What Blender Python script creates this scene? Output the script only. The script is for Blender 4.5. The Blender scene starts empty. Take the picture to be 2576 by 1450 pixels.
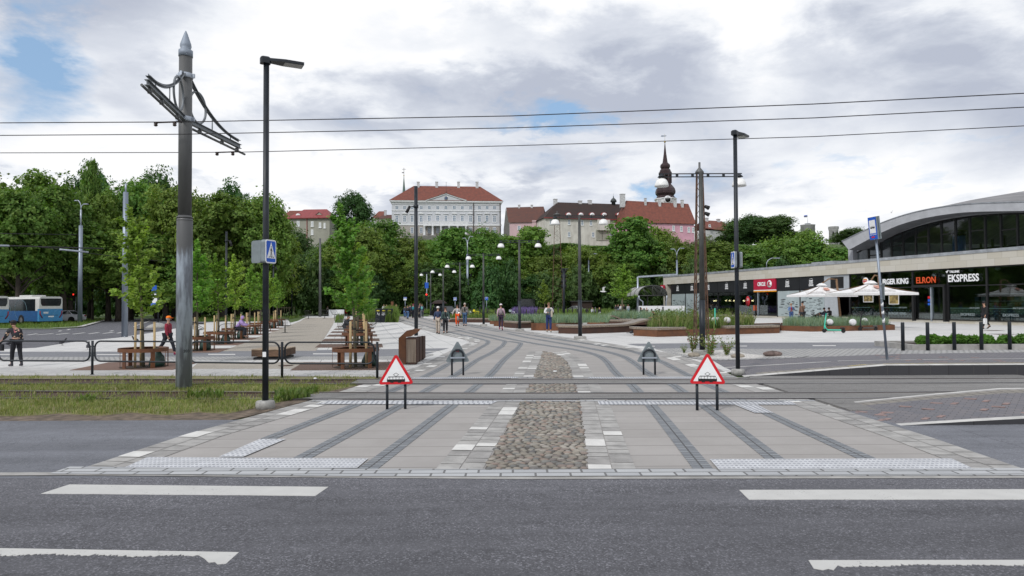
import bpy,math,random
from mathutils import Vector,Matrix
rnd=random.Random(7)
S=bpy.context.scene
COL=S.collection
PI=math.pi
rad=math.radians
F=1717.0;CX=1288.0;CY=725.0;H=2.1
_p=math.atan(38/F);_r=0.005
_f=Vector((0,math.cos(_p),math.sin(_p)));_u0=Vector((0,-math.sin(_p),math.cos(_p)));_x0=Vector((1,0,0))
_x=_x0*math.cos(_r)-_u0*math.sin(_r);_u=_u0*math.cos(_r)+_x0*math.sin(_r)
CAM=Vector((0,0,H))
def ray(px,py):return _f+_x*((px-CX)/F)+_u*((CY-py)/F)
def G(px,py,z=0.0):
 d=ray(px,py);t=(z-H)/d.z
 return CAM+d*t
def PT(px,py,y):
 d=ray(px,py)
 return CAM+d*(y/d.y)
def hpx(px,py,base):return PT(px,py,base.y).z
def ZT(px,pyb,pyt):b=G(px,pyb);return PT(px,pyt,b.y).z
def mpp(d):return d/F
cam_d=bpy.data.cameras.new("camera");cam=bpy.data.objects.new("camera",cam_d);COL.objects.link(cam)
m=Matrix(((_x.x,_u.x,-_f.x,0),(_x.y,_u.y,-_f.y,0),(_x.z,_u.z,-_f.z,H),(0,0,0,1)))
cam.matrix_world=m;cam_d.sensor_width=36;cam_d.lens=F/2576*36;cam_d.clip_end=6000;cam_d.clip_start=0.1
S.camera=cam
MC={}
def nodes(mt):mt.use_nodes=True;nt=mt.node_tree;nt.nodes.clear();return nt
class NB:
 """tiny node builder"""
 def __init__(s,nt):s.nt=nt
 def n(s,t,**kw):
  nd=s.nt.nodes.new(t)
  for k,v in kw.items():
   if k.startswith('i_'):
    nd.inputs[k[2:].replace('_',' ')].default_value=v
   else:setattr(nd,k,v)
  return nd
 def l(s,a,b):s.nt.links.new(a,b)
 def val(s,x,sock):
  if isinstance(x,(int,float)):sock.default_value=x
  else:s.l(x,sock)
 def m(s,op,a,b=None,c=None,clamp=False):
  nd=s.n('ShaderNodeMath',operation=op);nd.use_clamp=clamp
  s.val(a,nd.inputs[0])
  if b is not None:s.val(b,nd.inputs[1])
  if c is not None:s.val(c,nd.inputs[2])
  return nd.outputs[0]
 def mix(s,f,a,b,blend='MIX'):
  nd=s.n('ShaderNodeMix',data_type='RGBA',blend_type=blend)
  s.val(f,nd.inputs[0])
  for x,i in((a,6),(b,7)):
   if isinstance(x,(tuple,list)):nd.inputs[i].default_value=tuple(x)[:3]+(1,)
   else:s.l(x,nd.inputs[i])
  return nd.outputs[2]
 def ramp(s,f,stops):
  nd=s.n('ShaderNodeValToRGB');s.l(f,nd.inputs[0]);cr=nd.color_ramp
  while len(cr.elements)<len(stops):cr.elements.new(0.5)
  for e,(p,c)in zip(cr.elements,stops):
   e.position=p;e.color=(c,c,c,1)if isinstance(c,(int,float))else tuple(c)[:3]+(1,)
  return nd.outputs[0]
 def noise(s,vec,scale,detail=3,rough=.5,dist=0):
  nd=s.n('ShaderNodeTexNoise');s.l(vec,nd.inputs['Vector']);nd.inputs['Scale'].default_value=scale
  nd.inputs['Detail'].default_value=detail;nd.inputs['Roughness'].default_value=rough;nd.inputs['Distortion'].default_value=dist
  return nd.outputs[0]
 def vscale(s,vec,v):
  nd=s.n('ShaderNodeVectorMath',operation='MULTIPLY');s.l(vec,nd.inputs[0]);nd.inputs[1].default_value=v;return nd.outputs[0]
def sc(c,k):return tuple(min(1,max(0,x*k))for x in c[:3])
def base_mat(name,rough=.7,metal=0.0,spec=.5):
 mt=bpy.data.materials.new(name);nt=nodes(mt);b=NB(nt)
 out=b.n('ShaderNodeOutputMaterial');pr=b.n('ShaderNodeBsdfPrincipled')
 b.l(pr.outputs[0],out.inputs[0]);pr.inputs['Roughness'].default_value=rough;pr.inputs['Metallic'].default_value=metal
 pr.inputs['Specular IOR Level'].default_value=spec
 tc=b.n('ShaderNodeTexCoord')
 return mt,b,pr,tc,out
def pm(name,col,rough=.7,metal=0.0,var=.12,scale=6,bump=0.0,col2=None,spec=.4,stretch=None,bscale=None,detail=4,emit=None,es=1.0):
 """painted / plain material with a soft wear pattern"""
 if name in MC:return MC[name]
 mt,b,pr,tc,out=base_mat(name,rough,metal,spec)
 v=tc.outputs['Object']
 if stretch:v=b.vscale(v,stretch)
 n=b.noise(v,scale,detail,.6)
 c2=col2 or sc(col,1-var*1.6)
 c1=col if col2 else sc(col,1+var)
 c=b.mix(b.ramp(n,[(.35,0),(.68,1)]),c2,c1)
 b.l(c,pr.inputs['Base Color'])
 b.l(b.m('MULTIPLY_ADD',n,.25,rough-.12,clamp=True),pr.inputs['Roughness'])
 if bump:
  bn=b.n('ShaderNodeBump');bn.inputs['Strength'].default_value=bump;bn.inputs['Distance'].default_value=.01
  b.l(b.noise(v,bscale or scale*6,4),bn.inputs['Height']);b.l(bn.outputs[0],pr.inputs['Normal'])
 if emit:
  pr.inputs['Emission Color'].default_value=tuple(emit)+(1,);pr.inputs['Emission Strength'].default_value=es
 MC[name]=mt
 return mt
class MB:
 def __init__(s):s.v=[];s.f=[];s.m=[];s.uv=None;s.sm=[]
 def add(s,vs,fs,mi=0,smooth=False):
  o=len(s.v);s.v+=[tuple(x)for x in vs]
  for f in fs:s.f.append(tuple(i+o for i in f));s.m.append(mi);s.sm.append(smooth)
  return s
 def box(s,c,d,rz=0.0,mi=0,M=None):
  x,y,z=d[0]/2,d[1]/2,d[2]/2
  vs=[Vector((a,b_,e))for e in(-z,z)for a,b_ in((-x,-y),(x,-y),(x,y),(-x,y))]
  R=M if M else Matrix.Rotation(rz,3,'Z')
  vs=[R@v+Vector(c)for v in vs]
  return s.add(vs,[(3,2,1,0),(4,5,6,7),(0,1,5,4),(1,2,6,5),(2,3,7,6),(3,0,4,7)],mi)
 def mm(s,a,b,mi=0):
  return s.box([(a[i]+b[i])/2 for i in range(3)],[abs(b[i]-a[i])for i in range(3)],mi=mi)
 def bev(s,c,d,b=.02,rz=0.0,mi=0):
  """box with chamfered vertical and top edges"""
  x,y,z=d[0]/2,d[1]/2,d[2]/2
  def ring(ix,zz):return[Vector((sx*(x-ix)+0,sy*(y-ix),zz))for sx,sy in()]
  pts=[]
  def loop(i,e,zz):
   X,Y=x-i,y-i
   return[(X-e,-Y,zz),(X,-Y+e,zz),(X,Y-e,zz),(X-e,Y,zz),(-X+e,Y,zz),(-X,Y-e,zz),(-X,-Y+e,zz),(-X+e,-Y,zz)]
  L=[loop(0,b,-z),loop(0,b,z-b),loop(b,b*.6,z)]
  R=Matrix.Rotation(rz,3,'Z');vs=[R@Vector(p)+Vector(c)for l in L for p in l]
  fs=[tuple(range(7,-1,-1)),tuple(range(16,24))]
  for k in(0,8):
   for i in range(8):j=(i+1)%8;fs.append((k+i,k+j,k+8+j,k+8+i))
  return s.add(vs,fs,mi)
 def cyl(s,p0,p1,r0,r1=None,n=10,mi=0,cap=True,smooth=True):
  return s.tube([p0,p1],[r0,r0 if r1 is None else r1],n,mi,cap,smooth)
 def tube(s,pts,r,n=8,mi=0,cap=True,smooth=True,closed=False):
  pts=[Vector(p)for p in pts];k=len(pts)
  if isinstance(r,(int,float)):r=[r]*k
  vs=[];up=None
  for i,p in enumerate(pts):
   if closed:t=pts[(i+1)%k]-pts[i-1]
   else:t=(pts[min(i+1,k-1)]-pts[max(i-1,0)])
   if t.length<1e-9:t=Vector((0,0,1))
   t.normalize()
   if up is None:
    up=Vector((0,0,1))if abs(t.z)<.9 else Vector((0,1,0))
   a=t.cross(up)
   if a.length<1e-6:a=t.cross(Vector((1,0,.1)))
   a.normalize();b=a.cross(t).normalized();up=b
   for j in range(n):
    an=2*PI*(j+.5)/n
    vs.append(p+a*(math.cos(an)*r[i])+b*(math.sin(an)*r[i]))
  fs=[]
  for i in range(k if closed else k-1):
   i2=(i+1)%k
   for j in range(n):j2=(j+1)%n;fs.append((i*n+j2,i*n+j,i2*n+j,i2*n+j2))
  s.add(vs,fs,mi,smooth)
  if cap and not closed:
   o=len(s.v)-k*n
   s.f.append(tuple(o+j for j in range(n)));s.m.append(mi);s.sm.append(False)
   s.f.append(tuple(o+(k-1)*n+j for j in range(n-1,-1,-1)));s.m.append(mi);s.sm.append(False)
  return s
 def lathe(s,prof,c=(0,0,0),n=16,mi=0,smooth=True,sx=1,sy=1,a0=0.0):
  """prof = [(radius, z)...]"""
  vs=[];c=Vector(c)
  for r,z in prof:
   for j in range(n):
    a=a0+2*PI*j/n;vs.append(c+Vector((r*math.cos(a)*sx,r*math.sin(a)*sy,z)))
  fs=[]
  for i in range(len(prof)-1):
   for j in range(n):j2=(j+1)%n;fs.append((i*n+j,i*n+j2,(i+1)*n+j2,(i+1)*n+j))
  fs.append(tuple(range(n-1,-1,-1)));fs.append(tuple((len(prof)-1)*n+j for j in range(n)))
  return s.add(vs,fs,mi,smooth)
 def ell(s,c,r,n=10,k=6,mi=0,M=None,a0=0):
  vs=[];c=Vector(c)
  for i in range(1,k):
   t=PI*i/k
   for j in range(n):
    a=2*PI*j/n
    p=Vector((r[0]*math.sin(t)*math.cos(a),r[1]*math.sin(t)*math.sin(a),-r[2]*math.cos(t)))
    vs.append(c+(M@p if M else p))
  o=len(vs);q=Vector((0,0,r[2]));q=M@q if M else q
  vs+=[c-q,c+q];fs=[]
  for i in range(k-2):
   for j in range(n):j2=(j+1)%n;fs.append((i*n+j,i*n+j2,(i+1)*n+j2,(i+1)*n+j))
  for j in range(n):j2=(j+1)%n;fs.append((o,j2,j));fs.append((o+1,(k-2)*n+j,(k-2)*n+j2))
  return s.add(vs,fs,mi,True)
 def prism(s,poly,z0,z1,mi=0,M=None):
  """poly (x,y) ccw extruded z0..z1; M maps"""
  n=len(poly);vs=[Vector((x,y,z0))for x,y in poly]+[Vector((x,y,z1))for x,y in poly]
  if M:vs=[M@v for v in vs]
  fs=[tuple(range(n-1,-1,-1)),tuple(range(n,2*n))]+[(i,(i+1)%n,n+(i+1)%n,n+i)for i in range(n)]
  return s.add(vs,fs,mi)
 def quad(s,a,b,c,d,mi=0):return s.add([a,b,c,d],[(0,1,2,3)],mi)
 def poly(s,pts,mi=0):return s.add(pts,[tuple(range(len(pts)))],mi)
 def join(s,o,M=None,mi=None):
  off=len(s.v);s.v+=[tuple(M@Vector(v))for v in o.v]if M else list(o.v)
  s.f+=[tuple(i+off for i in f)for f in o.f];s.m+=o.m if mi is None else[mi]*len(o.m);s.sm+=o.sm
  return s
 def mesh(s,name,mats):
  me=bpy.data.meshes.new(name);me.from_pydata(s.v,[],s.f)
  if not isinstance(mats,(list,tuple)):mats=[mats]
  for q in mats:me.materials.append(q)
  if len(mats)>1:me.polygons.foreach_set('material_index',s.m)
  me.polygons.foreach_set('use_smooth',s.sm)
  if s.uv:
   ul=me.uv_layers.new(name='UVMap');k=0
   for p in me.polygons:
    for li in p.loop_indices:ul.data[li].uv=s.uv[me.loops[li].vertex_index]
  me.update();return me
def link(o):COL.objects.link(o);return o
def obj(name,mb,mats,parent=None,world=False,smooth_angle=None):
 if world and parent is not None:
  L=parent.location;Rz=Matrix.Rotation(-parent.rotation_euler.z,3,'Z')
  mb.v=[tuple(Rz@(Vector(v)-L))for v in mb.v]
 me=mb.mesh(name,mats);o=bpy.data.objects.new(name,me);link(o)
 if parent is not None:o.parent=parent
 return o
def tag(o,label,cat,group=None,kind=None):
 o['label']=label;o['category']=cat
 if group:o['group']=group
 if kind:o['kind']=kind
 return o
def thing(name,label,cat,loc=(0,0,0),rz=0.0,group=None):
 o=bpy.data.objects.new(name,None);link(o);o.location=loc;o.rotation_euler=(0,0,rz);o.empty_display_size=.2
 return tag(o,label,cat,group)
def struct(name,mb,mats):
 o=obj(name,mb,mats);o['kind']='structure';return o
def dup(root,loc,rz=0.0,label=None,scale=None,group=None):
 r=root.copy();link(r);r.location=loc;r.rotation_euler=(0,0,rz)
 if label:r['label']=label
 if group:r['group']=group
 if scale:r.scale=scale
 for ch in list(root.children):
  c=ch.copy();link(c);c.parent=r
  for g in list(ch.children):
   d=g.copy();link(d);d.parent=c
 return r
def text(name,s,size,M,mat,parent,depth=.01,align='CENTER',bold=0.0,sx=1.0):
 """text mesh; M maps local x (along), y (up), z (towards viewer) into parent space"""
 cu=bpy.data.curves.new(name,'FONT');cu.body=s;cu.size=size;cu.align_x=align;cu.align_y='CENTER'
 cu.extrude=depth;cu.offset=bold;cu.resolution_u=3
 t=bpy.data.objects.new(name,cu);link(t)
 dg=bpy.context.evaluated_depsgraph_get();me=bpy.data.meshes.new_from_object(t.evaluated_get(dg))
 bpy.data.objects.remove(t)
 for v in me.vertices:v.co=M@Vector((v.co.x*sx,v.co.y,v.co.z))
 me.materials.clear();me.materials.append(mat);me.name=name
 o=bpy.data.objects.new(name,me);link(o)
 if parent is not None:o.parent=parent
 return o
def axes(o,X,Y,Z):
 return Matrix(((X[0],Y[0],Z[0],o[0]),(X[1],Y[1],Z[1],o[1]),(X[2],Y[2],Z[2],o[2]),(0,0,0,1)))
def crop(x0,y0,k):return lambda x,y:(x0+k*x,y0+k*y)
c1=crop(0,660.3,.1953);c2=crop(440.2,660.3,.2197);c3=crop(943.3,660.3,.1953);c4=crop(1383.6,628.9,.1953)
c5=crop(1635.1,597.4,.1953);c6=crop(2072.8,471.7,.1953);c7=crop(2072.8,660.3,.1953);c8=crop(943.3,408.8,.1953)
d1=crop(1320.7,314.4,.2197);d2=crop(345.9,50.3,.2602);d3=crop(0,377.3,.2169);d4=crop(0,817.6,.4359)
d5=crop(880.4,817.6,.4358);d6=crop(1635.1,817.6,.436)
g1=crop(943.3,754.7,.1953);g2=crop(1383.6,754.7,.1953);g3=crop(1823.8,817.6,.292)
e4=crop(943.3,742.1,.12207);e5=crop(628.9,742.1,.1465);h1=crop(1006.2,742.1,.1343);h2=crop(0,723.2,.1518)
h3=crop(1540.8,691.8,.10844);h4=crop(1874.1,742.1,.1416);h5=crop(672.9,503.1,.1294);h6=crop(1698,490.5,.1953)
SUN_EL=rad(42);SUN_AZ=rad(215)
def build_world():
 w=bpy.data.worlds.new("World");S.world=w;w.use_nodes=True;nt=w.node_tree;nt.nodes.clear();b=NB(nt)
 out=b.n('ShaderNodeOutputWorld');bg=b.n('ShaderNodeBackground');bg.inputs[1].default_value=.1;b.l(bg.outputs[0],out.inputs[0])
 sky=b.n('ShaderNodeTexSky',sky_type='NISHITA');sky.sun_disc=False;sky.sun_elevation=SUN_EL;sky.sun_rotation=SUN_AZ
 sky.air_density=1.0;sky.dust_density=.6;sky.ozone_density=1.6
 tc=b.n('ShaderNodeTexCoord');D=tc.outputs['Generated']
 sp=b.n('ShaderNodeSeparateXYZ');b.l(D,sp.inputs[0]);x,y,z=sp.outputs
 zz=b.m('ADD',b.m('MAXIMUM',z,0.0),.22)
 cb=b.n('ShaderNodeCombineXYZ');b.l(b.m('DIVIDE',x,zz),cb.inputs[0]);b.l(b.m('DIVIDE',y,zz),cb.inputs[1]);b.l(b.m('MULTIPLY',z,1.6),cb.inputs[2])
 V=cb.outputs[0]
 big=b.noise(V,1.15,9,.56,.35)
 fine=b.noise(V,3.4,10,.6,.25)
 soft=b.noise(V,.8,4,.5,.2)
 yy=b.m('MAXIMUM',y,.08)
 u=b.m('DIVIDE',x,yy);v=b.m('DIVIDE',z,yy)
 wob=b.noise(V,2.2,6,.6);wu=b.m('MULTIPLY_ADD',b.m('SUBTRACT',wob,.5),.42,u);wv=b.m('MULTIPLY_ADD',b.m('SUBTRACT',fine,.5),.24,v)
 def blob(px,py,sx,sy,amp):
  d=ray(px,py);cu,cv=d.x/d.y,d.z/d.y
  a=b.m('DIVIDE',b.m('SUBTRACT',wu,cu),sx/F);c=b.m('DIVIDE',b.m('SUBTRACT',wv,cv),sy/F)
  r2=b.m('ADD',b.m('MULTIPLY',a,a),b.m('MULTIPLY',c,c))
  return b.m('MULTIPLY',b.m('EXPONENT',b.m('MULTIPLY',r2,-1.0)),amp)
 def total(L):
  t=None
  for q in L:t=blob(*q)if t is None else b.m('ADD',t,blob(*q))
  return t
 front=b.m('GREATER_THAN',y,.05)
 gap=b.m('MULTIPLY',total([(70,170,130,120,.62),(1420,305,170,32,.42),(1615,475,60,60,.42),(2260,425,170,45,.3),(560,350,90,40,.2),(2000,430,60,60,.12)]),front)
 dark=b.m('MULTIPLY',total([(1500,235,420,85,.7),(150,60,360,60,.5),(330,210,130,110,.35),(2420,250,330,120,.5),(2000,120,600,90,.38),(1250,60,420,60,.45),(900,330,420,45,.32),(1400,400,220,35,.4),(2000,490,200,30,.3),(1080,480,200,40,.3),(700,250,120,60,.25)]),front)
 lite=b.m('MULTIPLY',total([(700,130,260,130,.5),(1150,150,130,60,.4),(150,370,300,90,.5),(1250,400,340,70,.45),(2150,470,330,70,.5),(1850,60,200,60,.3),(500,430,500,60,.4)]),front)
 horizon=b.m('MULTIPLY',b.m('SUBTRACT',.34,v),1.1)
 cov=b.m('SUBTRACT',b.m('MULTIPLY_ADD',big,1.3,.06),gap)
 cov=b.m('ADD',cov,b.m('MULTIPLY',b.m('SUBTRACT',fine,.5),.5))
 C=b.ramp(cov,[(.22,0),(.58,1)])
 tone=b.m('MULTIPLY_ADD',b.m('SUBTRACT',soft,.5),-1.2,.36)
 tone=b.m('ADD',tone,dark);tone=b.m('SUBTRACT',tone,lite)
 tone=b.m('ADD',tone,b.m('MULTIPLY',b.m('SUBTRACT',big,.5),-2.2));tone=b.m('ADD',tone,b.m('MULTIPLY',b.m('SUBTRACT',fine,.5),-1.7))
 cl=b.ramp(tone,[(0.0,(9.7,9.75,9.95)),(.25,(8.6,8.85,9.3)),(.5,(7.0,7.35,8.1)),(.8,(5.6,6.0,6.9)),(1.0,(4.8,5.2,6.2))])
 skyc=b.mix(.55,sky.outputs[0],(3.9,6.1,9.0))
 c=b.mix(C,skyc,cl)
 b.l(c,bg.inputs[0])
build_world()
sl=bpy.data.lights.new("sun",'SUN');sl.energy=2.0;sl.angle=rad(9);sl.color=(1,.975,.94)
so=bpy.data.objects.new("sun",sl);link(so)
sd=Vector((math.sin(SUN_AZ)*math.cos(SUN_EL),math.cos(SUN_AZ)*math.cos(SUN_EL),math.sin(SUN_EL)))
so.rotation_euler=(-sd).to_track_quat('-Z','Y').to_euler();so.location=(-20,-20,40)
S.view_settings.view_transform='Standard';S.view_settings.look='None';S.view_settings.exposure=0.05;S.view_settings.gamma=1
import bmesh
PY=19.05
def rz_(x,y):
 if y<=PY:return 0.0
 return.3*min(1.0,max(0.0,(x-6.4+.5*(y-PY))/4.0))
_G0=G
def G(px,py,z=None,add=0.0):
 if z is not None:return _G0(px,py,z)
 q=_G0(px,py,0)
 for i in range(8):
  q2=_G0(px,py,rz_(q.x,q.y))
  q=(q+q2)/2
 q=_G0(px,py,rz_(q.x,q.y));return q
def ZT(px,pyb,pyt):b=G(px,pyb);return PT(px,pyt,b.y).z
def pxy(L):return[tuple(G(*q)[:2])for q in L]
def sheet(name,polys,z,mats,mi=None,world=False,kind='structure',z0=None):
 """flat paving sheets following the terrain; polys in photo grid (or world if world=True)"""
 bm=bmesh.new()
 for k,pl in enumerate(polys):
  pts=pl if world else pxy(pl)
  vs=[bm.verts.new((x,y,0))for x,y in pts]
  f=bm.faces.new(vs)
  if f.normal.z<0:f.normal_flip()
  f.normal_update()
  if f.normal.z<0:f.normal_flip()
  f.material_index=mi[k]if mi else 0
 bm.normal_update()
 for co,no in(((6.4,PY,0),(1,.5,0)),((10.4,PY,0),(1,.5,0)),((0,PY+.0005,0),(0,1,0))):
  bmesh.ops.bisect_plane(bm,geom=bm.verts[:]+bm.edges[:]+bm.faces[:],plane_co=co,plane_no=no,dist=1e-5)
 for v in bm.verts:v.co.z=z+(rz_(v.co.x,v.co.y)if z0 is None else z0)
 ee=[e for e in bm.edges if e.is_boundary];ex=bmesh.ops.extrude_edge_only(bm,edges=ee)
 for v in ex['geom']:
  if isinstance(v,bmesh.types.BMVert):v.co.z-=z+.006
 bmesh.ops.triangulate(bm,faces=[f for f in bm.faces if len(f.verts)>4])
 me=bpy.data.meshes.new(name);bm.to_mesh(me);bm.free()
 if not isinstance(mats,(list,tuple)):mats=[mats]
 for q in mats:me.materials.append(q)
 o=bpy.data.objects.new(name,me);link(o)
 if kind:o['kind']=kind
 return o
def resample(pts,step):
 out=[Vector(pts[0])];acc=0
 for a,b in zip(pts,pts[1:]):
  a=Vector(a);b=Vector(b);L=(b-a).length
  if L<1e-6:continue
  d=step-acc
  while d<L:out.append(a+(b-a)*(d/L));d+=step
  acc=L-(d-step)
 out.append(Vector(pts[-1]));return out
def smooth2(pts,it=2):
 pts=[Vector(p)for p in pts]
 for _ in range(it):
  n=[pts[0]]
  for a,b in zip(pts,pts[1:]):n+=[a*.75+b*.25,a*.25+b*.75]
  n.append(pts[-1]);pts=n
 return pts
def ribbon(mb,pts,w,z,mi=0,off=0.0,uvs=True):
 """flat band of width w along world points (x,y)"""
 pts=[Vector((p[0],p[1]))for p in pts];s=0;base=len(mb.v)
 if mb.uv is None:mb.uv=[]
 for i,p in enumerate(pts):
  t=(pts[min(i+1,len(pts)-1)]-pts[max(i-1,0)]).normalized();nrm=Vector((-t.y,t.x))
  if i:s+=(p-pts[i-1]).length
  for k in(off-w/2,off+w/2):
   q=p-nrm*k;mb.v.append((q.x,q.y,z+rz_(q.x,q.y)));mb.uv.append((k,s))
 for i in range(len(pts)-1):
  a=base+2*i;mb.f.append((a,a+1,a+3,a+2));mb.m.append(mi);mb.sm.append(False)
def brickmat(name,c1,c2,mortar,bw,bh,ms=.02,off=.5,rot=0.0,uv=False,var=.2,rough=.85,bump=.3,dirt=.25,sq=1.0,nscale=2.0):
 mt,b,pr,tc,out=base_mat(name,rough,0,.3)
 v=tc.outputs['UV' if uv else 'Object']
 if rot:
  mp=b.n('ShaderNodeMapping');mp.inputs['Rotation'].default_value=(0,0,rot);b.l(v,mp.inputs[0]);v2=mp.outputs[0]
 elif bw>30:mp=b.n('ShaderNodeMapping');mp.inputs['Location'].default_value=(17.3,0,0);b.l(v,mp.inputs[0]);v2=mp.outputs[0]
 else:v2=v
 br=b.n('ShaderNodeTexBrick');b.l(v2,br.inputs['Vector']);br.offset=off;br.squash=1
 br.inputs['Color1'].default_value=tuple(c1)+(1,);br.inputs['Color2'].default_value=tuple(c2)+(1,);br.inputs['Mortar'].default_value=tuple(mortar)+(1,)
 br.inputs['Scale'].default_value=1;br.inputs['Mortar Size'].default_value=ms;br.inputs['Brick Width'].default_value=bw;br.inputs['Row Height'].default_value=bh
 br.inputs['Mortar Smooth'].default_value=.1;br.inputs['Bias'].default_value=0
 n=b.noise(tc.outputs['Object'],nscale,6,.65)
 c=b.mix(b.m('MULTIPLY',b.ramp(n,[(.35,0),(.7,1)]),dirt*1.6,clamp=True),br.outputs[0],sc(mortar,1.6),'MIX')
 n2=b.noise(tc.outputs['Object'],60,3,.6)
 c=b.mix(b.m('MULTIPLY',n2,var),c,sc(c1,.55));b.l(c,pr.inputs['Base Color'])
 if bump:
  bn=b.n('ShaderNodeBump');bn.inputs['Strength'].default_value=bump;bn.inputs['Distance'].default_value=.01;bn.invert=True
  b.l(b.m('ADD',br.outputs['Fac'],b.m('MULTIPLY',n2,-.4)),bn.inputs['Height']);b.l(bn.outputs[0],pr.inputs['Normal'])
 return mt
def asphalt(name,col,agg=.5,rough=.88,patch=.25):
 mt,b,pr,tc,out=base_mat(name,rough,0,.25)
 v=tc.outputs['Object']
 vo=b.n('ShaderNodeTexVoronoi');vo.inputs['Scale'].default_value=75;b.l(v,vo.inputs['Vector'])
 sep=b.n('ShaderNodeSeparateColor');b.l(vo.outputs['Color'],sep.inputs[0])
 st=b.ramp(sep.outputs[0],[(.0,.35),(.5,.9),(.82,1.25),(.93,2.4),(1.0,3.2)])
 big=b.noise(b.vscale(v,(.35,1.6,1)),1.0,6,.6)
 fine=b.noise(v,220,2,.6)
 k=b.m('MULTIPLY_ADD',b.m('SUBTRACT',big,.5),patch*2.6,1.0)
 k=b.m('MULTIPLY',k,b.m('MULTIPLY_ADD',b.m('SUBTRACT',fine,.5),.7,1.0))
 sp=b.m('ADD',b.m('MULTIPLY',b.m('SUBTRACT',st,1.0),agg),1.0)
 wear=b.ramp(b.noise(b.vscale(v,(.25,1.2,1)),1.4,5,.55),[(.38,.45),(.62,1)])
 k=b.m('MULTIPLY',k,b.m('MULTIPLY_ADD',b.m('SUBTRACT',sp,1.0),wear,1.0))
 spx=b.n('ShaderNodeSeparateXYZ');b.l(v,spx.inputs[0]);yb=b.ramp(b.m('MULTIPLY',b.m('ADD',spx.outputs[1],b.m('MULTIPLY',big,.9)),.05),[(.365,0),(.39,1),(.41,1),(.425,.7)]);k=b.m('MULTIPLY',k,b.m('MULTIPLY_ADD',yb,.2,1.0))
 cr=b.noise(b.vscale(v,(1,1.0,1)),.9,8,.7,1.5)
 st2=b.noise(b.vscale(v,(.05,1.5,1)),1.3,5,.6);k=b.m('MULTIPLY',k,b.m('MULTIPLY_ADD',b.m('SUBTRACT',st2,.5),patch*2.4,1.0))
 sn=b.ramp(b.noise(b.vscale(v,(1,1.6,1)),1.7,3,.5),[(.66,1),(.72,.80)]);k=b.m('MULTIPLY',k,sn)
 crack=b.ramp(b.m('ABSOLUTE',b.m('SUBTRACT',cr,.5)),[(0,.72),(.012,1)])
 k=b.m('MULTIPLY',k,crack)
 cc=b.n('ShaderNodeVectorMath',operation='SCALE');cc.inputs[0].default_value=col;b.l(k,cc.inputs['Scale'])
 b.l(cc.outputs[0],pr.inputs['Base Color'])
 bn=b.n('ShaderNodeBump');bn.inputs['Strength'].default_value=.5;bn.inputs['Distance'].default_value=.006
 b.l(b.m('ADD',sep.outputs[1],fine),bn.inputs['Height']);b.l(bn.outputs[0],pr.inputs['Normal'])
 return mt
M_road=asphalt('asphalt',(.106,.106,.117),.55,patch=.3)
M_lane=asphalt('asphalt_pale',(.14,.145,.162),.22,patch=.28)
M_cycle=asphalt('asphalt_cycle',(.175,.178,.192),.12,patch=.12)
M_track=asphalt('asphalt_track',(.175,.17,.165),.2,patch=.3)
M_warm=brickmat('warm_slabs',(.375,.355,.34),(.315,.30,.288),(.17,.16,.15),40,.62,.012,.0,dirt=.38,var=.2,bump=.2,nscale=.8)
M_slab=brickmat('pale_slabs',(.60,.59,.575),(.53,.525,.515),(.23,.23,.225),1.2,.8,.014,.0,rot=rad(-13),dirt=.1,var=.1,bump=.15,nscale=1.1)
M_slab2=brickmat('pale_blocks',(.52,.51,.495),(.42,.415,.41),(.2,.2,.2),.6,.3,.012,.4,dirt=.15,var=.15,bump=.2)
M_smallsett=brickmat('pale_setts',(.46,.45,.44),(.36,.36,.36),(.17,.17,.165),.2,.16,.022,.45,dirt=.1,var=.2,bump=.5)
M_darksett=brickmat('granite_setts',(.20,.215,.235),(.29,.305,.32),(.08,.08,.08),.26,.105,.012,.0,uv=True,dirt=.1,var=.3,bump=.6)
M_edge=brickmat('granite_blocks',(.46,.47,.48),(.37,.38,.395),(.14,.14,.14),.42,.17,.014,.35,dirt=.12,var=.15,bump=.6)
M_curb=pm('concrete_curb',(.34,.33,.315),.85,var=.14,scale=3,bump=.2)
M_curbw=pm('pale_curb',(.52,.51,.49),.8,var=.12,scale=3,bump=.2)
M_dkgranite=brickmat('dark_granite',(.045,.045,.05),(.06,.06,.066),(.02,.02,.02),1.1,2.0,.008,.0,dirt=.05,var=.25,bump=.1)
M_brick=brickmat('brick_paving',(.15,.15,.17),(.20,.185,.195),(.09,.09,.09),.22,.11,.008,.5,rot=rad(40),dirt=.08,var=.25,bump=.4)
M_redbrick=pm('red_brick',(.27,.19,.175),.85,var=.2,scale=9)
M_tanbrick=brickmat('tan_blocks',(.26,.24,.21),(.22,.205,.185),(.09,.085,.08),.22,.3,.012,.0,dirt=.1,var=.2,bump=.4)
M_gravel=asphalt('gravel_bound',(.30,.272,.235),.25,patch=.12)
M_white=pm('road_paint',(.56,.555,.535),.7,var=.07,scale=14,bump=.2)
mt,b_,pr_,tc_,o_=base_mat('worn_road_paint',.75,0,.3);vv=tc_.outputs['Object'];n1=b_.noise(vv,38,5,.75);n2=b_.noise(b_.vscale(vv,(.6,2.0,1)),1.6,4,.6)
hol=b_.ramp(b_.m('ADD',n1,b_.m('MULTIPLY',n2,.35)),[(.49,1),(.54,0)]);n3=b_.noise(vv,4,5,.6);pc=b_.mix(n3,(.43,.425,.41),(.56,.555,.535));b_.l(b_.mix(hol,pc,(.14,.14,.145)),pr_.inputs['Base Color']);M_worn=mt
M_wtile=pm('white_tile',(.62,.61,.585),.7,var=.06,scale=5)
M_gtile=pm('grey_tile',(.36,.35,.335),.8,var=.14,scale=4)
M_gtile2=pm('grey_tile_dark',(.29,.28,.27),.8,var=.14,scale=4)
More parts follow.
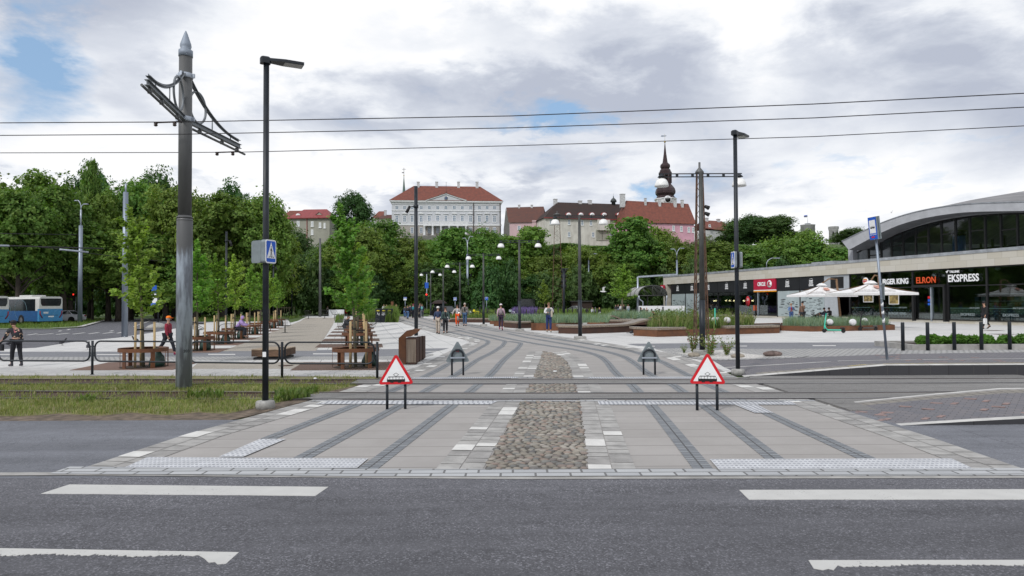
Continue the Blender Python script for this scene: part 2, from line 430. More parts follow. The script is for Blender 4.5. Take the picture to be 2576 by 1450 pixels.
M_groove=pm('joint',(.12,.115,.11),.9)
M_tact=pm('tactile_slab',(.52,.53,.55),.7,var=.1,scale=4)
M_tdot=pm('tactile_dot',(.30,.31,.34),.6)
M_steelrail=pm('rail_steel',(.22,.21,.22),.32,1.0,var=.25,scale=3,stretch=(.2,4,1))
M_rustrail=pm('rail_rust',(.06,.035,.025),.7,.2,var=.3)
M_earth=pm('earth',(.15,.115,.085),.95,var=.35,scale=5,bump=.8)
M_bark=pm('ballast_earth',(.085,.055,.04),.95,var=.4,scale=22,bump=1.0)
M_turf=pm('turf',(.15,.16,.06),.95,var=.3,scale=3,bump=.9,col2=(.21,.18,.095))
M_lawn=pm('lawn',(.075,.12,.032),.95,var=.3,scale=1.2,bump=.6)
M_whitegravel=pm('white_gravel',(.62,.60,.57),.9,var=.3,scale=28,bump=1.0)
M_rust=pm('corten',(.185,.078,.036),.82,.1,var=.3,scale=2.2,col2=(.105,.05,.03),bump=.15)
M_rustd=pm('corten_dark',(.085,.043,.03),.85,.1,var=.3,scale=2.4,col2=(.055,.032,.026))
M_rustflat=brickmat('corten_plate',(.20,.125,.095),(.175,.108,.085),(.09,.06,.05),1.4,1.4,.01,.0,dirt=.3,var=.25,bump=.05)
M_grille=brickmat('corten_grille',(.24,.145,.11),(.20,.12,.09),(.07,.05,.04),2.0,.09,.03,.0,dirt=.2,var=.2,bump=.6,rot=rad(90))
def hill(x,y):
 t=min(1,max(0,(y-128)/88));t=t*t*(3-2*t)
 e=1.0 if y<400 else max(0,1-(y-400)/300)
 return 20.0*t*e
mb=MB();xs=[-1500,-700,-400]+list(range(-300,301,20))+[400,700,1500];ys=[-60,0,60,96,110]+list(range(122,240,6))+[260,320,400,500,700,1200,3000]
def hz(x,y):return hill(x,y)+(-.008 if y<300 else-1.0*(y-300)/400)
mb.add([(x,y,hz(x,y))for y in ys for x in xs],[(j*len(xs)+i,j*len(xs)+i+1,(j+1)*len(xs)+i+1,(j+1)*len(xs)+i)for j in range(len(ys)-1)for i in range(len(xs)-1)],0,True)
struct('ground',mb,M_lawn)
sheet('road',[[(-70,-12),(60,-12),(60,8.18),(-70,8.30)]],.030,M_road,world=True)
sheet('far_road',[[(-120,70),(60,82),(90,104),(-140,104)],[(-70,19.6),(-9,19.6),(-9,80),(-70,80)]],.004,M_road,world=True)
sheet('side_road',[[(-70,8.31),(7.2,8.22),(7.2,12.9),(-4,12.9),(-5.0,12.32),(-70,12.32)],[(6.0,8.20),(60,8.20),(60,13.0),(7.21,13.0),(7.21,8.21)]],.026,M_lane,world=True)
sheet('track_infill',[[(5.6,12.0),(16,12.0),(16,19.0),(5.6,19.0)]],.012,M_track,world=True)
fe=[G(0,1197),G(180,1199),G(1288,1209),G(2576,1206)]
mb=MB();ribbon(mb,[(-40,fe[1].y-.02),(fe[1].x,fe[1].y),(fe[2].x,fe[2].y),(fe[3].x,fe[3].y),(40,fe[3].y)],.15,.035);struct('kerb_strip',mb,M_curb)
sheet('plaza',[[(-60,940),(3000,940),(3000,802),(2576,806),(1900,800),(985,797),(700,799),(630,806),(520,812),(400,835),(300,850),(180,862),(90,876),(-60,882)]],.010,M_slab)
sheet('front_pavement',[[(-60,948),(400,947.5),(1110,951),(1110,926),(-60,926)]],.014,M_slab2)
sheet('cycle_path',[[(-60,907),(500,905),(945,899.5),(1062,895),(1130,877),(945,880),(500,885.5),(-60,886)],[(1577,867),(1830,863.5),(2900,860),(2900,876),(2400,877),(1830,879.5),(1665,881)]],.014,M_cycle)
mk=[]
for a,b_ in((0,155),(1247,1640)):
 mk.append([c1(a,1189),c1(b_,1189),c1(b_,1197),c1(a,1197)])
for a,b_,y in((380,690,1055),(1580,1900,1049)):mk.append([c2(a,y),c2(b_,y),c2(b_,y+8),c2(a,y+8)])
for a,b_,y in((755,955,180),(1530,1640,175),(0,190,184)):mk.append([g3(a,y),g3(b_,y),g3(b_,y+5),g3(a,y+5)])
mk.append([g2(1060,603),g2(1350,600),g2(1350,605),g2(1060,608)]);mk.append([g1(625,668),g1(855,665),g1(855,669),g1(625,672)])
sheet('cycle_markings',mk,.019,M_wtile)
sheet('sett_band',[[c2(-2000,1090),c2(2400,1082),g1(20,735),g1(560,722),g1(740,700),g1(760,716),g1(560,770),g1(20,775),c2(2400,1115),c2(-2000,1140)],[g2(1360,640),g2(1990,632),g3(330,212),g3(1500,208),g3(2800,200),g3(2800,236),g3(1500,255),g3(600,290),g2(1980,705),g2(1560,695)]],.018,M_smallsett)
sheet('gravel_path',[[(560,884.5),(795,884),(845,800.5),(768,800.5)],[(480,929.5),(775,929),(792,912.5),(500,913.5)],],.022,M_gravel)
sheet('grass_strip',[[c2(0,680),c2(920,680),c2(1490,625),c2(1500,622),c2(0,622)],[e5(700,480),e5(880,420),e5(980,375),e5(600,370)],[e5(1450,482),e5(1590,482),e5(1620,372),e5(1490,376)],[e5(1880,478),e4(490,572),e4(340,430),e4(200,425),e5(1900,420)]],.026,M_lawn)
ve=[(-60,1062),(300,1061),(560,1063),(640,1046),(722,1024),(800,1003),(905,975),(960,955.5),(960,949.5),(400,946.5),(-60,946.5)]
sheet('verge',[ve],.016,M_earth)
LB=[(180,1194),(466,1099),(790,1009),(960,956.5)]
LB2=[(960,950.5),(1041,930),(1080,911),(1119,891),(1166,870),(1183,861),(1172,856),(1139,849),(1100,840),(1060,829),(1021,817),(996,805),(985,799)]
RB=[(2590,1192),(2345,1107),(2045,1012),(1950,984),(1862,957)]
RB2=[(1852,951),(1807,930),(1735,905),(1677,889),(1598,878),(1540,867),(1481,859),(1384,845),(1334,835),(1256,826),(1197,817),(1130,808),(1060,800),(1020,797)]
cross=LB+LB2+RB2[::-1]+RB[::-1]
sheet('crossing',[cross],.030,M_warm)
def polyl(L,it=1):return[tuple(p)for p in smooth2([Vector(G(*q)[:2])for q in L],it)]
ST=[[(673.5,1110),(895,1023),(990,986),(1018,972),(1086,943),(1135,914),(1160,904),(1222,869),(1231,861),(1214,855.5),(1135,838.5),(1070,822),(1010,806),(990,799)],[(760,1159),(1005,1026),(1075,985),(1098,972),(1150,945),(1199,908),(1236,891),(1268,867),(1272,860.5),(1254,856),(1138.6,830),(1068,813),(1020,801)],[(925,1187),(1138,1024),(1186,986),(1203,972),(1238,943),(1265.6,908),(1308,871),(1311,866),(1303,864),(1278,860.8)],[(1770,1188),(1640,1025),(1602,986),(1590,972),(1549,944),(1524,908),(1502,895),(1450,882),(1384,873),(1314,861),(1236,845),(1158,829),(1100,813),(1060,802)],[(1950,1162),(1775,1025),(1712,986),(1695,972),(1635,948),(1590,908),(1545,891),(1480,878),(1384,861),(1300,847),(1200,826),(1140,812),(1095,803)],[(2184,1162),(1930,1045),(1812,985),(1780,972),(1735,950),(1690,925),(1652,907),(1600,888),(1540,876),(1440,861),(1384,853),(1300,840),(1220,826),(1130,808)]]
mb=MB()
for L in ST:ribbon(mb,polyl(L,2),.25,.036)
struct('granite_stripes',mb,M_darksett)
def tiles(L,z,w=.30,rows=2,off0=0.0,pw=.15,it=1,lmin=.22,lmax=.5):
 pts=resample([Vector(p)for p in polyl(L,it)],.02);mb=MB()
 for r in range(rows):
  i=0
  while i<len(pts)-3:
   k=int(rnd.uniform(lmin,lmax)/.02);j=min(len(pts)-1,i+k)
   mi=0 if rnd.random()<pw else(1 if rnd.random()<.6 else 2)
   ribbon(mb,[pts[i],pts[(i+j)//2],pts[j]]if j-i>2 else[pts[i],pts[j]],w-.012,z+(.004 if mi==0 else 0),mi,off=off0+(r+.5)*w)
   i=j+1 if j>i else i+1
 return mb
for nm,L,z,w,o,it in(('a',LB,.036,.33,0.0,0),('b',LB2,.036,.3,0.0,1),('c',RB[::-1],.036,.33,0.0,0),('d',RB2[::-1],.036,.3,0.0,1)):
 mb=tiles(L,z,w,2,o if nm in 'ab' else 0.0,it=it)
 struct('border_tiles',mb,[M_wtile,M_gtile,M_gtile2])
COB=[[(1219,1189),(1475,1189),(1458,1016),(1313,1016)],[(1323,994),(1451,994),(1446,971),(1334,971)],[(1344,955),(1440,955),(1432,930),(1424,912),(1408,900),(1388,891),(1368,886),(1362,905),(1352,930)]]
for L,o in((((1219,1189),(1313,1016),(1334,971),(1345,950),(1352,930),(1362,905),(1366,886)),-.62),(((1475,1189),(1458,1016),(1446,971),(1440,952),(1433,930),(1425,912),(1409,899),(1388,890)),.02)):
 struct('border_tiles',tiles(L,.036,.3,2,o,it=0 if o<0 else 1),[M_wtile,M_gtile,M_gtile2])
sheet('cobble_bed',COB,.040,pm('cobble_sand',(.11,.098,.085),.95,var=.3,scale=20,bump=.6))
def inpoly(x,y,P):
 c=False;j=len(P)-1
 for i in range(len(P)):
  if(P[i][1]>y)!=(P[j][1]>y)and x<(P[j][0]-P[i][0])*(y-P[i][1])/(P[j][1]-P[i][1])+P[i][0]:c=not c
  j=i
 return c
def island_mat(name,cols,rough=.8,bump=.2,hue=.0,scale=30,trans=0.0,nvar=.25,nsc=.6):
 """random colour per loose piece (stones, leaves, blades)"""
 mt,b,pr,tc,out=base_mat(name,rough,0,.3)
 g=b.n('ShaderNodeNewGeometry')
 n=len(cols);c=b.ramp(g.outputs['Random Per Island'],[(i/max(1,n-1),q)for i,q in enumerate(cols)])
 nz=b.noise(tc.outputs['Object'],nsc,3,.6)
 k=b.m('MULTIPLY_ADD',b.m('SUBTRACT',nz,.5),nvar*4,1.0)
 sv=b.n('ShaderNodeVectorMath',operation='SCALE');b.l(c,sv.inputs[0]);b.l(k,sv.inputs['Scale'])
 b.l(sv.outputs[0],pr.inputs['Base Color'])
 if bump:
  bn=b.n('ShaderNodeBump');bn.inputs['Strength'].default_value=bump;bn.inputs['Distance'].default_value=.01
  b.l(b.noise(tc.outputs['Object'],scale,3),bn.inputs['Height']);b.l(bn.outputs[0],pr.inputs['Normal'])
 if trans:
  tr=b.n('ShaderNodeBsdfTranslucent');ms=b.n('ShaderNodeMixShader');ms.inputs[0].default_value=trans
  s2=b.n('ShaderNodeVectorMath',operation='MULTIPLY');b.l(sv.outputs[0],s2.inputs[0]);s2.inputs[1].default_value=(1.5,1.7,.7)
  b.l(s2.outputs[0],tr.inputs[0]);b.l(pr.outputs[0],ms.inputs[1]);b.l(tr.outputs[0],ms.inputs[2]);b.l(ms.outputs[0],out.inputs[0])
 return mt
M_cob=island_mat('cobble',[(.19,.175,.15),(.26,.235,.20),(.12,.125,.125),(.26,.20,.17),(.21,.195,.165),(.32,.295,.26),(.15,.155,.15)],.75,.3,scale=40)
mb=MB()
for k,P in enumerate(COB):
 W=pxy(P);x0,x1=min(p[0]for p in W),max(p[0]for p in W);y0,y1=min(p[1]for p in W),max(p[1]for p in W)
 y=y0+.05
 while y<y1:
  x=x0+rnd.uniform(0,.1)
  while x<x1:
   if inpoly(x,y,W):
    a=rnd.uniform(.042,.078);c=rnd.uniform(.034,.05)
    mb.ell((x,y+rnd.uniform(-.02,.02),.038+rnd.uniform(-.006,.005)),(a,c,rnd.uniform(.018,.030)),7,4,M=Matrix.Rotation(rnd.uniform(-.5,.5),3,'Z'))
   x+=rnd.uniform(.10,.14)
  y+=.082
o=struct('cobblestones',mb,M_cob)
def band(name,pts,w,z,mat):mb=MB();ribbon(mb,[tuple(G(*q)[:2])for q in pts],w,z);return struct(name,mb,mat)
band('kerb_blocks',[(150,1191),(900,1197),(1288,1197.5),(2700,1195)],.36,.041,M_edge)
band('kerb_blocks',[(786,1013.5),(1300,1013.5),(2050,1012.5)],.16,.041,M_edge)
band('kerb_blocks',[(962,954),(1400,953.5),(1850,952)],.16,.041,M_edge)
def tactile(name,poly,rows,cols,bars=False,z=.045):
 W=[Vector((*p,z))for p in pxy(poly)]
 mb=MB();mb.poly(W,0);mb2=MB()
 for i in range(cols):
  for j in range(rows):
   u,v=(i+.5)/cols,(j+.5)/rows
   p=(W[0]*(1-u)+W[1]*u)*(1-v)+(W[3]*(1-u)+W[2]*u)*v
   if bars:mb.box((p.x,p.y,z+.002),(.03,(W[3]-W[0]).length/rows*.72,.008),mi=1)
   else:mb.lathe([(.021,0),(.015,.005)],(p.x,p.y,z),6,1,False)
 struct(name,mb,[M_tact,M_tdot])
tactile('tactile_paving',[d4(715,845),d4(2060,847),d4(2125,790),d4(850,782)],5,54)
tactile('tactile_paving',[d4(1262,780),d4(1405,780),d4(1650,675),d4(1500,675)],11,5)
tactile('tactile_paving',[d6(395,852),d6(1870,852),d6(1740,790),d6(345,794)],5,54)
tactile('tactile_paving',[d4(1815,470),d5(810,472),d5(850,454),d4(1900,452)],2,34,True)
tactile('tactile_paving',[d5(1438,473),d6(850,473),d6(815,455),d5(1430,454)],2,46,True)
tactile('tactile_paving',[d6(605,521),d6(712,521),d6(620,474),d6(490,474)],6,4,True)
tactile('tactile_paving',[g1(440,1040),g1(1830,1030),g1(1850,1012),g1(520,1018)],1,50,True)
tactile('tactile_paving',[g2(490,1035),g2(2160,1035),g2(2120,1010),g2(500,1015)],1,52,True)
TR=[[(-400,1007),(0,1007.3),(800,1009.3),(1288,1009.5),(2150,1007.6),(2576,1004.5),(3000,1002)],[(-400,989),(0,989.2),(654,992),(943,993.3),(1288,994.5),(2000,993.4),(2350,991.6),(2576,989.8),(3000,987)],[(-400,969.5),(0,969.8),(1288,970.3),(1918,969.5),(2576,968.2),(3000,967)],[(-400,958),(0,958.3),(850,959),(1288,958.8),(1918,958),(2576,956.3),(3000,955)]]
RW=[[tuple(G(x,y,0)[:2])for x,y in L]for L in TR]
def between(a,b,xa,xb,n=14):
 def at(L,x):
  for p,q in zip(L,L[1:]):
   if p[0]<=x<=q[0]:return p[1]+(q[1]-p[1])*(x-p[0])/(q[0]-p[0])
  return L[-1][1]
 X=[xa+(xb-xa)*i/n for i in range(n+1)]
 return[(x,at(a,x))for x in X]+[(x,at(b,x))for x in reversed(X)],at
P1,at=between(RW[0],RW[1],-4.6,14);P2,_=between(RW[2],RW[3],-4.2,14)
sheet('track_infill',[P1,P2],.046,M_track,world=True)
P3,_=between(RW[1],RW[2],6.3,14);P3=[(x,y+(.05 if i<15 else-.05))for i,(x,y)in enumerate(P3)]
zr=[(6.35,at(RW[3],6.35)+.04)]+[(14,at(RW[3],14)+.04),(14,PY),(6.6,PY)]
nearz=[(6.4,13.0),(14.5,13.0),(14.5,at(RW[0],14)-.04),(6.4,at(RW[0],6.4)-.04)]
sheet('track_infill',[P3,zr,nearz],.046,M_track,world=True)
P1b,_=between(RW[0],RW[1],-22,-4.6);P2b,_=between(RW[2],RW[3],-22,-4.2)
sheet('track_bed',[P1b,P2b],.020,M_bark,world=True)
for k,L in enumerate(RW):
 w=.065;mb=MB()
 for part,h in((0,0),):
  Lp=[Vector(p)for p in L]
  for(sx,z0,z1,mi,o_)in((w,.0,.056,0,0),(.035,.0,.050,1,-.055 if k in(1,3)else.055)):
   for a,b_ in zip(Lp,Lp[1:]):
    t=(b_-a);c=(a+b_)/2;mb.box((c.x,c.y+o_,(z0+z1)/2),(t.length,sx,z1-z0),math.atan2(t.y,t.x),mi)
 o=obj('tram_rail',mb,[M_steelrail,M_rustrail]);o['kind']='structure'
def jag(L,amp,seg=.014):
 """roughen the polygon's lower edge; L photo grid, first edge a->b is jagged"""
 W=pxy(L);a,b_=Vector(W[0]),Vector(W[1]);n=int((b_-a).length/seg)
 out=[tuple(a+(b_-a)*i/n+Vector((0,abs(rnd.gauss(0,amp*.6))+amp*(math.sin(i*.031)**2+.5*math.sin(i*.083+1)**2))))for i in range(n+1)]
 return out+W[2:]
zb=[jag([d4(235,992),d4(1820,1005),d4(1895,952),d4(400,938)],.004),jag([d6(572,1027),d6(2500,1027),d6(2500,965),d6(515,970)],.004),(jag([d4(-200,1362),d4(1130,1366),d4(1130,1366),d4(1130,1366)],.035)[:-2]+pxy([d4(1180,1372),d4(1205,1396),d4(1240,1392),d4(1255,1406),d4(1305,1402),d4(1378,1335),d4(-200,1308)])),(jag([d6(1105,1428),d6(2500,1412),d6(2500,1380),d6(2500,1380)],.03)[:-1]+pxy([d6(915,1382),d6(945,1430),d6(1000,1440),d6(1030,1432),d6(1060,1440)]))]
sheet('zebra_markings',zb,.034,M_worn,world=True)
mb=MB()
for q,s in((c2(1270,1191),.25),(h4(1260,60),.0),):
 p=G(*q)
 if s:mb.lathe([(s,0),(s,.004)],(p.x,p.y,.024+rz_(p.x,p.y)),16)
for q in(g3(2310,52),g3(2390,83)):
 p=G(*q);mb.box((p.x,p.y,.016+rz_(p.x,p.y)),(1.0,.7,.006))
struct('drain_covers',mb,M_rustd)
mk=[]
for x0,x1,y in((340,500,930),(470,700,928),(715,905,923),(930,1105,918),(1130,1290,915),(1320,1480,910),(1500,1620,906),):
 mk.append([c1(x0,y+8),c1(x0+30,y+8),c1(x1,y-9),c1(x1-40,y-9)])
mk.append([c1(1718,826),c1(1726,829),c1(1945,755),c1(1925,755)])
for x0,y in((745,886),(855,868),(1410,884)):mk.append([c1(x0,y+4),c1(x0+30,y+4),c1(x0+60,y-4),c1(x0+30,y-4)])
sheet('lane_markings',mk,.013,M_white)
def loftrow(mb,rows,mi):
 """rows: list of point lists; mi per strip"""
 for k in range(len(rows)-1):
  a,b_=rows[k],rows[k+1]
  for i in range(len(a)-1):mb.add([a[i],a[i+1],b_[i+1],b_[i]],[(0,1,2,3)],mi[k])
xs_=[6.42,7.4,8.4,9.4,10.4,14,24]
def zp(x):return min(.3,max(.0,(x-6.4)*.075))
mb=MB()
for a,b_ in zip(xs_,xs_[1:]):
 for x0,x1 in[(a+(b_-a)*i/max(1,int((b_-a)/1.2)),a+(b_-a)*(i+1)/max(1,int((b_-a)/1.2)))for i in range(max(1,int((b_-a)/1.2)))]:
  A=(x0+.004,18.98,0);B_=(x1-.004,18.98,0);t0,t1=zp(x0)+.02,zp(x1)+.02
  mb.quad(A,B_,(x1-.004,18.98,t1),(x0+.004,18.98,t0),0)
  mb.quad((x0,18.985,0),(x1,18.985,0),(x1,18.985,t1-.004),(x0,18.985,t0-.004),2)
  mb.quad((x0+.004,18.98,t0),(x1-.004,18.98,t1),(x1-.004,19.17,t1+.02),(x0+.004,19.17,t0+.02),1)
struct('platform',mb,[M_dkgranite,M_curbw,M_groove])
pw=[(6.5,19.16)]+[tuple(G(*q)[:2])for q in((1822,925),(1786,904),(1778,895),g3(600,293),g3(1500,257),g3(2900,236))]+[(24,19.16)]
sheet('platform_paving',[pw],.022,M_brick,world=True)
sheet('platform_paving',[[(6.9,19.22),(24,19.22),(24,19.48),(6.9,19.48)]],.027,M_tanbrick,world=True)
mb=MB();ribbon(mb,[tuple(G(*q)[:2])for q in(g3(0,376),g3(500,347),g3(1000,318),g3(1400,311),g3(2100,303),g3(2900,296))],.07,.028);struct('guide_line',mb,M_wtile)
mb=MB();ribbon(mb,[tuple(G(*q)[:2])for q in(g3(1060,366),g3(1180,353),g3(1400,346),g3(1700,341),g3(2900,335))],.05,.031);struct('guide_line',mb,pm('yellow_paint',(.55,.42,.12),.7,var=.3,scale=20))
bk=[(2076,1019.5,0.012),(2176,1007.7,.06),(2350,990.7,.187),(2515,976.7,.285),(2900,973,.285)]
fr=[(2229,1073,0.012),(2330,1067,.05),(2450,1060,.09),(2576,1053.5,.12),(2900,1046,.14)]
B_=[_G0(*q)for q in bk];F_=[_G0(*q)for q in fr]
def lerp(a,b,t):return a+(b-a)*t
rows=[];ts=[0,.035,.075,.2,.93,1.0]
for t in ts:rows.append([lerp(p,q,t)for p,q in zip(B_,F_)])
mb=MB();loftrow(mb,rows,[1,4,2,0,1])
loftrow(mb,[[Vector((p.x,p.y,0))for p in B_],B_],[3]);loftrow(mb,[F_,[Vector((p.x,p.y,0))for p in F_]],[3])
struct('traffic_island',mb,[M_brick,M_curbw,M_tanbrick,M_dkgranite,M_gtile2])
mb=MB()
for i in range(26):
 s,t=rnd.random()*3.95,rnd.uniform(.24,.9);k=int(s);u=s-k
 p=lerp(lerp(B_[k],B_[k+1],u),lerp(F_[k],F_[k+1],u),t)
 sx_=(lerp(B_[k+1],F_[k+1],t).z-lerp(B_[k],F_[k],t).z)/(B_[k+1]-B_[k]).length
 M=Matrix.Rotation(rad(40 if rnd.random()<.5 else-50),3,'Z')
 mb.box((p.x,p.y,p.z+.003),(.2,.09,.010),M=Matrix.Rotation(-math.atan(sx_),3,'Y')@M)
struct('red_paving_bricks',mb,M_redbrick)
mb=MB()
for i in range(30):
 x,y=rnd.uniform(10.6,20),rnd.uniform(19.6,22.6)
 mb.box((x,y,.3+.024),(.21,.1,.012),rad(40 if rnd.random()<.5 else-50))
struct('red_paving_bricks',mb,M_redbrick)
sheet('gravel_bed',[[g2(1540,690),g2(1700,688),g2(2300,655),g3(180,255),g3(330,268),g3(600,280),g3(100,300),g2(2560,770),g2(2100,778),g2(1850,752)]],.026,M_whitegravel)
mb=MB();ribbon(mb,smooth2([tuple(G(*q)[:2])for q in(g2(1520,688),g2(1850,752),g2(2100,782),g2(2560,775),g3(330,296),g3(600,290),g3(700,272))],1),.3,.031);struct('gravel_border',mb,M_smallsett)
M_dark=pm('dark_powdercoat',(.016,.021,.028),.42,.1,var=.25,scale=3)
M_grey=pm('lamp_grey',(.075,.078,.075),.5,.3,var=.15,scale=2)
M_galv=pm('galvanised',(.30,.345,.41),.45,.55,var=.28,scale=1.3,stretch=(1,1,.25),col2=(.17,.20,.25))
M_galv2=pm('galvanised_light',(.40,.44,.50),.42,.5,var=.12,scale=2)
M_taupe=pm('weathered_steel',(.125,.127,.128),.55,.4,var=.12,scale=2.5,stretch=(1,1,.2))
M_bluegrey=pm('primer_bluegrey',(.27,.31,.37),.6,.2,var=.1)
M_blackm=pm('black_metal',(.012,.012,.013),.5,.2)
M_concrete=pm('cast_concrete',(.34,.335,.32),.9,var=.2,scale=9,bump=.3)
M_opal=pm('opal_white',(.80,.80,.79),.3,var=.03)
M_lens=pm('lens',(.35,.36,.36),.2)
M_red=pm('sign_red',(.58,.012,.02),.35,var=.04)
M_signw=pm('sign_white',(.78,.79,.80),.35,var=.03)
M_signg=pm('sign_back_grey',(.21,.245,.26),.5,.3,var=.12)
M_blue=pm('sign_blue',(.015,.10,.52),.35,var=.05)
M_black=pm('print_black',(.01,.01,.01),.5)
M_wire=pm('wire',(.02,.018,.022),.6)
M_ins=pm('insulator',(.05,.03,.025),.3)
M_glassd=pm('dark_glass',(.012,.016,.018),.08,var=.05,spec=.8)
def arc(c,r,a0,a1,n,pl='xz'):
 P=[]
 for i in range(n+1):
  a=rad(a0+(a1-a0)*i/n);u,v=r*math.cos(a),r*math.sin(a)
  P.append((c[0]+u,c[1],c[2]+v)if pl=='xz' else((c[0],c[1]+u,c[2]+v)if pl=='yz' else(c[0]+u,c[1]+v,c[2])))
 return P
M_wing=pm('wing_steel',(.19,.205,.22),.5,.4,var=.15,scale=3)
pb=G(462.5,973.5);Y=17.05
base=Vector((PT(462.5,973,Y).x,Y,0));t=thing('tram_mast','tall thick steel tram mast with pointed cap and wing brackets in the grass verge','mast',base)
def mz(py):return PT(463,py,Y).z
mb=MB();mb.lathe([(.188,0),(.186,mz(600)),(.186,mz(555)),(.158,mz(543)),(.158,mz(545))],n=28)
zt=mz(128)
mt_,b_,pr_,tc_,_o=base_mat('stained_mast',.5,.2,.4)
vv=tc_.outputs['Object'];sp_=b_.n('ShaderNodeSeparateXYZ');b_.l(vv,sp_.inputs[0])
n1=b_.noise(b_.vscale(vv,(5,5,.9)),1,5,.6);stain=b_.ramp(n1,[(.42,0),(.56,1)])
n2=b_.m('ADD',sp_.outputs[2],b_.m('MULTIPLY',b_.m('SUBTRACT',n1,.5),1.6));upm=b_.ramp(b_.m('MULTIPLY',n2,.1),[(.325,0),(.36,1)])
c_=b_.mix(stain,(.40,.46,.53),(.19,.21,.245));c_=b_.mix(upm,c_,(.118,.120,.122));b_.l(c_,pr_.inputs['Base Color'])
obj('lower_tube',mb,mt_,t)
mb=MB();mb.lathe([(.158,mz(545)+.001),(.155,zt)],n=28)
for z in(mz(548),mz(555)):mb.lathe([(.19,z-.012),(.197,z),(.19,z+.012)],n=28)
obj('upper_tube',mb,M_taupe,t)
mb=MB();mb.lathe([(.168,zt-.16),(.168,zt+.0),(.15,zt+.012),(.11,zt+.02),(.135,zt+.1),(.13,zt+.16),(.09,zt+.28),(.045,zt+.42),(.012,zt+.5)],n=24)
obj('cap',mb,M_bluegrey,t)
za=mz(303)+.02;zc=mz(190)
for sg,L in((-1,2.9),(1,3.0)):
 mb=MB()
 y0,y1=sg*.17,sg*L
 mb.box((0,(y0+y1)/2,za),(.012,abs(y1-y0),.11));mb.box((0,(y0+y1)/2,za+.055),(.1,abs(y1-y0),.012));mb.box((0,(y0+y1)/2,za-.055),(.1,abs(y1-y0),.012))
 prev=None;P=[]
 for i in range(15):
  u=i/14;P.append((0,sg*(.17+(L-.25)*u),zc-(zc-za-.16)*(1-(1-u)**2.3)))
 for off in(-.045,.045):mb.tube([(off,p[1],p[2])for p in P],.012,4,smooth=False)
 for p,q in zip(P,P[1:]):
  mb.quad((-.05,p[1],p[2]),(.05,p[1],p[2]),(.05,q[1],q[2]),(-.05,q[1],q[2]));mb.quad((0,p[1],p[2]-.05),(0,q[1],q[2]-.05),(0,q[1],q[2]+.05),(0,p[1],p[2]+.05))
 for u in(.45,.8):yy_=sg*L*u;ztop=zc-(zc-za-.16)*(1-(1-u)**2.3);mb.cyl((0,yy_,za+.05),(0,yy_,ztop),.014,n=6)
 def rw(mb,a=(-.2 if sg<0 else.06)):
  mb.v=[(x-a*abs(y)*1.0*(1 if sg<0 else-1)*(1 if sg<0 else 1)if sg<0 else x+.06*abs(y),y,z)for x,y,z in mb.v];return mb
 obj('bracket_wing',rw(mb),M_wing,t)
 mb=MB();mb.tube(arc((0,sg*.60,za+.47),.40,0,360,28,'yz')[:-1],.03,6,closed=True);obj('ring',rw(mb),M_wing,t)
 mb=MB();mb.cyl((0,sg*.35,za-.16),(0,sg*(L+.3),za-.16),.032,n=8);
 for yy_ in(.7,1.9,L-.2):mb.cyl((0,sg*yy_,za-.05),(0,sg*yy_,za-.17),.02,n=6);mb.box((0,sg*yy_,za-.13),(.09,.05,.1))
 obj('support_tube',rw(mb),M_taupe,t)
 mb=MB();ya=sg*(.5 if sg<0 else L-.2)
 mb.cyl((-.62,ya,za-.21),(.06,ya,za-.19),.02,n=6)
 for xx in(-.58,-.12):mb.lathe([(.03,-.1),(.055,-.07),(.03,-.05),(.055,-.03),(.02,0)],(xx,ya,za-.2),8)
 obj('wire_hanger',rw(mb),M_ins,t)
for z in(zc-.02,za):
 mb=MB();mb.lathe([(.172,-.06),(.178,-.05),(.178,.05),(.172,.06)],(0,0,z),24);mb.box((0,-.21,z),(.05,.09,.11));mb.box((.19,0,z),(.08,.05,.1));mb.box((-.19,0,z),(.08,.05,.1))
 obj('clamp',mb,M_galv2,t)
text('number','203',.1,axes((.165,-.09,mz(880)),(.5,-.0,0),(0,0,1),(.3,-.9,0))if False else axes((.13,-.14,mz(883)),(.72,.69,0),(0,0,1),(.69,-.72,0)),M_black,t,.002)
for pts,z in((((-700,309),(0,309.5),(463,307),(1288,292),(2048,262),(2576,235),(3200,200)),6.17),(((-700,341),(0,341),(463,338),(1288,322),(2048,297),(2576,270),(3200,238)),6.17),(((-700,385),(0,385),(463,384),(610,383),(1288,367),(2048,344),(2576,317),(3200,290)),6.42)):
 P=[_G0(x,y,z)for x,y in pts];mb=MB();mb.tube(P,.011,5,smooth=False)
 tag(obj('contact_wire',mb,M_wire),{309:'uppermost overhead tram wire crossing the whole sky',341:'middle of the three overhead tram wires',385:'lowest overhead tram wire, touching the far wing bracket'}[pts[0][1]],'wire','overhead tram wires')
t=thing('pedestrian_barrier','black rounded tube barrier running beside the tram tracks','barrier',G(472,946))
PX=[-10,232,471,709.5,949];PB=[G(x,y)for x,y in((-10,942),(232,944),(471,948),(709.5,952),(949,953.5))]
for p in PB:
 mb=MB();mb.cyl((p.x,p.y,0),(p.x,p.y,1.03),.036,n=10);mb.lathe([(.06,.0),(.06,.012)],(p.x,p.y,.014),10);obj('post',mb,M_dark,t,world=True)
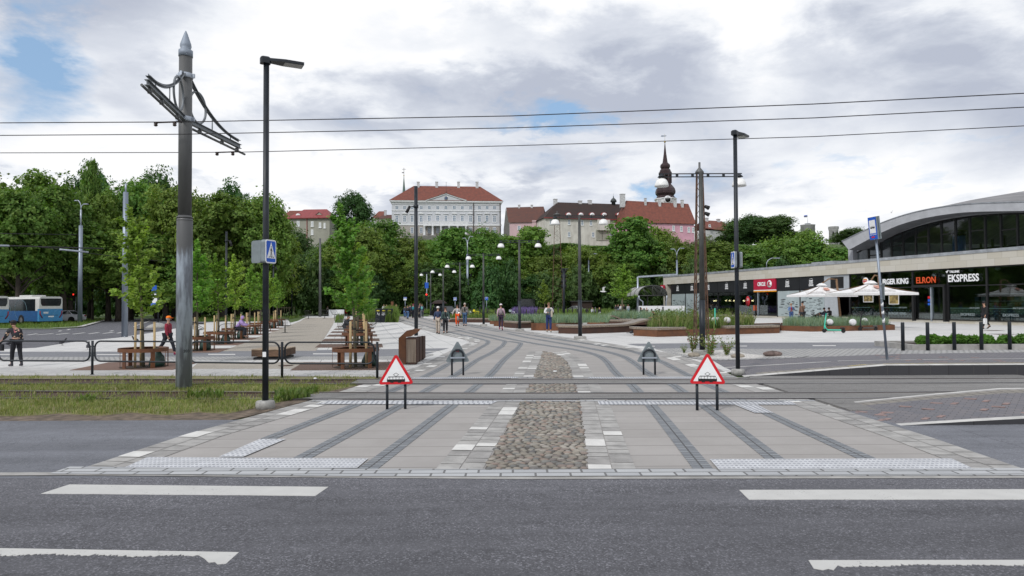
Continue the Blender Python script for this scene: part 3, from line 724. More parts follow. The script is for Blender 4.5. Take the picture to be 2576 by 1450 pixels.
for a,b in zip(PB,PB[1:]):
 d=(b-a);L=d.length;d.normalize();x0,x1,z0,z1,r=.085,L-.085,.42,1.02,.2
 loop=[]
 for cx_,cz_,s in((x1-r,z1-r,0),(x0+r,z1-r,90),(x0+r,z0+r,180),(x1-r,z0+r,270)):
  for i in range(7):an=rad(s+15*i);loop.append(a+d*(cx_+r*math.cos(an))+Vector((0,0,cz_+r*math.sin(an))))
 mb=MB();mb.tube(loop,.026,8,closed=True)
 for xx in(.04,L-.04):
  for zz in(.58,.86):q=a+d*xx;mb.box((q.x,q.y,zz),(.1,.03,.03),math.atan2(d.y,d.x))
 obj('rail_panel',mb,M_dark,t,world=True)
def pedsign(mb_parent,c,yaw,w=.5,h=.68,d=.12,name='crossing_sign'):
 """lit crossing sign box: face towards local -Y after yaw"""
 R=Matrix.Rotation(yaw,4,'Z');M=Matrix.Translation(c)@R
 mb=MB()
 def rr(w_,h_,r,n=4):
  P=[]
  for cx_,cz_,s in((w_/2-r,h_/2-r,0),(-w_/2+r,h_/2-r,90),(-w_/2+r,-h_/2+r,180),(w_/2-r,-h_/2+r,270)):
   for i in range(n+1):a=rad(s+90*i/n);P.append((cx_+r*math.cos(a),cz_+r*math.sin(a)))
  return P
 T=M@Matrix(((1,0,0,0),(0,0,-1,0),(0,1,0,0),(0,0,0,1)))
 mb.prism(rr(w,h,.05),-d,0,0,T);mb.prism(rr(w,h,.05),0,.006,1,T);mb.prism(rr(w-.05,h-.05,.03),.006,.009,2,T)
 k=w/.5;tz=-h*.29
 mb.prism([(-.2*k,tz),(.2*k,tz),(0,h*.40)],.009,.012,1,T)
 q=h/.68
 def pl(L):mb.prism([(x*k,y*q)for x,y in L],.012,.0145,3,T)
 mb.prism([(math.cos(a*PI/4)*.016*k,.135*q+math.sin(a*PI/4)*.02*q)for a in range(8)],.012,.0145,3,T)
 pl([(-.018,.0),(.016,-.005),(.018,.1),(-.012,.105)]);pl([(.0,-.01),(.016,-.005),(.05,-.15),(.068,-.165),(.03,-.165)]);pl([(-.018,.0),(.004,-.005),(-.026,-.15),(-.05,-.165),(-.035,-.12)])
 pl([(-.012,.1),(-.035,.06),(-.04,.01),(-.03,.01),(-.02,.05)]);pl([(.014,.095),(.045,.03),(.052,-.005),(.042,-.0),(.014,.06)])
 for xx,s in((-.105,.015),(0,0),(.105,-.015)):pl([(xx-.012,-.185),(xx+.014,-.185),(xx+.014+s,-.14),(xx-.01+s,-.14)])
 return obj(name,mb,[M_signg,M_signw,M_blue,M_black],mb_parent,world=False)
def flatlamp(label,px,pyb,pyt,r,yaw,pedest=True,head=1.0,group='dark street lamps'):
 b=G(px,pyb);t=thing('street_lamp',label,'street lamp',b,0,group);h=PT(px,pyt,b.y).z-b.z
 mb=MB();mb.lathe([(r*1.35,.12),(r*1.35,h*.0+1.0),(r*1.3,1.05),(r*1.15,1.06),(r*.78,h-.08),(r*1.15,h-.08),(r*1.15,h+.0)]if r>.07 else[(r,0),(r*.9,h)],n=16);obj('pole',mb,M_dark,t)
 if pedest:mb=MB();mb.lathe([(r*3.0,0),(r*3.0,.14),(r*2.7,.17),(r*1.6,.18)],n=20);obj('base',mb,M_concrete,t)
 if head:
  M=Matrix.Rotation(yaw,3,'Z');k=head;mb=MB();T=Matrix.Rotation(yaw,4,'Z')@Matrix.Translation((0,0,h+.04))
  hd=MB();hd.bev((0,-.02,.02),(.17*k,.2,.14),.03)
  hd.prism([(-.085*k,.05),(.085*k,.05),(.15*k,.35),(.14*k,.72),(-.14*k,.72),(-.15*k,.35)],.0,.055);mb.join(hd,T)
  obj('lamp_head',mb,M_dark,t)
  mb=MB();hd=MB();hd.box((0,.52,-.004),(.24*k,.36,.008));mb.join(hd,T);obj('lens',mb,M_lens,t)
 return t,h
tA,hA=flatlamp('black lamp post with blue crossing sign, standing at the left edge of the crossing',667.5,1030,160,.062,rad(-62))
zA=PT(668,634,tA.location.y).z
pedsign(tA,(.12,-.06,zA),rad(74),.34,.47,.1);pedsign(tA,(-.13,.02,zA),rad(142),.34,.45,.08)
tB,hB=flatlamp('black lamp post with crossing sign, on the concrete foot by the tram platform ramp',1856.5,944,340,.062,rad(-40))
zB=PT(1854,656,tB.location.y).z
pedsign(tB,(-.11,-.02,zB),rad(-91),.34,.47,.06);pedsign(tB,(.12,.04,zB),rad(88),.34,.45,.06)
mb=MB();mb.box((.0,-.066,1.1),(.07,.004,.1));obj('sticker',mb,M_signw,tA)
def spotpole(label,px,pyb,pyt,r,pys,side):
 b=G(px,pyb);t=thing('spotlight_pole',label,'lamp post',b,0,'dark spotlight poles');h=PT(px,pyt,b.y).z-b.z;zs=PT(px,pys,b.y).z-b.z
 mb=MB();mb.cyl((0,0,0),(0,0,h),r,r*.92,12);mb.cyl((0,0,zs+.1),(0,0,zs+.3),r*1.3,n=12);obj('pole',mb,M_dark,t)
 mb=MB();mb.cyl((side*r,0,zs+.2),(side*r*3.4,0,zs+.16),.03,n=6);a=Vector((side*r*3.2,0,zs+.2));e=a+Vector((side*.2,-.1,-.42));mb.cyl(a,e,.085,.1,12);obj('spotlight',mb,M_blackm,t)
spotpole('black spotlight pole rising behind the rusty litter bins',1047,845,469,.125,527,-1)
spotpole('black spotlight pole behind the left row of young trees, nearest the tram mast',568.7,829,583,.085,612,1)
spotpole('black spotlight pole just right of the lamp post with the crossing sign',687.5,806,655,.085,676,1)
spotpole('farthest small black spotlight pole at the end of the left tree row',734,797,680,.085,694,1)
b=G(1418.8,798);t=thing('street_lamp','black lamp with small flat top beside the rusty lattice mast','street lamp',b,0,'dark street lamps');h=PT(1418,678,b.y).z-b.z
mb=MB();mb.cyl((0,0,0),(0,0,h),.15,.14,10);obj('pole',mb,M_dark,t);mb=MB();mb.bev((.1,0,h+.05),(.95,.4,.1),.03);obj('lamp_head',mb,M_dark,t)
def twin(label,px,pyb,pyt,x0,x1,yd,rpx,yb=None,dome=None):
 b=G(px,pyb);D=b.y;t=thing('twin_lamp',label,'street lamp',b,0,'twin dome lamps across the square');h=PT(px,pyt,D).z-b.z;k=D/F
 r=rpx*k/2;hs=.38*h
 mb=MB();mb.cyl((0,0,.12),(0,0,1.95),r*1.12,n=14);obj('lower_pole',mb,M_dark,t)
 mb=MB();mb.cyl((0,0,1.95),(0,0,h),r,r*.72,14);obj('upper_pole',mb,M_grey,t)
 mb=MB();mb.bev((0,0,.08),(.56,.56,.2),.03);obj('base',mb,M_concrete,t)
 xa,xb=PT(x0,pyt,D).x-b.x,PT(x1,pyt,D).x-b.x;zb=h-.05
 mb=MB();mb.box(((xa+xb)/2,0,zb),(xb-xa+.2,.05,.03));mb.box(((xa+xb)/2,0,zb-.11),(xb-xa+.2,.05,.03))
 n=max(2,int((xb-xa)/.55))
 for i in range(n+1):mb.box((xa+(xb-xa)*i/n,0,zb-.055),(.09,.045,.11))
 obj('crossbar',mb,M_dark,t)
 R_=(dome or 34)*k/2
 for xx in(xa,xb):
  mb=MB();prof=[(R_,-R_*1.0),(R_*.99,-R_*.8),(R_*.93,-R_*.48),(R_*.78,-R_*.15),(R_*.55,R_*.08),(R_*.25,R_*.2),(.03,R_*.24)]
  mb.lathe(prof,(xx,0,zb-.16-R_*.2),18);d_=obj('lamp_shade',mb,M_opal,t)
  mb=MB();mb.lathe([(.16*R_/.27,0),(.06,.09)],(xx,0,zb-.12),10);obj('cap',mb,M_dark,d_)
 return t
twin('nearest and tallest twin dome lamp, in front of the lattice mast and the station',1767.5,893,434,1664,1859,0,13,dome=35)
twin('twin dome lamp with its left dome over the rusty lattice mast, by the long bench',1459.5,855,541,1396.5,1517.5,0,9,dome=23)
twin('twin dome lamp between the woman in pink and the man in the waistcoat',1307.3,834.5,604,1260,1353.5,0,6.8,dome=17)
twin('twin dome lamp with a poster on its pole, left of the woman in pink',1216.7,821.5,638,1178.5,1254.5,0,5.4,dome=14)
twin('twin dome lamp behind the man in the checked blazer',1157.3,811.5,661,1125,1188,0,4.6,dome=12)
twin('twin dome lamp above the dark car with its headlight on',1115.2,803.5,676,1088,1142.5,0,4,dome=10.5)
twin('farthest and smallest twin dome lamp, behind the walking group',1083.5,797.6,685,1060,1107,0,3.8,dome=9)
def lattice(label,pxl,pxr,pyb,pyt,depth=None):
 b=G((pxl+pxr)/2,pyb);D=depth or b.y;b=Vector((PT((pxl+pxr)/2,pyb,D).x,D,b.z));w0=(pxr-pxl)*D/F;h=PT(pxl,pyt,D).z-b.z
 t=thing('lattice_mast',label,'mast',b,0,'old rusty lattice masts');mb=MB();w1=w0*.42
 n=int(h/.62)
 def cor(z):w=w0+(w1-w0)*z/h;return[(-w/2,-w*.3),(w/2,-w*.3),(w/2,w*.3),(-w/2,w*.3)]
 c0,c1_=cor(0),cor(h)
 for i in range(4):mb.cyl((*c0[i],0),(*c1_[i],h),.034,.03,4,smooth=False)
 obj('frame',mb,M_rustm,t);mb=MB()
 for k in range(n):
  z0,z1=h*k/n,h*(k+1)/n;a,e=cor(z0),cor(z1)
  for i in range(4):
   j=(i+1)%4;p,q=(a[i],e[j])if k%2 else(a[j],e[i]);mb.cyl((*p,z0),(*q,z1),.013,n=4,smooth=False)
 obj('bracing',mb,M_rustm,t)
 mb=MB();mb.lathe([(w1*.8,h),(w1*.8,h+.06),(.05,h+.25),(.05,h+.5)],n=8);obj('cap',mb,M_taupe,t)
 return t,h
M_rustm=pm('rusty_mast',(.11,.062,.042),.8,.2,var=.3,scale=5)
lt,lh=lattice('rusty steel lattice mast right beside the nearest twin dome lamp',1748,1781,862,436,31.5)
for z,s in((.80,1),(.76,1)):
 mb=MB();mb.cyl((s*.2,-.1,lh*z),(s*.36,-.2,lh*z-.1),.07,.10,10);obj('spotlight',mb,M_blackm,lt)
lt,lh=lattice('rusty steel lattice mast left of the long wavy bench',1389,1417,796,541,92)
for z,s in((.45,1),(.4,1),(.35,1),(.3,1)):
 mb=MB();mb.cyl((s*.5,-.2,lh*z),(s*1.1,-.35,lh*z-.25),.28,.38,8);obj('spotlight',mb,M_blackm,lt)
def tri(r_,s):
 """rounded triangle outline, side s"""
 h=s*math.sqrt(3)/2;P=[]
 for(x,y),a0 in(((s/2,-h/3),-90),((0,h*2/3),30),((-s/2,-h/3),150)):
  d=Vector((x,y)).normalized();c=Vector((x,y))-d*r_*2
  for i in range(6):a=rad(a0+24*i);P.append((c.x+r_*math.cos(a),c.y+r_*math.sin(a)))
 return P
def tramsign(label,p1,p2,top,front,lean=0.0,group='tram warning signs'):
 a,b=G(*p1),G(*p2);c=(a+b)/2;yaw=math.atan2(b.y-a.y,b.x-a.x);w=(b-a).length
 ztop=PT(c.x/c.y*F+CX,top,c.y).z;t=thing('warning_sign',label,'sign',c,yaw,group)
 s=.72;zc_=ztop-s*.58+.05
 if front:
  for sx in(-1,1):mb=MB();mb.cyl((sx*w/2,0,0),(sx*w/2,0,zc_-.1),.028,n=10);obj('post',mb,M_dark,t)
 else:
  mb=MB();r=w/2;pts=[(-r,0,0),(-r,0,zc_-.02)]+[(r*math.cos(rad(180-18*i)),0,zc_+r*.9*math.sin(rad(18*i)))for i in range(0,11)]+[(r,0,0)]
  mb.tube(pts,.028,10);obj('post',mb,M_dark,t)
  mb=MB();mb.box((0,-.02,zc_-.08),(w+.1,.03,.04));obj('clamp',mb,M_galv2,t)
 sgn=-1 if front else 1;y0=sgn*.04
 T=Matrix.Translation((0,y0,zc_))@(Matrix(((1,0,0,0),(0,0,-1,0),(0,1,0,0),(0,0,0,1)))if front else Matrix(((-1,0,0,0),(0,0,1,0),(0,1,0,0),(0,0,0,1))))@Matrix.Rotation(lean,4,'Z')
 mb=MB();mb.prism(tri(.042,s),0,.025,0,T)
 if front:
  mb.prism(tri(.04,s-.015),.025,.028,1,T);mb.prism([(x,y-.0)for x,y in tri(.006,s*.74)],.028,.031,2,T)
  def bx(x0,y0_,x1,y1_):mb.prism([(x0,y0_),(x1,y0_),(x1,y1_),(x0,y1_)],.031,.034,3,T)
  yb=-.155
  mb.prism([(-.17,yb),(.17,yb),(.175,yb+.012),(.175,yb+.05),(-.175,yb+.05),(-.175,yb+.012)],.031,.034,3,T)
  bx(-.14,yb+.1,.14,yb+.106);bx(-.15,yb+.09,.15,yb+.094)
  for xx in(-.12,-.06,0,.06,.12):bx(xx-.003,yb+.05,xx+.003,yb+.1)
  for s_ in(-1,1):mb.prism([(s_*.175,yb+.05),(s_*.145,yb+.105),(s_*.139,yb+.105),(s_*.167,yb+.05)][::s_],.031,.034,3,T)
  for xx in(-.095,-.065,.05,.08):mb.prism([(xx+.016*math.cos(k*PI/4),yb-.003+.016*math.sin(k*PI/4))for k in range(8)],.034,.036,3,T)
  D_=[(0,yb+.106),(.052,yb+.14),(0,yb+.175),(-.052,yb+.14)]
  for i in range(4):
   p,q=Vector(D_[i]),Vector(D_[(i+1)%4]);n_=(q-p).normalized();n_=Vector((-n_.y,n_.x))*.003
   mb.prism([tuple(p-n_),tuple(q-n_),tuple(q+n_),tuple(p+n_)],.031,.034,3,T)
 o=obj('sign_plate',mb,[M_signg,M_red,M_signw,M_black],t)
 return t,zc_
tramsign('red and white tram warning triangle at the left near edge of the tracks',(974,1034),(1019.5,1033),893,True)
tramsign('red and white tram warning triangle at the right near edge of the tracks',(1754,1036.5),(1804.5,1037),890,True,rad(-.5))
t1,z1_=tramsign('grey back of a tram warning triangle with a red graffiti mark, beyond the tracks',(1137,947.5),(1165.5,947),861,False)
mb=MB()
for i in range(7):
 a=i*2.4;mb.tube([(.02*math.cos(a),-.003,.12+.02*math.sin(a)),(.05*math.cos(a+.5),-.003,.12+.05*math.sin(a+.5)),(.035*math.cos(a+1.1),-.003,.12+.035*math.sin(a+1.1))],.008,4)
mb.v=[(x,y+.035-.001,z+z1_+.0)for x,y,z in mb.v];obj('graffiti_mark',mb,M_red,t1)
t2,z2_=tramsign('grey back of a tram warning triangle with a pale round mark, beyond the tracks',(1619,946),(1648,946),861,False)
mb=MB();mb.tube([(.03*math.cos(k*PI/5),.036,z2_+.17+.042*math.sin(k*PI/5))for k in range(10)],.006,4,closed=True);obj('graffiti_mark',mb,M_signw,t2)
b=G(2232,908);Dk=b.y;tp=PT(2201,570,Dk-.1);t=thing('tram_stop_pole','leaning grey tram stop pole with a blue and white stop sign','sign pole',b)
lo=tp-b
mb=MB();mb.cyl((0,0,0),lo,.037,n=12);obj('pole',mb,M_galv,t)
for f_,s in((.30,.07),(.36,.05),(.42,.06)):q=lo*f_;mb=MB();mb.lathe([(.039,-s),(.039,s)],tuple(q),10,0);obj('sticker',mb,M_signw,t)
mb=MB()
for f_ in(.46,.56):q=lo*f_;mb.lathe([(.042,-.02),(.042,.02)],tuple(q),10,0)
mb.box(tuple(lo*.51+Vector((.07,0,.02))),(.02,.12,.5));obj('timetable',mb,M_signg,t)
tz_=lo+Vector((-.02,0,-.1));R_=Matrix.Translation(tz_)@Matrix.Rotation(-.09,4,'Y')
for nm,yaw_,off in(('stop_sign',rad(-78),(-.07,-.05,.04)),('stop_sign',rad(95),(.11,.04,.05))):
 M=R_@Matrix.Translation(off)@Matrix.Rotation(yaw_,4,'Z')@Matrix(((1,0,0,0),(0,0,-1,0),(0,1,0,0),(0,0,0,1)))
 mb=MB();M=M@Matrix.Diagonal((.82,.86,1,1));mb.prism([(-.21,-.4),(.21,-.4),(.21,.4),(-.21,.4)],-.05,0,0,M);mb.prism([(-.2,-.39),(.2,-.39),(.2,.39),(-.2,.39)],0,.004,1,M)
 mb.prism([(-.15,-.17),(.15,-.17),(.15,.29),(-.15,.29)],.004,.007,2,M);mb.prism([(-.11,.0),(.11,.0),(.11,.045),(-.11,.045)],.007,.009,3,M);mb.prism([(-.1,.07),(.1,.07),(.1,.076),(-.1,.076)],.007,.009,3,M)
 for xx in(-.1,-.05,0,.05,.096):mb.prism([(xx,.045),(xx+.005,.045),(xx+.005,.07),(xx,.07)],.007,.009,3,M)
 for xx in(-.07,.07):mb.prism([(xx+.018*math.cos(k*PI/3),-.0+.018*math.sin(k*PI/3))for k in range(6)],.007,.0095,3,M)
 mb.prism([(-.1,-.33),(.06,-.33),(.06,-.28),(-.1,-.28)],.004,.007,4,M)
 o=obj(nm,mb,[M_signg,M_blue,M_signw,M_black,M_red],t)
 text('lettering','BALTI JAAM',.062,M@Matrix.Translation((0,-.22,.006)),M_signw,o,.001)
t0_=None
for i,(x,y)in enumerate(((1534,226),(1748,225),(1977,222),(2211,220),(2455,218))):
 p=G(*g3(x,y))
 if t0_ is None:
  mb=MB();mb.lathe([(.062,0),(.06,1.02),(.054,1.035)],n=14);t0_=obj('bollard',mb,M_dark);o=t0_
 else:o=t0_.copy();link(o)
 o.location=p;tag(o,['leftmost black bollard, clear of the concrete planter','black bollard at the left end of the concrete planter','middle black bollard of the five by the planter','black bollard in front of the walking person in black','rightmost black bollard in front of the planter'][i],'bollard','black bollards by the planter')
M_slat=pm('grey_slats',(.21,.155,.12),.8,var=.35,scale=3,stretch=(6,6,.5),col2=(.30,.25,.20))
M_inner=pm('bin_inside',(.02,.015,.012),.9)
pa=G(*g1(345,838));
cz=G(*g1(470,835));Dd=cz.y;kk=Dd/F
wl=(g1(530,0)[0]-g1(303,0)[0])*kk
def bin_(label,x_left,x_mid,x_right,ybot,ytop,hood):
 c=G(*g1((x_mid+x_right)/2,ybot));D=c.y;k=D/F*.1953
 X0,Xm,X1=(x_left-(x_mid+x_right)/2)*k,(x_mid-(x_mid+x_right)/2)*k,(x_right-(x_mid+x_right)/2)*k;hh=PT(*g1(x_mid,ytop),D).z
 t=thing('litter_bin',label,'litter bin',c,0,'rusty litter bins');dd=.62
 y1=dd;sh=-(Xm-X0)
 mb=MB();w=X1-Xm
 mb.box((Xm-.008,dd/2+.02,hh/2+.03),(.012,dd,hh-.06));mb.box((X1+.008,dd/2+.02,hh/2+.03),(.012,dd,hh-.06));mb.box(((Xm+X1)/2,dd,hh/2+.03),(w,.012,hh-.06));mb.box(((Xm+X1)/2,dd/2,.05),(w,dd,.02))
 mb.box(((Xm+X1)/2,.0,.05),(w+.03,.03,.04));mb.box(((Xm+X1)/2,0,hh-.02),(w+.03,.04,.04))
 for xx in(Xm,X1):mb.box((xx,0,hh/2+.02),(.025,.03,hh-.04))
 obj('shell',mb,M_rustd,t)
 mb=MB();n=7
 for i in range(n):mb.box((Xm+w*(i+.5)/n,.0,hh/2+.02),(w/n-.012,.02,hh-.13))
 obj('slat_panel',mb,M_slat,t)
 mb=MB();mb.box(((Xm+X1)/2,.03,hh/2),(w-.01,.01,hh-.1));obj('liner',mb,M_inner,t)
 return t,X0,Xm,X1,hh,dd
t,X0,Xm,X1,hh,dd=bin_('nearest rusty litter bin with slatted front and tilted steel hood',303,402,530,840,492,True)
M_rustb=M_rust
zt=PT(*g1(560,380),t.location.y).z;xl=X0
mb=MB();xr=(578-466)*t.location.y/F*.1953;xm0=(408-466)*t.location.y/F*.1953;zl=PT(*g1(303,495),t.location.y).z;zm=PT(*g1(405,398),t.location.y).z
prof=[(xl,.03),(xl,zl),(xm0,zm+.0),(xm0+.15,zm+.0),(xm0+.22,zm+.05),(xr-.2,zt),(xr,zt),(xr-.02,zt-.06),(xr-.3,zm-.2),(Xm-.01,hh+.03),(Xm-.01,.03)]
T=Matrix(((1,0,0,0),(0,0,1,0),(0,1,0,0),(0,0,0,1)))
mb.prism(prof,.02,.05,0,T);mb.prism([(xl,.03),(xl+.012,.03),(xl+.012,zl),(xl,zl)],.05,.62,0,T)
mb.prism([(xl,zl),(xm0,zm),(xm0+.15,zm),(xm0+.22,zm+.05),(xr-.2,zt),(xr,zt),(xr,zt-.015),(xr-.2,zt-.015),(xm0+.2,zm+.03),(xm0,zm-.015),(xl,zl-.02)],.05,.62,0,T)
obj('hood',mb,M_rust,t)
bin_('middle rusty litter bin, half hidden behind the nearest one',500,530,572,805,482,False)
bin_('farthest rusty litter bin of the three',548,576,618,782,474,False)
def box_cab(x0,x1,yb,yt,n):
 a,b=G(x0,yb),G(x1,yb);h=ZT(x0,yb,yt);w=(b.x-a.x)/n
 for i in range(n):
  c=Vector((a.x+w*(i+.5),a.y,a.z));t=thing('utility_cabinet',['left dark utility cabinet with a small white sticker','middle dark utility cabinet with a white graffiti figure','right dark utility cabinet with white graffiti scribble'][i],'cabinet',c,0,'dark utility cabinets')
  mb=MB();mb.bev((0,.25,h/2),(w-.02,.5,h),.02);obj('housing',mb,M_dark,t)
  mb=MB();mb.box((0,-.006,h*.55),(w-.1,.014,h*.75));obj('door',mb,M_dark,t)
  mb=MB();mb.box((0,-.018,h*.86),(w*.5,.01,.1));obj('label_plate',mb,pm('yellow_label',(.6,.5,.05),.6),t)
  mb=MB()
  for k in range(3+3*i):mb.tube([(rnd.uniform(-.2,.2),-.017,h*rnd.uniform(.5,.72))for _ in range(3)],.018,4)
  obj('graffiti_mark',mb,M_signw,t)
box_cab(944,982.5,812.3,784.5,3)
a=G(*c2(905,1119));t=thing('beam_bench','thick dark timber beam seat lying behind the black lamp post','bench',a+Vector((.55,.6,0)))
M_beam=pm('dark_timber',(.115,.07,.045),.85,var=.35,scale=2.5,stretch=(1,5,5),bump=.3)
M_beamt=pm('pale_timber',(.33,.26,.19),.85,var=.25,scale=2.5,stretch=(1,5,5),bump=.3)
hb=ZT(*c2(905,1119),c2(0,993)[1])
mb=MB();mb.bev((0,0,hb/2+.06),(1.2,1.5,hb-.16),.02);obj('beam',mb,M_beam,t);mb=MB();mb.bev((0,0,hb-.01),(1.2,1.5,.03),.01);obj('top_board',mb,M_beamt,t)
mb=MB();mb.box((0,0,.05),(1.08,1.4,.1));obj('foot',mb,M_blackm,t)
def pole(name,label,px,pyb,pyt,w,cat='pole',group='grey poles along the far road',mat=None,taper=.85,stub=None,depth=None):
 b=G(px,pyb);D=depth or b.y
 if depth:b=Vector((PT(px,pyb,D).x,D,rz_(0,D)))
 t=thing(name,label,cat,b,0,group);h=PT(px,pyt,D).z-b.z;r=w*D/F/2
 mb=MB();mb.cyl((0,0,0),(0,0,h),r,r*taper,12);obj('pole',mb,mat or M_galv,t)
 if stub:mb=MB();hs=PT(px,stub[0],D).z-b.z;mb.cyl((0,0,h),(0,0,hs),stub[1]*D/F/2,n=8);obj('stub',mb,M_galv2,t)
 return t,h,D/F
def curvelamp(t,h,k,arms,ytop=None):
 """arms: list of (dx px, dz px) double curved arms with slim heads"""
 for dx,dz in arms:
  X,Z=dx*k,dz*k;P=[(0,0,h-.02),(0,0,h+Z*.45),(X*.12,0,h+Z*.75),(X*.4,0,h+Z),(X*.62,0,h+Z*1.02)]
  mb=MB();mb.tube(P,.055,7);obj('arm',mb,M_galv2,t)
  mb=MB();c=Vector((X*.82,0,h+Z*1.0));mb.bev(tuple(c),(abs(X)*.42,.3,.1),.03);obj('lamp_head',mb,M_galv2,t)
tp_,h_,k_=pole('lamp_pole','two-armed lamp on a thick grey pole, on the grass corner by the bus',201,814,568,11,stub=(528,4));
curvelamp(tp_,(PT(201,532,tp_.location.y).z),k_,[(-15,27),(17,18)])
pole('trolley_pole','short thick grey pole right behind the white sedan',179.5,805,740,7.5)
pole('trolley_pole','tall thick blue grey pole behind the nearest young tree',313.5,848.5,484,15,stub=(462,4.5),taper=.8)
pole('trolley_pole','slim blue grey pole right of the big tram mast with a thin top piece',507,799,612,9,stub=(597,3),taper=.75)
pole('lamp_pole','grey concrete pole standing alone at the end of the gravel path',805,797.5,600,7,mat=M_taupe,taper=.7)
tp_,h_,k_=pole('lamp_pole','thick grey pole with two-armed lamp, behind the plaid blazer',1176.5,789,640,7,stub=(605,2.6));curvelamp(tp_,PT(1176,640,tp_.location.y).z,k_,[(-12,36),(14,40)])
tp_,h_,k_=pole('lamp_pole','slim two-armed lamp right of the thick grey pole',1185,788,680,3.2);curvelamp(tp_,h_,k_,[(-14,22),(14,22)])
tp_,h_,k_=pole('lamp_pole','grey two-part pole with a single bent lamp arm, right of the second twin lamp',1482,787,655,4.5,mat=M_galv);curvelamp(tp_,h_,k_,[(22,16)])
tp_,h_,k_=pole('lamp_pole','thin two-armed lamp behind the second twin dome lamp',1474,786,645,2.6);curvelamp(tp_,h_,k_,[(-12,5),(14,8)])
tp_,h_,k_=pole('lamp_pole','two-armed lamp on a pole rising behind the station roof',1704,780,655,5,depth=108);curvelamp(tp_,h_,k_,[(-15,28),(18,30)])
tp_,h_,k_=pole('lamp_pole','bent lamp arm peeking over the station roof among the trees',1930,780,672,2.5,depth=90);curvelamp(tp_,h_,k_,[(32,22)])
tp_,h_,k_=pole('lamp_pole','slim lamp pole in front of the grey house on the hill',806,790,640,5,depth=112,mat=M_galv)if False else(None,0,0)
mb=MB()
def sgnpole(label,px,pyb,pyt,w=2.2,red=None,board=None,cat='traffic light'):
 t,h,k=pole('traffic_light' if cat=='traffic light' else 'sign_post',label,px,pyb,pyt,w,cat,'traffic lights and signs',M_galv2,1)
 return t,h,k
M_lred=pm('lit_red',(.8,.02,.02),.4,emit=(1,.03,.02),es=2.5)
def signal(t,px,py,k,lit=True,s=1.0):
 D=t.location.y;z=PT(px,py,D).z-t.location.z;x=PT(px,py,D).x-t.location.x
 mb=MB();mb.bev((x,-.16,z-.3*s),(.32*s,.26,.95*s),.04);o=obj('signal_head',mb,M_blackm,t)
 mb=MB();mb.ell((x,-.31,z),(.11*s,.05,.11*s),10,6);obj('red_light' if lit else 'lens',mb,M_lred if lit else M_glassd,o)
t,h,k=sgnpole('traffic light showing red beside the thick pole near the bus',190,806,741,2.2);signal(t,*c1(960,417),k,True,1.2)
t,h,k=sgnpole('traffic light showing red left of the farthest twin lamps',1073.7,791.5,690,2.4);signal(t,1073.5,741.5,k,True,1.2)
mb=MB();z=PT(1074,723,t.location.y).z;mb.box((.0,-.1,z),(.6,.06,.95));obj('sign_plate',mb,M_blue,t)
t,h,k=sgnpole('dark traffic light on a white pole at the left of the dark cabinets',952.3,786,690,2.4);signal(t,950,742,k,False,1.3)
t,h,k=sgnpole('dark traffic light on a white pole directly behind the dark cabinets',958.6,786,688,2.4);signal(t,961,742,k,False,1.3)
mb=MB();z=PT(951,768,t.location.y).z;T_=Matrix(((1,0,0,-.5),(0,0,-1,-.1),(0,1,0,z),(0,0,0,1)));mb.prism([(.32*math.cos(a*PI/8),.6*math.sin(a*PI/8))for a in range(16)],0,.04,0,T_);obj('round_sign',mb,M_blue,t)
t,h,k=sgnpole('pole with a round blue arrow sign and two signal heads, behind the woman in pink',1265.5,788,708,2.4);signal(t,1263,745,k,False,1.3);signal(t,1269,745,k,False,1.3)
mb=MB();z=PT(1265,771,t.location.y).z;T_=Matrix(((1,0,0,.05),(0,0,-1,-.1),(0,1,0,z),(0,0,0,1)));mb.prism([(.36*math.cos(a*PI/8),.36*math.sin(a*PI/8))for a in range(16)],0,.04,0,T_)
mb.prism([(-.2,.14),(.1,-.12),(.04,-.18),(.22,-.2),(.2,-.02),(.14,-.08),(-.16,.2)],.04,.05,1,T_);obj('round_sign',mb,[M_blue,M_signw],t)
mb=MB();z=PT(1264,733,t.location.y).z;mb.box((0,-.08,z),(.75,.05,.85));obj('sign_plate',mb,M_signg,t)
t,h,k=sgnpole('thin post with a round no entry sign',1276.5,788,752,1.5,cat='sign');z=PT(1276,755,t.location.y).z;mb=MB();mb.prism([(.3*math.cos(a*PI/6),.3*math.sin(a*PI/6))for a in range(12)],0,.04,0,Matrix(((1,0,0,0),(0,0,-1,-.06),(0,1,0,z),(0,0,0,1))));mb.box((0,-.1,z),(.4,.02,.1),mi=1);obj('sign_plate',mb,[M_red,M_signw],t)
def bluesign(label,px,pyb,pyc,w=8.0,extra=None,depth=None,yaw=0.0,hh=None):
 t,h,k=pole('crossing_sign',label,px,pyb,pyc-2,1.6,'sign','blue crossing signs',M_galv,1,depth=depth)
 s=w*k;z=PT(px,pyc,t.location.y).z-t.location.z
 o=pedsign(t,(0,-.06,z),yaw,s,(hh or w)*k,.05,'sign_plate')
 if extra:mb=MB();mb.box((0,-.08,PT(px,extra[0],t.location.y).z),(s*.9,.04,extra[1]*k));obj('sub_plate',mb,M_signw if extra[2]else M_blue,t)
 return t
bluesign('blue crossing sign above the walking group at the far left of the plaza',1019.3,792,752,8,(758.5,4,1))
bluesign('blue crossing sign beside the red traffic light and the round sign',1094,790,755.3,8)
bluesign('blue crossing sign on a thin post between the fifth and sixth twin lamps',1145,792,752.6,8.2)
bluesign('blue crossing sign with a blue plate under it, right of the poster pole',1224.2,792,751.5,8,(758,4.4,0))
bluesign('small blue crossing sign left of the vaulted canopy',1603,795,735,7,None,None,0,10)
t,h,k=pole('sign_post','blue bus stop sign on a dark post left of the red jacket',*c1(2036,848),728,3,'sign','traffic lights and signs',M_dark,1)
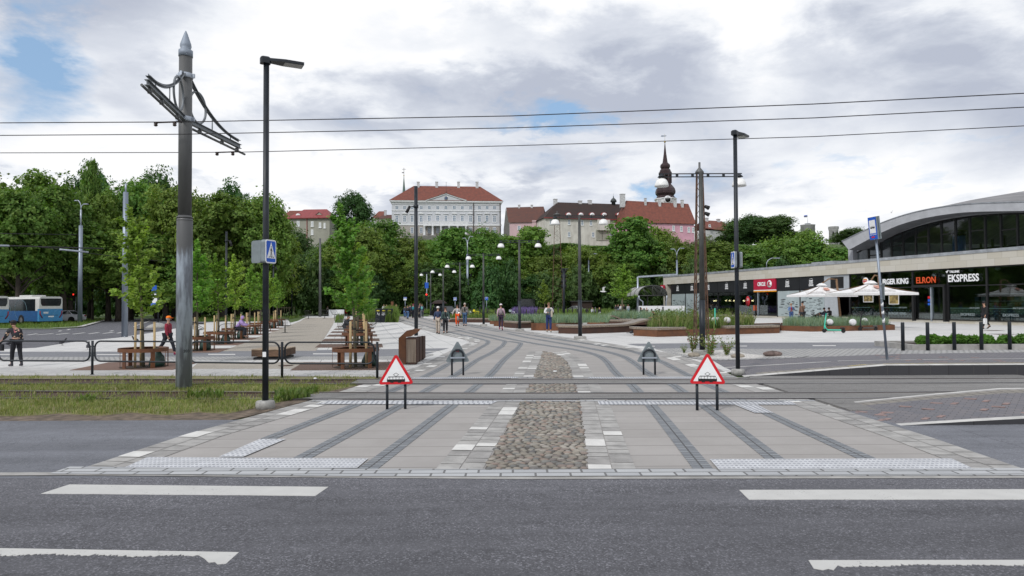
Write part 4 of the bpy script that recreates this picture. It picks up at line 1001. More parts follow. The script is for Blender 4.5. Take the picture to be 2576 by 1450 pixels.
mb=MB();mb.lathe([(1.1,0),(.8,.25),(.35,.42),(.1,.5)],n=18);obj('base',mb,M_concrete,t)
z=PT(394,728,t.location.y).z;mb=MB();mb.box((-.35,-.05,z),(.45,.06,.7),mi=0);mb.box((-.35,-.05,z-1.0),(.55,.06,1.2),mi=1);mb.box((-.35,-.09,z-1.4),(.5,.02,.3),mi=0);obj('sign_plate',mb,[M_blue,M_signw],t)
t,h,k=sgnpole('white and grey direction board on a post near the twin lamps',1088.5,790,728,1.8,cat='sign');mb=MB();mb.box((-.6,-.08,PT(1085,735,t.location.y).z),(1.7,.06,.95));obj('sign_plate',mb,M_signg,t)
t,h,k=sgnpole('upside-down yield triangle on a post between the left tree row and the big mast',501.5,795,700,1.8,cat='sign');z=PT(508,707,t.location.y).z;T_=Matrix(((1,0,0,.4),(0,0,-1,-.08),(0,1,0,z),(0,0,0,1)));mb=MB();mb.prism([(-.5,.4),(0,-.45),(.5,.4)],0,.03,0,T_);mb.prism([(-.36,.32),(0,-.3),(.36,.32)],.03,.04,1,T_);obj('sign_plate',mb,[M_red,M_signw],t)
t,h,k=sgnpole('traffic light showing red half hidden in the young tree leaves',506,796,728,1.6);signal(t,509,735,k,True,1.1)
mb=MB();L=[G(-60,792),G(150,791),G(350,790),G(600,789.5)];base=G(300,795.5);t=thing('guard_rail','long grey two-rail fence behind the far road on the left','railing',base)
y_=base.y+6;xa,xb=PT(-80,780,y_).x,PT(600,780,y_).x
for z in(1.05,1.9):mb.cyl((xa,y_,z),(xb,y_,z),.05,n=6)
obj('rail',mb,M_galv2,t,world=True);mb=MB();n=26
for i in range(n+1):x=xa+(xb-xa)*i/n;mb.cyl((x,y_,.4),(x,y_,1.9),.045,n=6)
obj('post',mb,M_galv2,t,world=True)
mb=MB();mb.mm((xa,y_-.2,0),(xb,y_+.2,.45));o=obj('low_wall',mb,M_concrete);tag(o,'low grey concrete wall under the far guard rail','wall')
class Face:
 """a vertical plane through two ground points; local X along it, local Y away from the viewer"""
 def __init__(s,A,B,z=None):
  s.A=Vector((A[0],A[1],0));s.B=Vector((B[0],B[1],0));s.e=(s.B-s.A).normalized();s.n=Vector((-s.e.y,s.e.x,0));s.rz=math.atan2(s.e.y,s.e.x);s.L=(s.B-s.A).length
 def hit(s,px,py,off=0.0):
  d=ray(px,py);o=s.A+s.n*off;t=(o-CAM).dot(s.n)/d.dot(s.n);p=CAM+d*t
  return(p-s.A).dot(s.e),p.z
 def x(s,px,py,off=0.0):return s.hit(px,py,off)[0]
 def z(s,px,py,off=0.0):return s.hit(px,py,off)[1]
def winobj(t,x0,x1,z0,z1,y,Mf,Mp,fr=.12,cols=2,rows=2,name='window',sill=None,depth=.1):
 mb=MB();yy=y-.02
 mb.mm((x0,y-.06,z0),(x0+fr,y+depth,z1));mb.mm((x1-fr,y-.06,z0),(x1,y+depth,z1));mb.mm((x0+fr,y-.06,z0),(x1-fr,y+depth,z0+fr));mb.mm((x0+fr,y-.06,z1-fr),(x1-fr,y+depth,z1))
 for i in range(1,cols):xx=x0+(x1-x0)*i/cols;mb.mm((xx-fr*.3,y-.045,z0+fr),(xx+fr*.3,y+.02,z1-fr))
 for i in range(1,rows):zz=z0+(z1-z0)*i/rows;mb.mm((x0+fr,y-.04,zz-fr*.25),(x1-fr,y+.02,zz+fr*.25))
 if sill:mb.mm((x0-.12,y-.2,z0-.14),(x1+.12,y+.0,z0))
 o=obj(name,mb,Mf,t);mb=MB();mb.mm((x0+fr*.5,y-.02,z0+fr*.5),(x1-fr*.5,y+.01,z1-fr*.5));obj('pane',mb,Mp,o);return o
M_stone=brickmat('limestone_cladding',(.40,.365,.30),(.31,.28,.22),(.27,.245,.20),1.0,.5,.012,.5,dirt=.25,var=.12,bump=.1,nscale=.7)
def xzbrick(name,*a,**k):
 """brick texture laid in the X-Z plane of the wall"""
 mt=brickmat(name,*a,**k);nt=mt.node_tree;b=NB(nt)
 br=[n for n in nt.nodes if n.type=='TEX_BRICK'][0];tc=[n for n in nt.nodes if n.type=='TEX_COORD'][0]
 mp=b.n('ShaderNodeMapping');mp.inputs['Rotation'].default_value=(rad(-90),0,0)
 sp=b.n('ShaderNodeSeparateXYZ');cb=b.n('ShaderNodeCombineXYZ');b.l(tc.outputs['Object'],sp.inputs[0])
 b.l(b.m('ADD',sp.outputs[0],sp.outputs[1]),cb.inputs[0]);b.l(sp.outputs[2],cb.inputs[1]);b.l(cb.outputs[0],br.inputs['Vector']);return mt
M_stone=xzbrick('limestone_cladding',(.53,.51,.46),(.45,.42,.35),(.30,.28,.24),1.15,.62,.010,.5,dirt=.3,var=.1,bump=.1,nscale=.8)
M_fascia=pm('concrete_fascia',(.42,.43,.455),.8,var=.08,scale=1.0)
M_coping=pm('zinc_coping',(.36,.38,.41),.5,.4,var=.15,scale=2)
M_blackp=pm('black_panel',(.016,.017,.020),.35,var=.1)
M_frame=pm('black_frame',(.014,.014,.015),.4)
M_grpanel=pm('grey_panel',(.36,.385,.41),.6,var=.05)
M_frost=pm('frosted_glass',(.36,.42,.43),.25,var=.06,scale=.6)
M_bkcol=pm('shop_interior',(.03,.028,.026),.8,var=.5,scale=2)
mt,b_,pr_,tc_,o_=base_mat('shop_glass',.04,0,.5)
pr_.inputs['Base Color'].default_value=(.02,.028,.03,1);tr=b_.n('ShaderNodeBsdfTransparent');tr.inputs[0].default_value=(.62,.70,.70,1);gl=b_.n('ShaderNodeBsdfGlossy');gl.inputs['Roughness'].default_value=.03
fr_=b_.n('ShaderNodeFresnel');fr_.inputs[0].default_value=1.45;ms=b_.n('ShaderNodeMixShader');b_.l(b_.m('MULTIPLY_ADD',fr_.outputs[0],.75,.07),ms.inputs[0]);b_.l(tr.outputs[0],ms.inputs[1]);b_.l(gl.outputs[0],ms.inputs[2]);b_.l(ms.outputs[0],o_.inputs[0])
M_glass=mt
mt,b_,pr_,tc_,o_=base_mat('window_glass',.12,0,.7);pr_.inputs['Base Color'].default_value=(.13,.19,.26,1)
M_wpane=mt
FS=Face((22.85,100),(36.8,49.0));Ls=FS.L
st=thing('station_building','low limestone and glass railway station with a big arched glazed hall','building',(22.85,100,.3),FS.rz)
def wz(z):return z-.3
z_top=6.0;z_ub=4.72;z_base=.62
Lx=64.0
mb=MB();mb.mm((-.5,.02,-.3),(Lx,12,wz(z_base)-.02));mb.mm((-.5,-.35,-.3),(Lx,.0,.12));obj('plinth',mb,M_stone,st)
mb=MB();mb.mm((-.9,-.25,wz(z_ub)),(Lx,.35,wz(z_top)-.25));mb.mm((-.9,-.25,-.3),(.05,.6,wz(z_ub)));mb.mm((-.9,.6,-.3),(-.6,30,wz(z_top)-.25));obj('wall',mb,M_stone,st)
mb=MB();mb.mm((-.95,-.30,wz(z_top)-.25),(Lx,.45,wz(z_top)));mb.mm((-.95,.45,wz(z_top)-.25),(-.5,30,wz(z_top)));obj('coping',mb,M_coping,st)
mb=MB();mb.mm((-.6,.35,wz(z_top)-.5),(Lx,30,wz(z_top)-.3));obj('roof',mb,pm('roof_felt',(.12,.12,.125),.9),st)
mb=MB()
for x,w in((24.5,1.3),(26.3,1.5)):mb.mm((x,5,wz(z_top)-.3),(x+w,6.5,wz(z_top)+.55))
obj('roof_vent',mb,M_grpanel,st)
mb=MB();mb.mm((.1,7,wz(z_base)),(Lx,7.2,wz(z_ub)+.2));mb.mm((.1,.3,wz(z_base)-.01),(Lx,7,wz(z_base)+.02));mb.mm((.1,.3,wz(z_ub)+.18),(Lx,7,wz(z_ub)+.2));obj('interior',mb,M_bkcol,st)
def X(px):return FS.x(px,760,-.1)
pan=[1688,1723,1760,1805,1853,1898.5,1953.5,2011,2073,2136,2215,2294.5,2383,2481,2600]
PXs=[X(p)for p in pan]
zb_=wz(FS.z(1690,743.0));z1_=wz(z_ub)-.03;zb_=3.35-.3
def letters(par,cx,y,zc,lines,size,mat,sx=1,bold=.0):
 for i,(s_,dz)in enumerate(lines):
  text('lettering',s_,size,axes((cx,y,zc+dz),(1,0,0),(0,0,1),(0,-1,0)),mat,par,.012,bold=bold,sx=sx)
for i in range(8):
 if i==5:continue
 x0,x1=PXs[i],PXs[i+1]
 mb=MB();mb.mm((x0+.03,-.10,zb_),(x1-.03,.05,z1_));f_=obj('fascia_panel',mb,M_blackp,st)
 letters(f_,(x0+x1)/2,-.115,(zb_+z1_)/2,(('PARIM',.2),('KOHV',-.02),('LINNAS',-.24)),.25,M_signw,.8,.006)
 mb=MB();mb.tube([((x0+x1)/2+.3*math.cos(rad(a)),-.115,(zb_+z1_)/2+.30+.16*math.sin(rad(a)))for a in range(30,151,20)],.015,4);obj('emblem_arc',mb,M_signw,f_)
M_text=pm('grey_print',(.06,.065,.07),.6)
for i in(0,1,6,7):
 x0,x1=PXs[i],PXs[i+1]
 mb=MB();mb.mm((x0+.1,-.02,.22),(x1-.08,.03,zb_-.06));o=obj('frosted_panel',mb,M_frost,st)
 mb=MB();r2=random.Random(i+3)
 for k in range(46):
  w=r2.uniform(.2,.62);xx=r2.uniform(x0+.2,x1-.2-w);zz=.35+1.75*r2.random()**1.3;mb.mm((xx,-.032,zz),(xx+w,-.022,zz+r2.choice((.03,.05,.09))))
 obj('printed_words',mb,M_text,o)
 mb=MB();mb.mm((x0-.05,-.06,0),(x0+.08,.04,zb_));obj('mullion',mb,M_frame,st)
for i in(2,3,4,5,9,10,11,12,13):
 x0,x1=PXs[i],PXs[i+1];zt_=zb_ if i<6 else wz(z_ub)-.03
 mb=MB();mb.mm((x0+.05,.02,.22 if i<8 else wz(z_base)),(x1-.05,.045,zt_));g_=obj('window',mb,M_glass,st)
 mb=MB();mb.mm((x0-.07,-.05,.0),(x0+.07,.1,zt_));mb.mm((x0+.07,-.03,zt_-.06),(x1-.07,.08,zt_));mb.mm((x0+.07,-.03,wz(z_base)-.08),(x1-.07,.08,wz(z_base)))
 if i>=9:mb.mm((x0+.07,-.03,2.95),(x1-.07,.08,3.03))
 obj('frame',mb,M_frame,g_)
 if i in(9,10,12,13):
  mb=MB();mb.mm((x0+.1,.05,wz(z_base)+.02),(x1-.1,.06,1.15));fs_=obj('printed_band',mb,pm('band_print',(.075,.12,.14),.3,var=.15,scale=2),g_)
  mb=MB();r2=random.Random(i)
  for a in range(9):
   for c_ in range(4):mb.box((x0+.35+a*(x1-x0-.6)/8+(c_%2)*.2,.045,.52+c_*.16),(.07,.01,.03),M=Matrix.Rotation(.6,3,'Y'))
  mb.mm((x0+.1,.044,1.2),(x1-.1-(1.3 if i!=11 else 0),.05,1.25));obj('band_pattern',mb,pm('teal_print',(.22,.36,.36),.5),g_)
 if i in(12,13,10):letters(g_,(x0+x1)/2,.03,.72,(({10:'BURGER KING'}.get(i,'EKSPRESS'),0),),.3,pm('pale_print',(.30,.36,.38),.5));letters(g_,(x0+x1)/2+.6,.03,1.24,(('BALTI JAAM',0),),.16,pm('pale_print',(.3,.36,.38),.5))
x0,x1=PXs[8],PXs[9]
mb=MB();mb.mm((x0+.02,-.08,.0),(x0+(x1-x0)*.55,.05,2.75));mb.mm((x0+.02,-.08,2.75),(x1,.05,wz(z_ub)-.03));obj('grey_panel',mb,M_grpanel,st)
mb=MB();xa,xb=x0+.95,x0+2.7
for k in range(9):mb.box(((xa+xb)/2,-.10,3.15+k*.12),(xb-xa,.03,.09),M=Matrix.Rotation(rad(25),3,'X'))
mb.mm((xa,-.085,3.08),(xb,-.081,4.2));obj('louvre',mb,M_frame,st)
x0,x1=PXs[5],PXs[6];x1-=.0
mb=MB();mb.mm((x0,-.22,zb_+.12),(x1,.03,wz(z_ub)+.02));f_=obj('red_fascia',mb,pm('kiosk_red',(.42,.012,.045),.4,var=.06),st)
mb=MB();mb.mm((x0,-.22,zb_-.12),(x1,.03,zb_+.02));obj('orange_strip',mb,pm('kiosk_orange',(.75,.28,.01),.4),f_)
mb=MB();mb.mm((x0,-.222,zb_+.02),(x1,.03,zb_+.12));obj('white_strip',mb,M_signw,f_)
zc_=(zb_+.12+wz(z_ub))/2+.02
letters(f_,x0+1.5,-.24,zc_,(('CIRCLE',0),),.58,M_signw,.78,.02)
mb=MB();mb.lathe([(.4,0),(.4,.04)],(0,0,0),22);mb.v=[(x+x0+3.0,-.24-z,y+zc_)for x,y,z in mb.v];mb.f=[f[::-1]for f in mb.f];o=obj('disc',mb,M_signw,f_)
text('lettering','K',.66,axes((x0+3.0,-.30,zc_),(1,0,0),(0,0,1),(0,-1,0)),pm('kiosk_red',None),o,.01,bold=.025)
letters(st,(X(2210)+X(2288))/2,-.16,wz(FS.z(2245,709.5)),(('BURGER KING',0),),.66,M_signw,.80,.022)
letters(st,(X(2303)+X(2361))/2,-.16,wz(FS.z(2330,706)),(('ELRON',0),),.72,pm('sign_orange',(.72,.09,.02),.4),.86,.012)
letters(st,(X(2381)+X(2472))/2,-.16,wz(FS.z(2428,700.5)),(('EKSPRESS',0),),.80,M_signw,.82,.018)
letters(st,(X(2390)+X(2418))/2,-.16,wz(FS.z(2405,684)),(('TALLINK',0),),.24,M_signw,.95,.01)
mb=MB();q=wz(FS.z(2387,684));xx=X(2386);mb.prism([(xx-.14,q),(xx-.03,q-.12),(xx+.14,q+.12),(xx+.02,q+.1),(xx-.04,q),(xx-.08,q+.05)],.14,.18,0,Matrix(((1,0,0,0),(0,0,-1,0),(0,1,0,0),(0,0,0,1))));obj('emblem',mb,M_signw,st)
mb=MB();q=wz(FS.z(2180,708));xx=X(2180);mb.lathe([(.34,0),(.34,.06)],(0,0,0),18);mb.v=[(x+xx,-.14-z,y+q)for x,y,z in mb.v];o=obj('round_emblem',mb,M_signw,st)
mb=MB()
for dz,col in((.17,0),(-.17,0)):mb.box((xx,-.22,q+dz),(.44,.03,.1),mi=0)
obj('emblem_bun',mb,pm('bun_orange',(.7,.25,.03),.5),o);text('lettering','BURGER',.15,axes((xx,-.22,q),(1,0,0),(0,0,1),(0,-1,0)),M_red,o,.01,bold=.008)
for px,w in((2340,.1),(1905,.08)):
 xx=X(px);mb=MB();mb.mm((xx,-.1,.0),(xx+w,.06,3.0));obj('door_edge',mb,M_galv2,st)
x0,x1=PXs[11],PXs[12]
mb=MB();mb.mm((x0+.1,-.25,-.05),(x0+.28,.0,3.0));mb.mm((x1-.28,-.25,-.05),(x1-.1,.0,3.0));mb.mm((x0+.1,-.25,2.95),(x1-.1,.0,3.15));mb.mm((x0+.1,-.3,-.15),(x1-.1,0,-.03));obj('door_frame',mb,M_frame,st)
mb=MB()
for k,(dx,z,c_)in enumerate(((1.5,2.0,0),(1.5,1.75,1),(1.5,1.45,1))):mb.mm((x0+dx,-.02,z),(x0+dx+.3,.0,z+.2),c_)
obj('door_sticker',mb,[M_red,M_blue],st)
for px,py,w,h,mt in((2246.5,749,.55,1.2,pm('poster_yellow',(.30,.22,.08),.6,var=.6,scale=3)),(2182,747,.6,1.0,pm('poster_brown',(.2,.15,.06),.6,var=.7,scale=4))):
 xx=X(px);zz=wz(FS.z(px,py));mb=MB();mb.mm((xx-w,-.01,zz-h/2),(xx+w,.0,zz+h/2));mb.mm((xx-w+.05,-.016,zz-h/2+.05),(xx+w-.05,-.01,zz+h/2-.05),1);obj('poster',mb,[M_signw,mt],st)
mb=MB();xx=X(1880);zz=wz(FS.z(1880,758.5));mb.lathe([(.42,0),(.42,.02)],(0,0,0),20,sy=1.45);mb.v=[(x+xx,-.03-z,y+zz)for x,y,z in mb.v];o=obj('round_poster',mb,pm('poster_red',(.5,.02,.03),.5),st);text('lettering','30',.4,axes((xx,-.06,zz+.18),(1,0,0),(0,0,1),(0,-1,0)),M_signw,o,.004)
mb=MB();xx=X(1897);zz=wz(FS.z(1897,775));mb.mm((xx-.3,-.02,zz-.3),(xx+.3,-.0,zz+.3));obj('small_poster',mb,pm('poster_orange',(.6,.12,.05),.5),st)
mb=MB();r2=random.Random(4)
for x in[PXs[2]+.5+k*.8 for k in range(18)]:
 if x>PXs[6]:break
 for z in(.8,1.2,1.6):
  for q in range(3):mb.box((x+q*.22,5.0+r2.uniform(0,.3),z),(.15,.2,.26),mi=r2.randrange(3))
for x in[PXs[12]+.4+k*.55 for k in range(26)]:
 for z in(1.5,1.95):
  if r2.random()<.8:mb.box((x,2.6,z),(.34,.3,r2.uniform(.15,.35)),mi=r2.randrange(3))
obj('goods',mb,[pm('goods_red',(.22,.04,.03),.6),pm('goods_pale',(.30,.32,.34),.6),pm('goods_blue',(.05,.09,.2),.6)],st)
mb=MB()
for z in(1.3,1.75,2.3):mb.mm((PXs[12]+.3,2.4,z),(Lx-1,2.9,z+.04))
obj('shelf',mb,M_grpanel,st)
M_warmlamp=pm('warm_lamp',(.9,.7,.4),.5,emit=(1,.72,.38),es=9)
for px in(1796,1826,1835.5,1846,1871,1893,1800):
 xx=FS.x(px,757,3.5);zz=wz(FS.z(px,757,3.5));mb=MB();mb.ell((xx,3.5,zz),(.13,.13,.11),8,5);obj('lamp',mb,M_warmlamp,st)
for px,rr in((1842,.42),(1812,.36)):
 xx=FS.x(px,749,1.0);zz=wz(FS.z(px,749,1.0));mb=MB();mb.lathe([(rr,0),(rr,.03)],(0,0,0),18);mb.v=[(x+xx,1-z,y+zz)for x,y,z in mb.v];obj('hanging_disc',mb,pm('disc_tan',(.22,.17,.08),.7),st)
for px,py in((2241,684),(2365,680),(2443,679),(2510,676)):
 xx=FS.x(px,py,1.5);zz=wz(FS.z(px,py,1.5));mb=MB();mb.ell((xx,1.5,zz),(.2,.2,.16),8,5);obj('downlight',mb,M_galv2,st)
OF=7.0
def HX(px,py):a,z=FS.hit(px,py,OF);return a,z-.3
gl_=[(2157,636),(2182,622),(2243,597),(2303,573),(2370,556),(2440,545),(2518,539),(2576,537.5)]
und=[(2135,629.5),(2217,585),(2268,563.5),(2327,548),(2405,536),(2463,532.6),(2576,531)]
topo=[(2118,608),(2186,575),(2241,551.8),(2307,532),(2389,517.6),(2463,511.7),(2576,508.5)]
def res(L,n=26):
 P=smooth2([Vector((*HX(*q),0))for q in L],2);X0,X1=P[0].x,P[-1].x;out=[]
 for i in range(n+1):
  x=X0+(X1-X0)*i/n
  for a,c in zip(P,P[1:]):
   if a.x<=x<=c.x+1e-6:out.append((x,a.y+(c.y-a.y)*(x-a.x)/max(1e-6,c.x-a.x)));break
 xm=X1;out+=[(2*xm-x,z)for x,z in reversed(out[:-1])]
 return out
G_,U_,T_=res(gl_),res(und),res(topo)
n=len(T_)
mb=MB()
yo=OF-2.2
def P3(L,y):return[(x,y,z)for x,z in L]
FT,FU=P3(T_,yo),P3(U_,yo)
def HX2(px,py,off):a,z=FS.hit(px,py,off);return a,z-.3
def res2(L,off,n=26):
 global HX
 P=smooth2([Vector((*HX2(*q,off),0))for q in L],2);X0,X1=P[0].x,P[-1].x;out=[]
 for i in range(n+1):
  x=X0+(X1-X0)*i/n
  for a,c in zip(P,P[1:]):
   if a.x<=x+1e-6<=c.x+2e-6:out.append((x,a.y+(c.y-a.y)*(x-a.x)/max(1e-6,c.x-a.x)));break
 xm=X1;return out+[(2*xm-x,z)for x,z in reversed(out[:-1])]
T2,U2=res2(topo,yo),res2(und,yo);m_=min(len(T2),len(U2));T2,U2=T2[:m_],U2[:m_]
for i in range(m_-1):
 a,b2=(T2[i][0],yo,T2[i][1]),(T2[i+1][0],yo,T2[i+1][1]);c,d=(U2[i][0],yo,U2[i][1]),(U2[i+1][0],yo,U2[i+1][1])
 mb.quad(c,d,b2,a)
 mb.quad((c[0],yo,c[2]),(c[0],yo+3.2,c[2]),(d[0],yo+3.2,d[2]),(d[0],yo,d[2]))
mb.quad((U2[0][0],yo,U2[0][1]),(T2[0][0],yo,T2[0][1]),(T2[0][0],yo+24,T2[0][1]),(U2[0][0],yo+24,U2[0][1]))
obj('roof_fascia',mb,M_fascia,st)
mb=MB();rows_=8
def ridge(u):return 1.0
for j in range(rows_):
 for i in range(m_-1):
  def pt(i,j):
   v=j/rows_;s_=math.sin(PI*i/(m_-1));return(T2[i][0],yo+26*v,T2[i][1]+.01+s_*3.2*math.sin(v*PI*.5)**.8*(1 if j else 0))
  mb.add([pt(i,j),pt(i+1,j),pt(i+1,j+1),pt(i,j+1)],[(0,1,2,3)],0,True)
obj('hall_roof',mb,pm('roof_sheet',(.22,.215,.22),.6,.2,var=.2,scale=.6,stretch=(.5,3,1)),st)
mb=MB();mb.tube([(x,yo-.02,z+.03)for x,z in T2],.05,4,smooth=False);obj('roof_edge',mb,M_coping,st)
mb=MB()
for a,c in zip(G_,G_[1:]):
 mb.quad((a[0],OF-.08,a[1]),(c[0],OF-.08,c[1]),(c[0],OF-.08,c[1]+.42),(a[0],OF-.08,a[1]+.42))
obj('arch_trim',mb,M_fascia,st)
mb=MB()
for a,c in zip(G_,G_[1:]):mb.quad((a[0],OF,wz(z_top)-.6),(c[0],OF,wz(z_top)-.6),(c[0],OF,c[1]+.1),(a[0],OF,a[1]+.1))
gh=obj('hall_glazing',mb,M_glass,st)
mb=MB();mb.tube([(x,OF-.04,z)for x,z in G_],.09,4,smooth=False)
def gz(x):
 for a,c in zip(G_,G_[1:]):
  if a[0]<=x<=c[0]:return a[1]+(c[1]-a[1])*(x-a[0])/(c[0]-a[0])
 return None
xs0=[HX(p,600)[0]for p in(2185,2217,2243.5,2272.5,2304.5,2336.5,2369.5,2405,2441,2479.5,2519,2561)];dx=xs0[-1]-xs0[-2]
xs0+=[xs0[-1]+dx*k for k in range(1,12)]
for k,x in enumerate(xs0):
 z=gz(x)
 if z:mb.mm((x-.07,OF-.1,wz(z_top)-.6),(x+.07,OF+.08,z))
 if k+1<len(xs0)and k%2==0 and z and gz(xs0[k+1]):zz=min(z,gz(xs0[k+1]))-1.0-.3*(k>4);mb.mm((x+.07,OF-.06,zz),(xs0[k+1]-.07,OF+.05,zz+.1))
obj('mullion',mb,M_frame,gh)
mb=MB();e0=G_[0][0]
mb.mm((e0-.9,OF-.4,wz(z_top)-.3),(e0-.2,OF+20,wz(FS.z(2150,612,OF))));obj('end_wall',mb,M_fascia,st)
mb=MB();hz_=wz(z_top)
for k in range(44):
 x=e0+2+k*1.35
 if gz(x):mb.mm((x-.09,OF+13,hz_),(x+.09,OF+13.2,gz(x)))
for z,w_ in((.3,.5),(1.6,.25),(3.0,.3),(4.6,.25)):
 xs1=[x for x,q in G_ if q>hz_+z+w_]
 if xs1:mb.mm((xs1[0],OF+13.02,hz_+z),(xs1[-1],OF+13.18,hz_+z+w_))
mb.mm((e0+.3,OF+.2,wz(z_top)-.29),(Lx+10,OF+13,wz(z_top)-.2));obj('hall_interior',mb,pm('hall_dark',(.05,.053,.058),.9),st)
for dx_ in(9.6,18.5):
 mb=MB();mb.cyl((e0+dx_,OF+3,wz(z_top)-.3),(e0+dx_,OF+3,wz(z_top)+2.3),.55,n=14);mb.cyl((e0+dx_,OF+3,wz(z_top)+2.3),(e0+dx_,OF+3,wz(z_top)+2.8),.62,n=14,mi=1);obj('inner_column',mb,[pm('blue_tile',(.10,.17,.38),.4),M_frame],st)
mb=MB();mb.bev((-.55,-.55,wz(FS.z(1675,728))),(1.0,.25,1.2),.02);sgn=obj('bracket_sign',mb,pm('kiosk_red',None),st)
zz=wz(FS.z(1675,728));mb=MB();mb.lathe([(.36,0),(.36,.02)],(0,0,0),16);mb.v=[(x-.55,-.69-z,y+zz+.05)for x,y,z in mb.v];o=obj('disc',mb,M_signw,sgn);text('lettering','K',.5,axes((-.55,-.73,zz+.05),(1,0,0),(0,0,1),(0,-1,0)),pm('kiosk_red',None),o,.006,bold=.02)
for px,py in((3240/1.5901*0+2031,735),(1680,778)):
 xx,zz=FS.hit(px,py,-.35);mb=MB();mb.cyl((xx,-.28,wz(zz)),(xx-.25,-.6,wz(zz)-.06),.07,.09,8);obj('security_camera',mb,M_signw,st)if px>1900 else None
D=88.0;t=thing('underpass_canopy','vaulted translucent canopy over the underpass stairs left of the station','canopy',(PT(1642,790,D).x,D,.3));kx=D/F
def L2(px,py):p=PT(px,py,D);return(p.x-t.location.x,p.z-.3)
xl,zl=L2(1606,744);xr,_=L2(1678,744);_,zt=L2(1642,718.5);W=xr-xl;hh=zt-zl
A=[(xl+W*.5*(1-math.cos(PI*i/16)),zl+hh*math.sin(PI*i/16)**.85)for i in range(17)]
mb=MB()
for a,c in zip(A,A[1:]):mb.add([(a[0],0,a[1]),(c[0],0,c[1]),(c[0],9,c[1]),(a[0],9,a[1])],[(0,1,2,3)],0,True)
obj('vault',mb,pm('canopy_sheet',(.36,.36,.34),.6,var=.1),t)
mb=MB()
for y in(0,3,6,9):mb.tube([(x,y,z)for x,z in A],.07,5);mb.cyl((xl,y,zl),(xr,y,zl+.0),.05,n=5)
for i in(4,8,12):mb.cyl((A[i][0],0,A[i][1]),(A[i][0]*.6,0,zl),.04,n=4);mb.cyl((A[i][0],0,A[i][1]),(A[min(16,i+3)][0],0,zl),.035,n=4)
obj('frame',mb,M_grey,t)
for x in(xl+.05,xr-.05):mb=MB();mb.tube([(x,-.1,zl),(x,-.1,zl-.4),(x+(.5 if x<0 else-.1),-.1,zl-.8),(x+(.5 if x<0 else-.1),-.1,.2)],.09,7);obj('downpipe',mb,M_galv2,t)
for x in(xl+.2,xl+1.2,xr-.2):mb=MB();mb.mm((x-.06,.1,0),(x+.06,.2,zl));obj('post',mb,M_blackm,t)
mb=MB();mb.mm((xl,-.2,0),(xr+2.2,0,1.35));obj('parapet',mb,M_signw,t)
t=thing('sign_gantry','grey steel gantry reaching over the road behind the canopy','gantry',(PT(1605,790,92).x,92,0));a=PT(1606,697,92);c=PT(1704,691,92)
mb=MB();mb.cyl((0,0,0),(0,0,a.z),.15,.12,8);obj('post',mb,M_galv2,t);mb=MB();mb.box(((c.x-a.x)/2,0,(a.z+c.z)/2),(c.x-a.x,.22,.22),M=Matrix.Rotation(-math.atan2(c.z-a.z,c.x-a.x),3,'Y'));obj('beam',mb,M_galv2,t)
M_tile=pm('red_roof_tile',(.205,.066,.045),.8,var=.25,scale=1.1,col2=(.13,.046,.034),bump=.3,bscale=14)
M_tileb=pm('brown_roof_tile',(.125,.055,.042),.85,var=.2,scale=.9,col2=(.09,.045,.038),bump=.3,bscale=14)
M_tiled=pm('dark_roof_tile',(.045,.026,.022),.85,var=.3,scale=.5,col2=(.03,.02,.018),bump=.3,bscale=14)
M_mroof=pm('red_metal_roof',(.26,.05,.05),.55,.1,var=.15,scale=.8,stretch=(3,.5,.5))
M_plg=pm('stucco_grey',(.535,.55,.58),.85,var=.05,scale=.3)
M_plw=pm('stucco_white',(.68,.69,.70),.85,var=.05,scale=.4)
M_plold=pm('stucco_old',(.64,.62,.57),.9,var=.2,scale=.6,col2=(.44,.42,.385),detail=8,stretch=(1,1,.4))
M_pink=pm('stucco_pink',(.58,.32,.40),.85,var=.08,scale=.3)
M_pinkp=pm('stucco_pale_pink',(.52,.37,.39),.85,var=.06,scale=.3)
M_oldgrey=pm('stucco_olive',(.32,.315,.27),.85,var=.08,scale=.4)
M_rubble=xzbrick('rubble_stone',(.24,.235,.22),(.16,.155,.15),(.11,.11,.10),.9,.4,.05,.5,dirt=.3,var=.3,bump=.3)
M_rustic=xzbrick('rusticated',(.33,.30,.265),(.29,.265,.235),(.46,.44,.42),1.1,.5,.06,.5,dirt=.1,var=.1,bump=.1)
M_wfr=pm('window_white',(.74,.75,.76),.6)
M_chim=pm('chimney_white',(.52,.52,.53),.85,var=.2,scale=2)
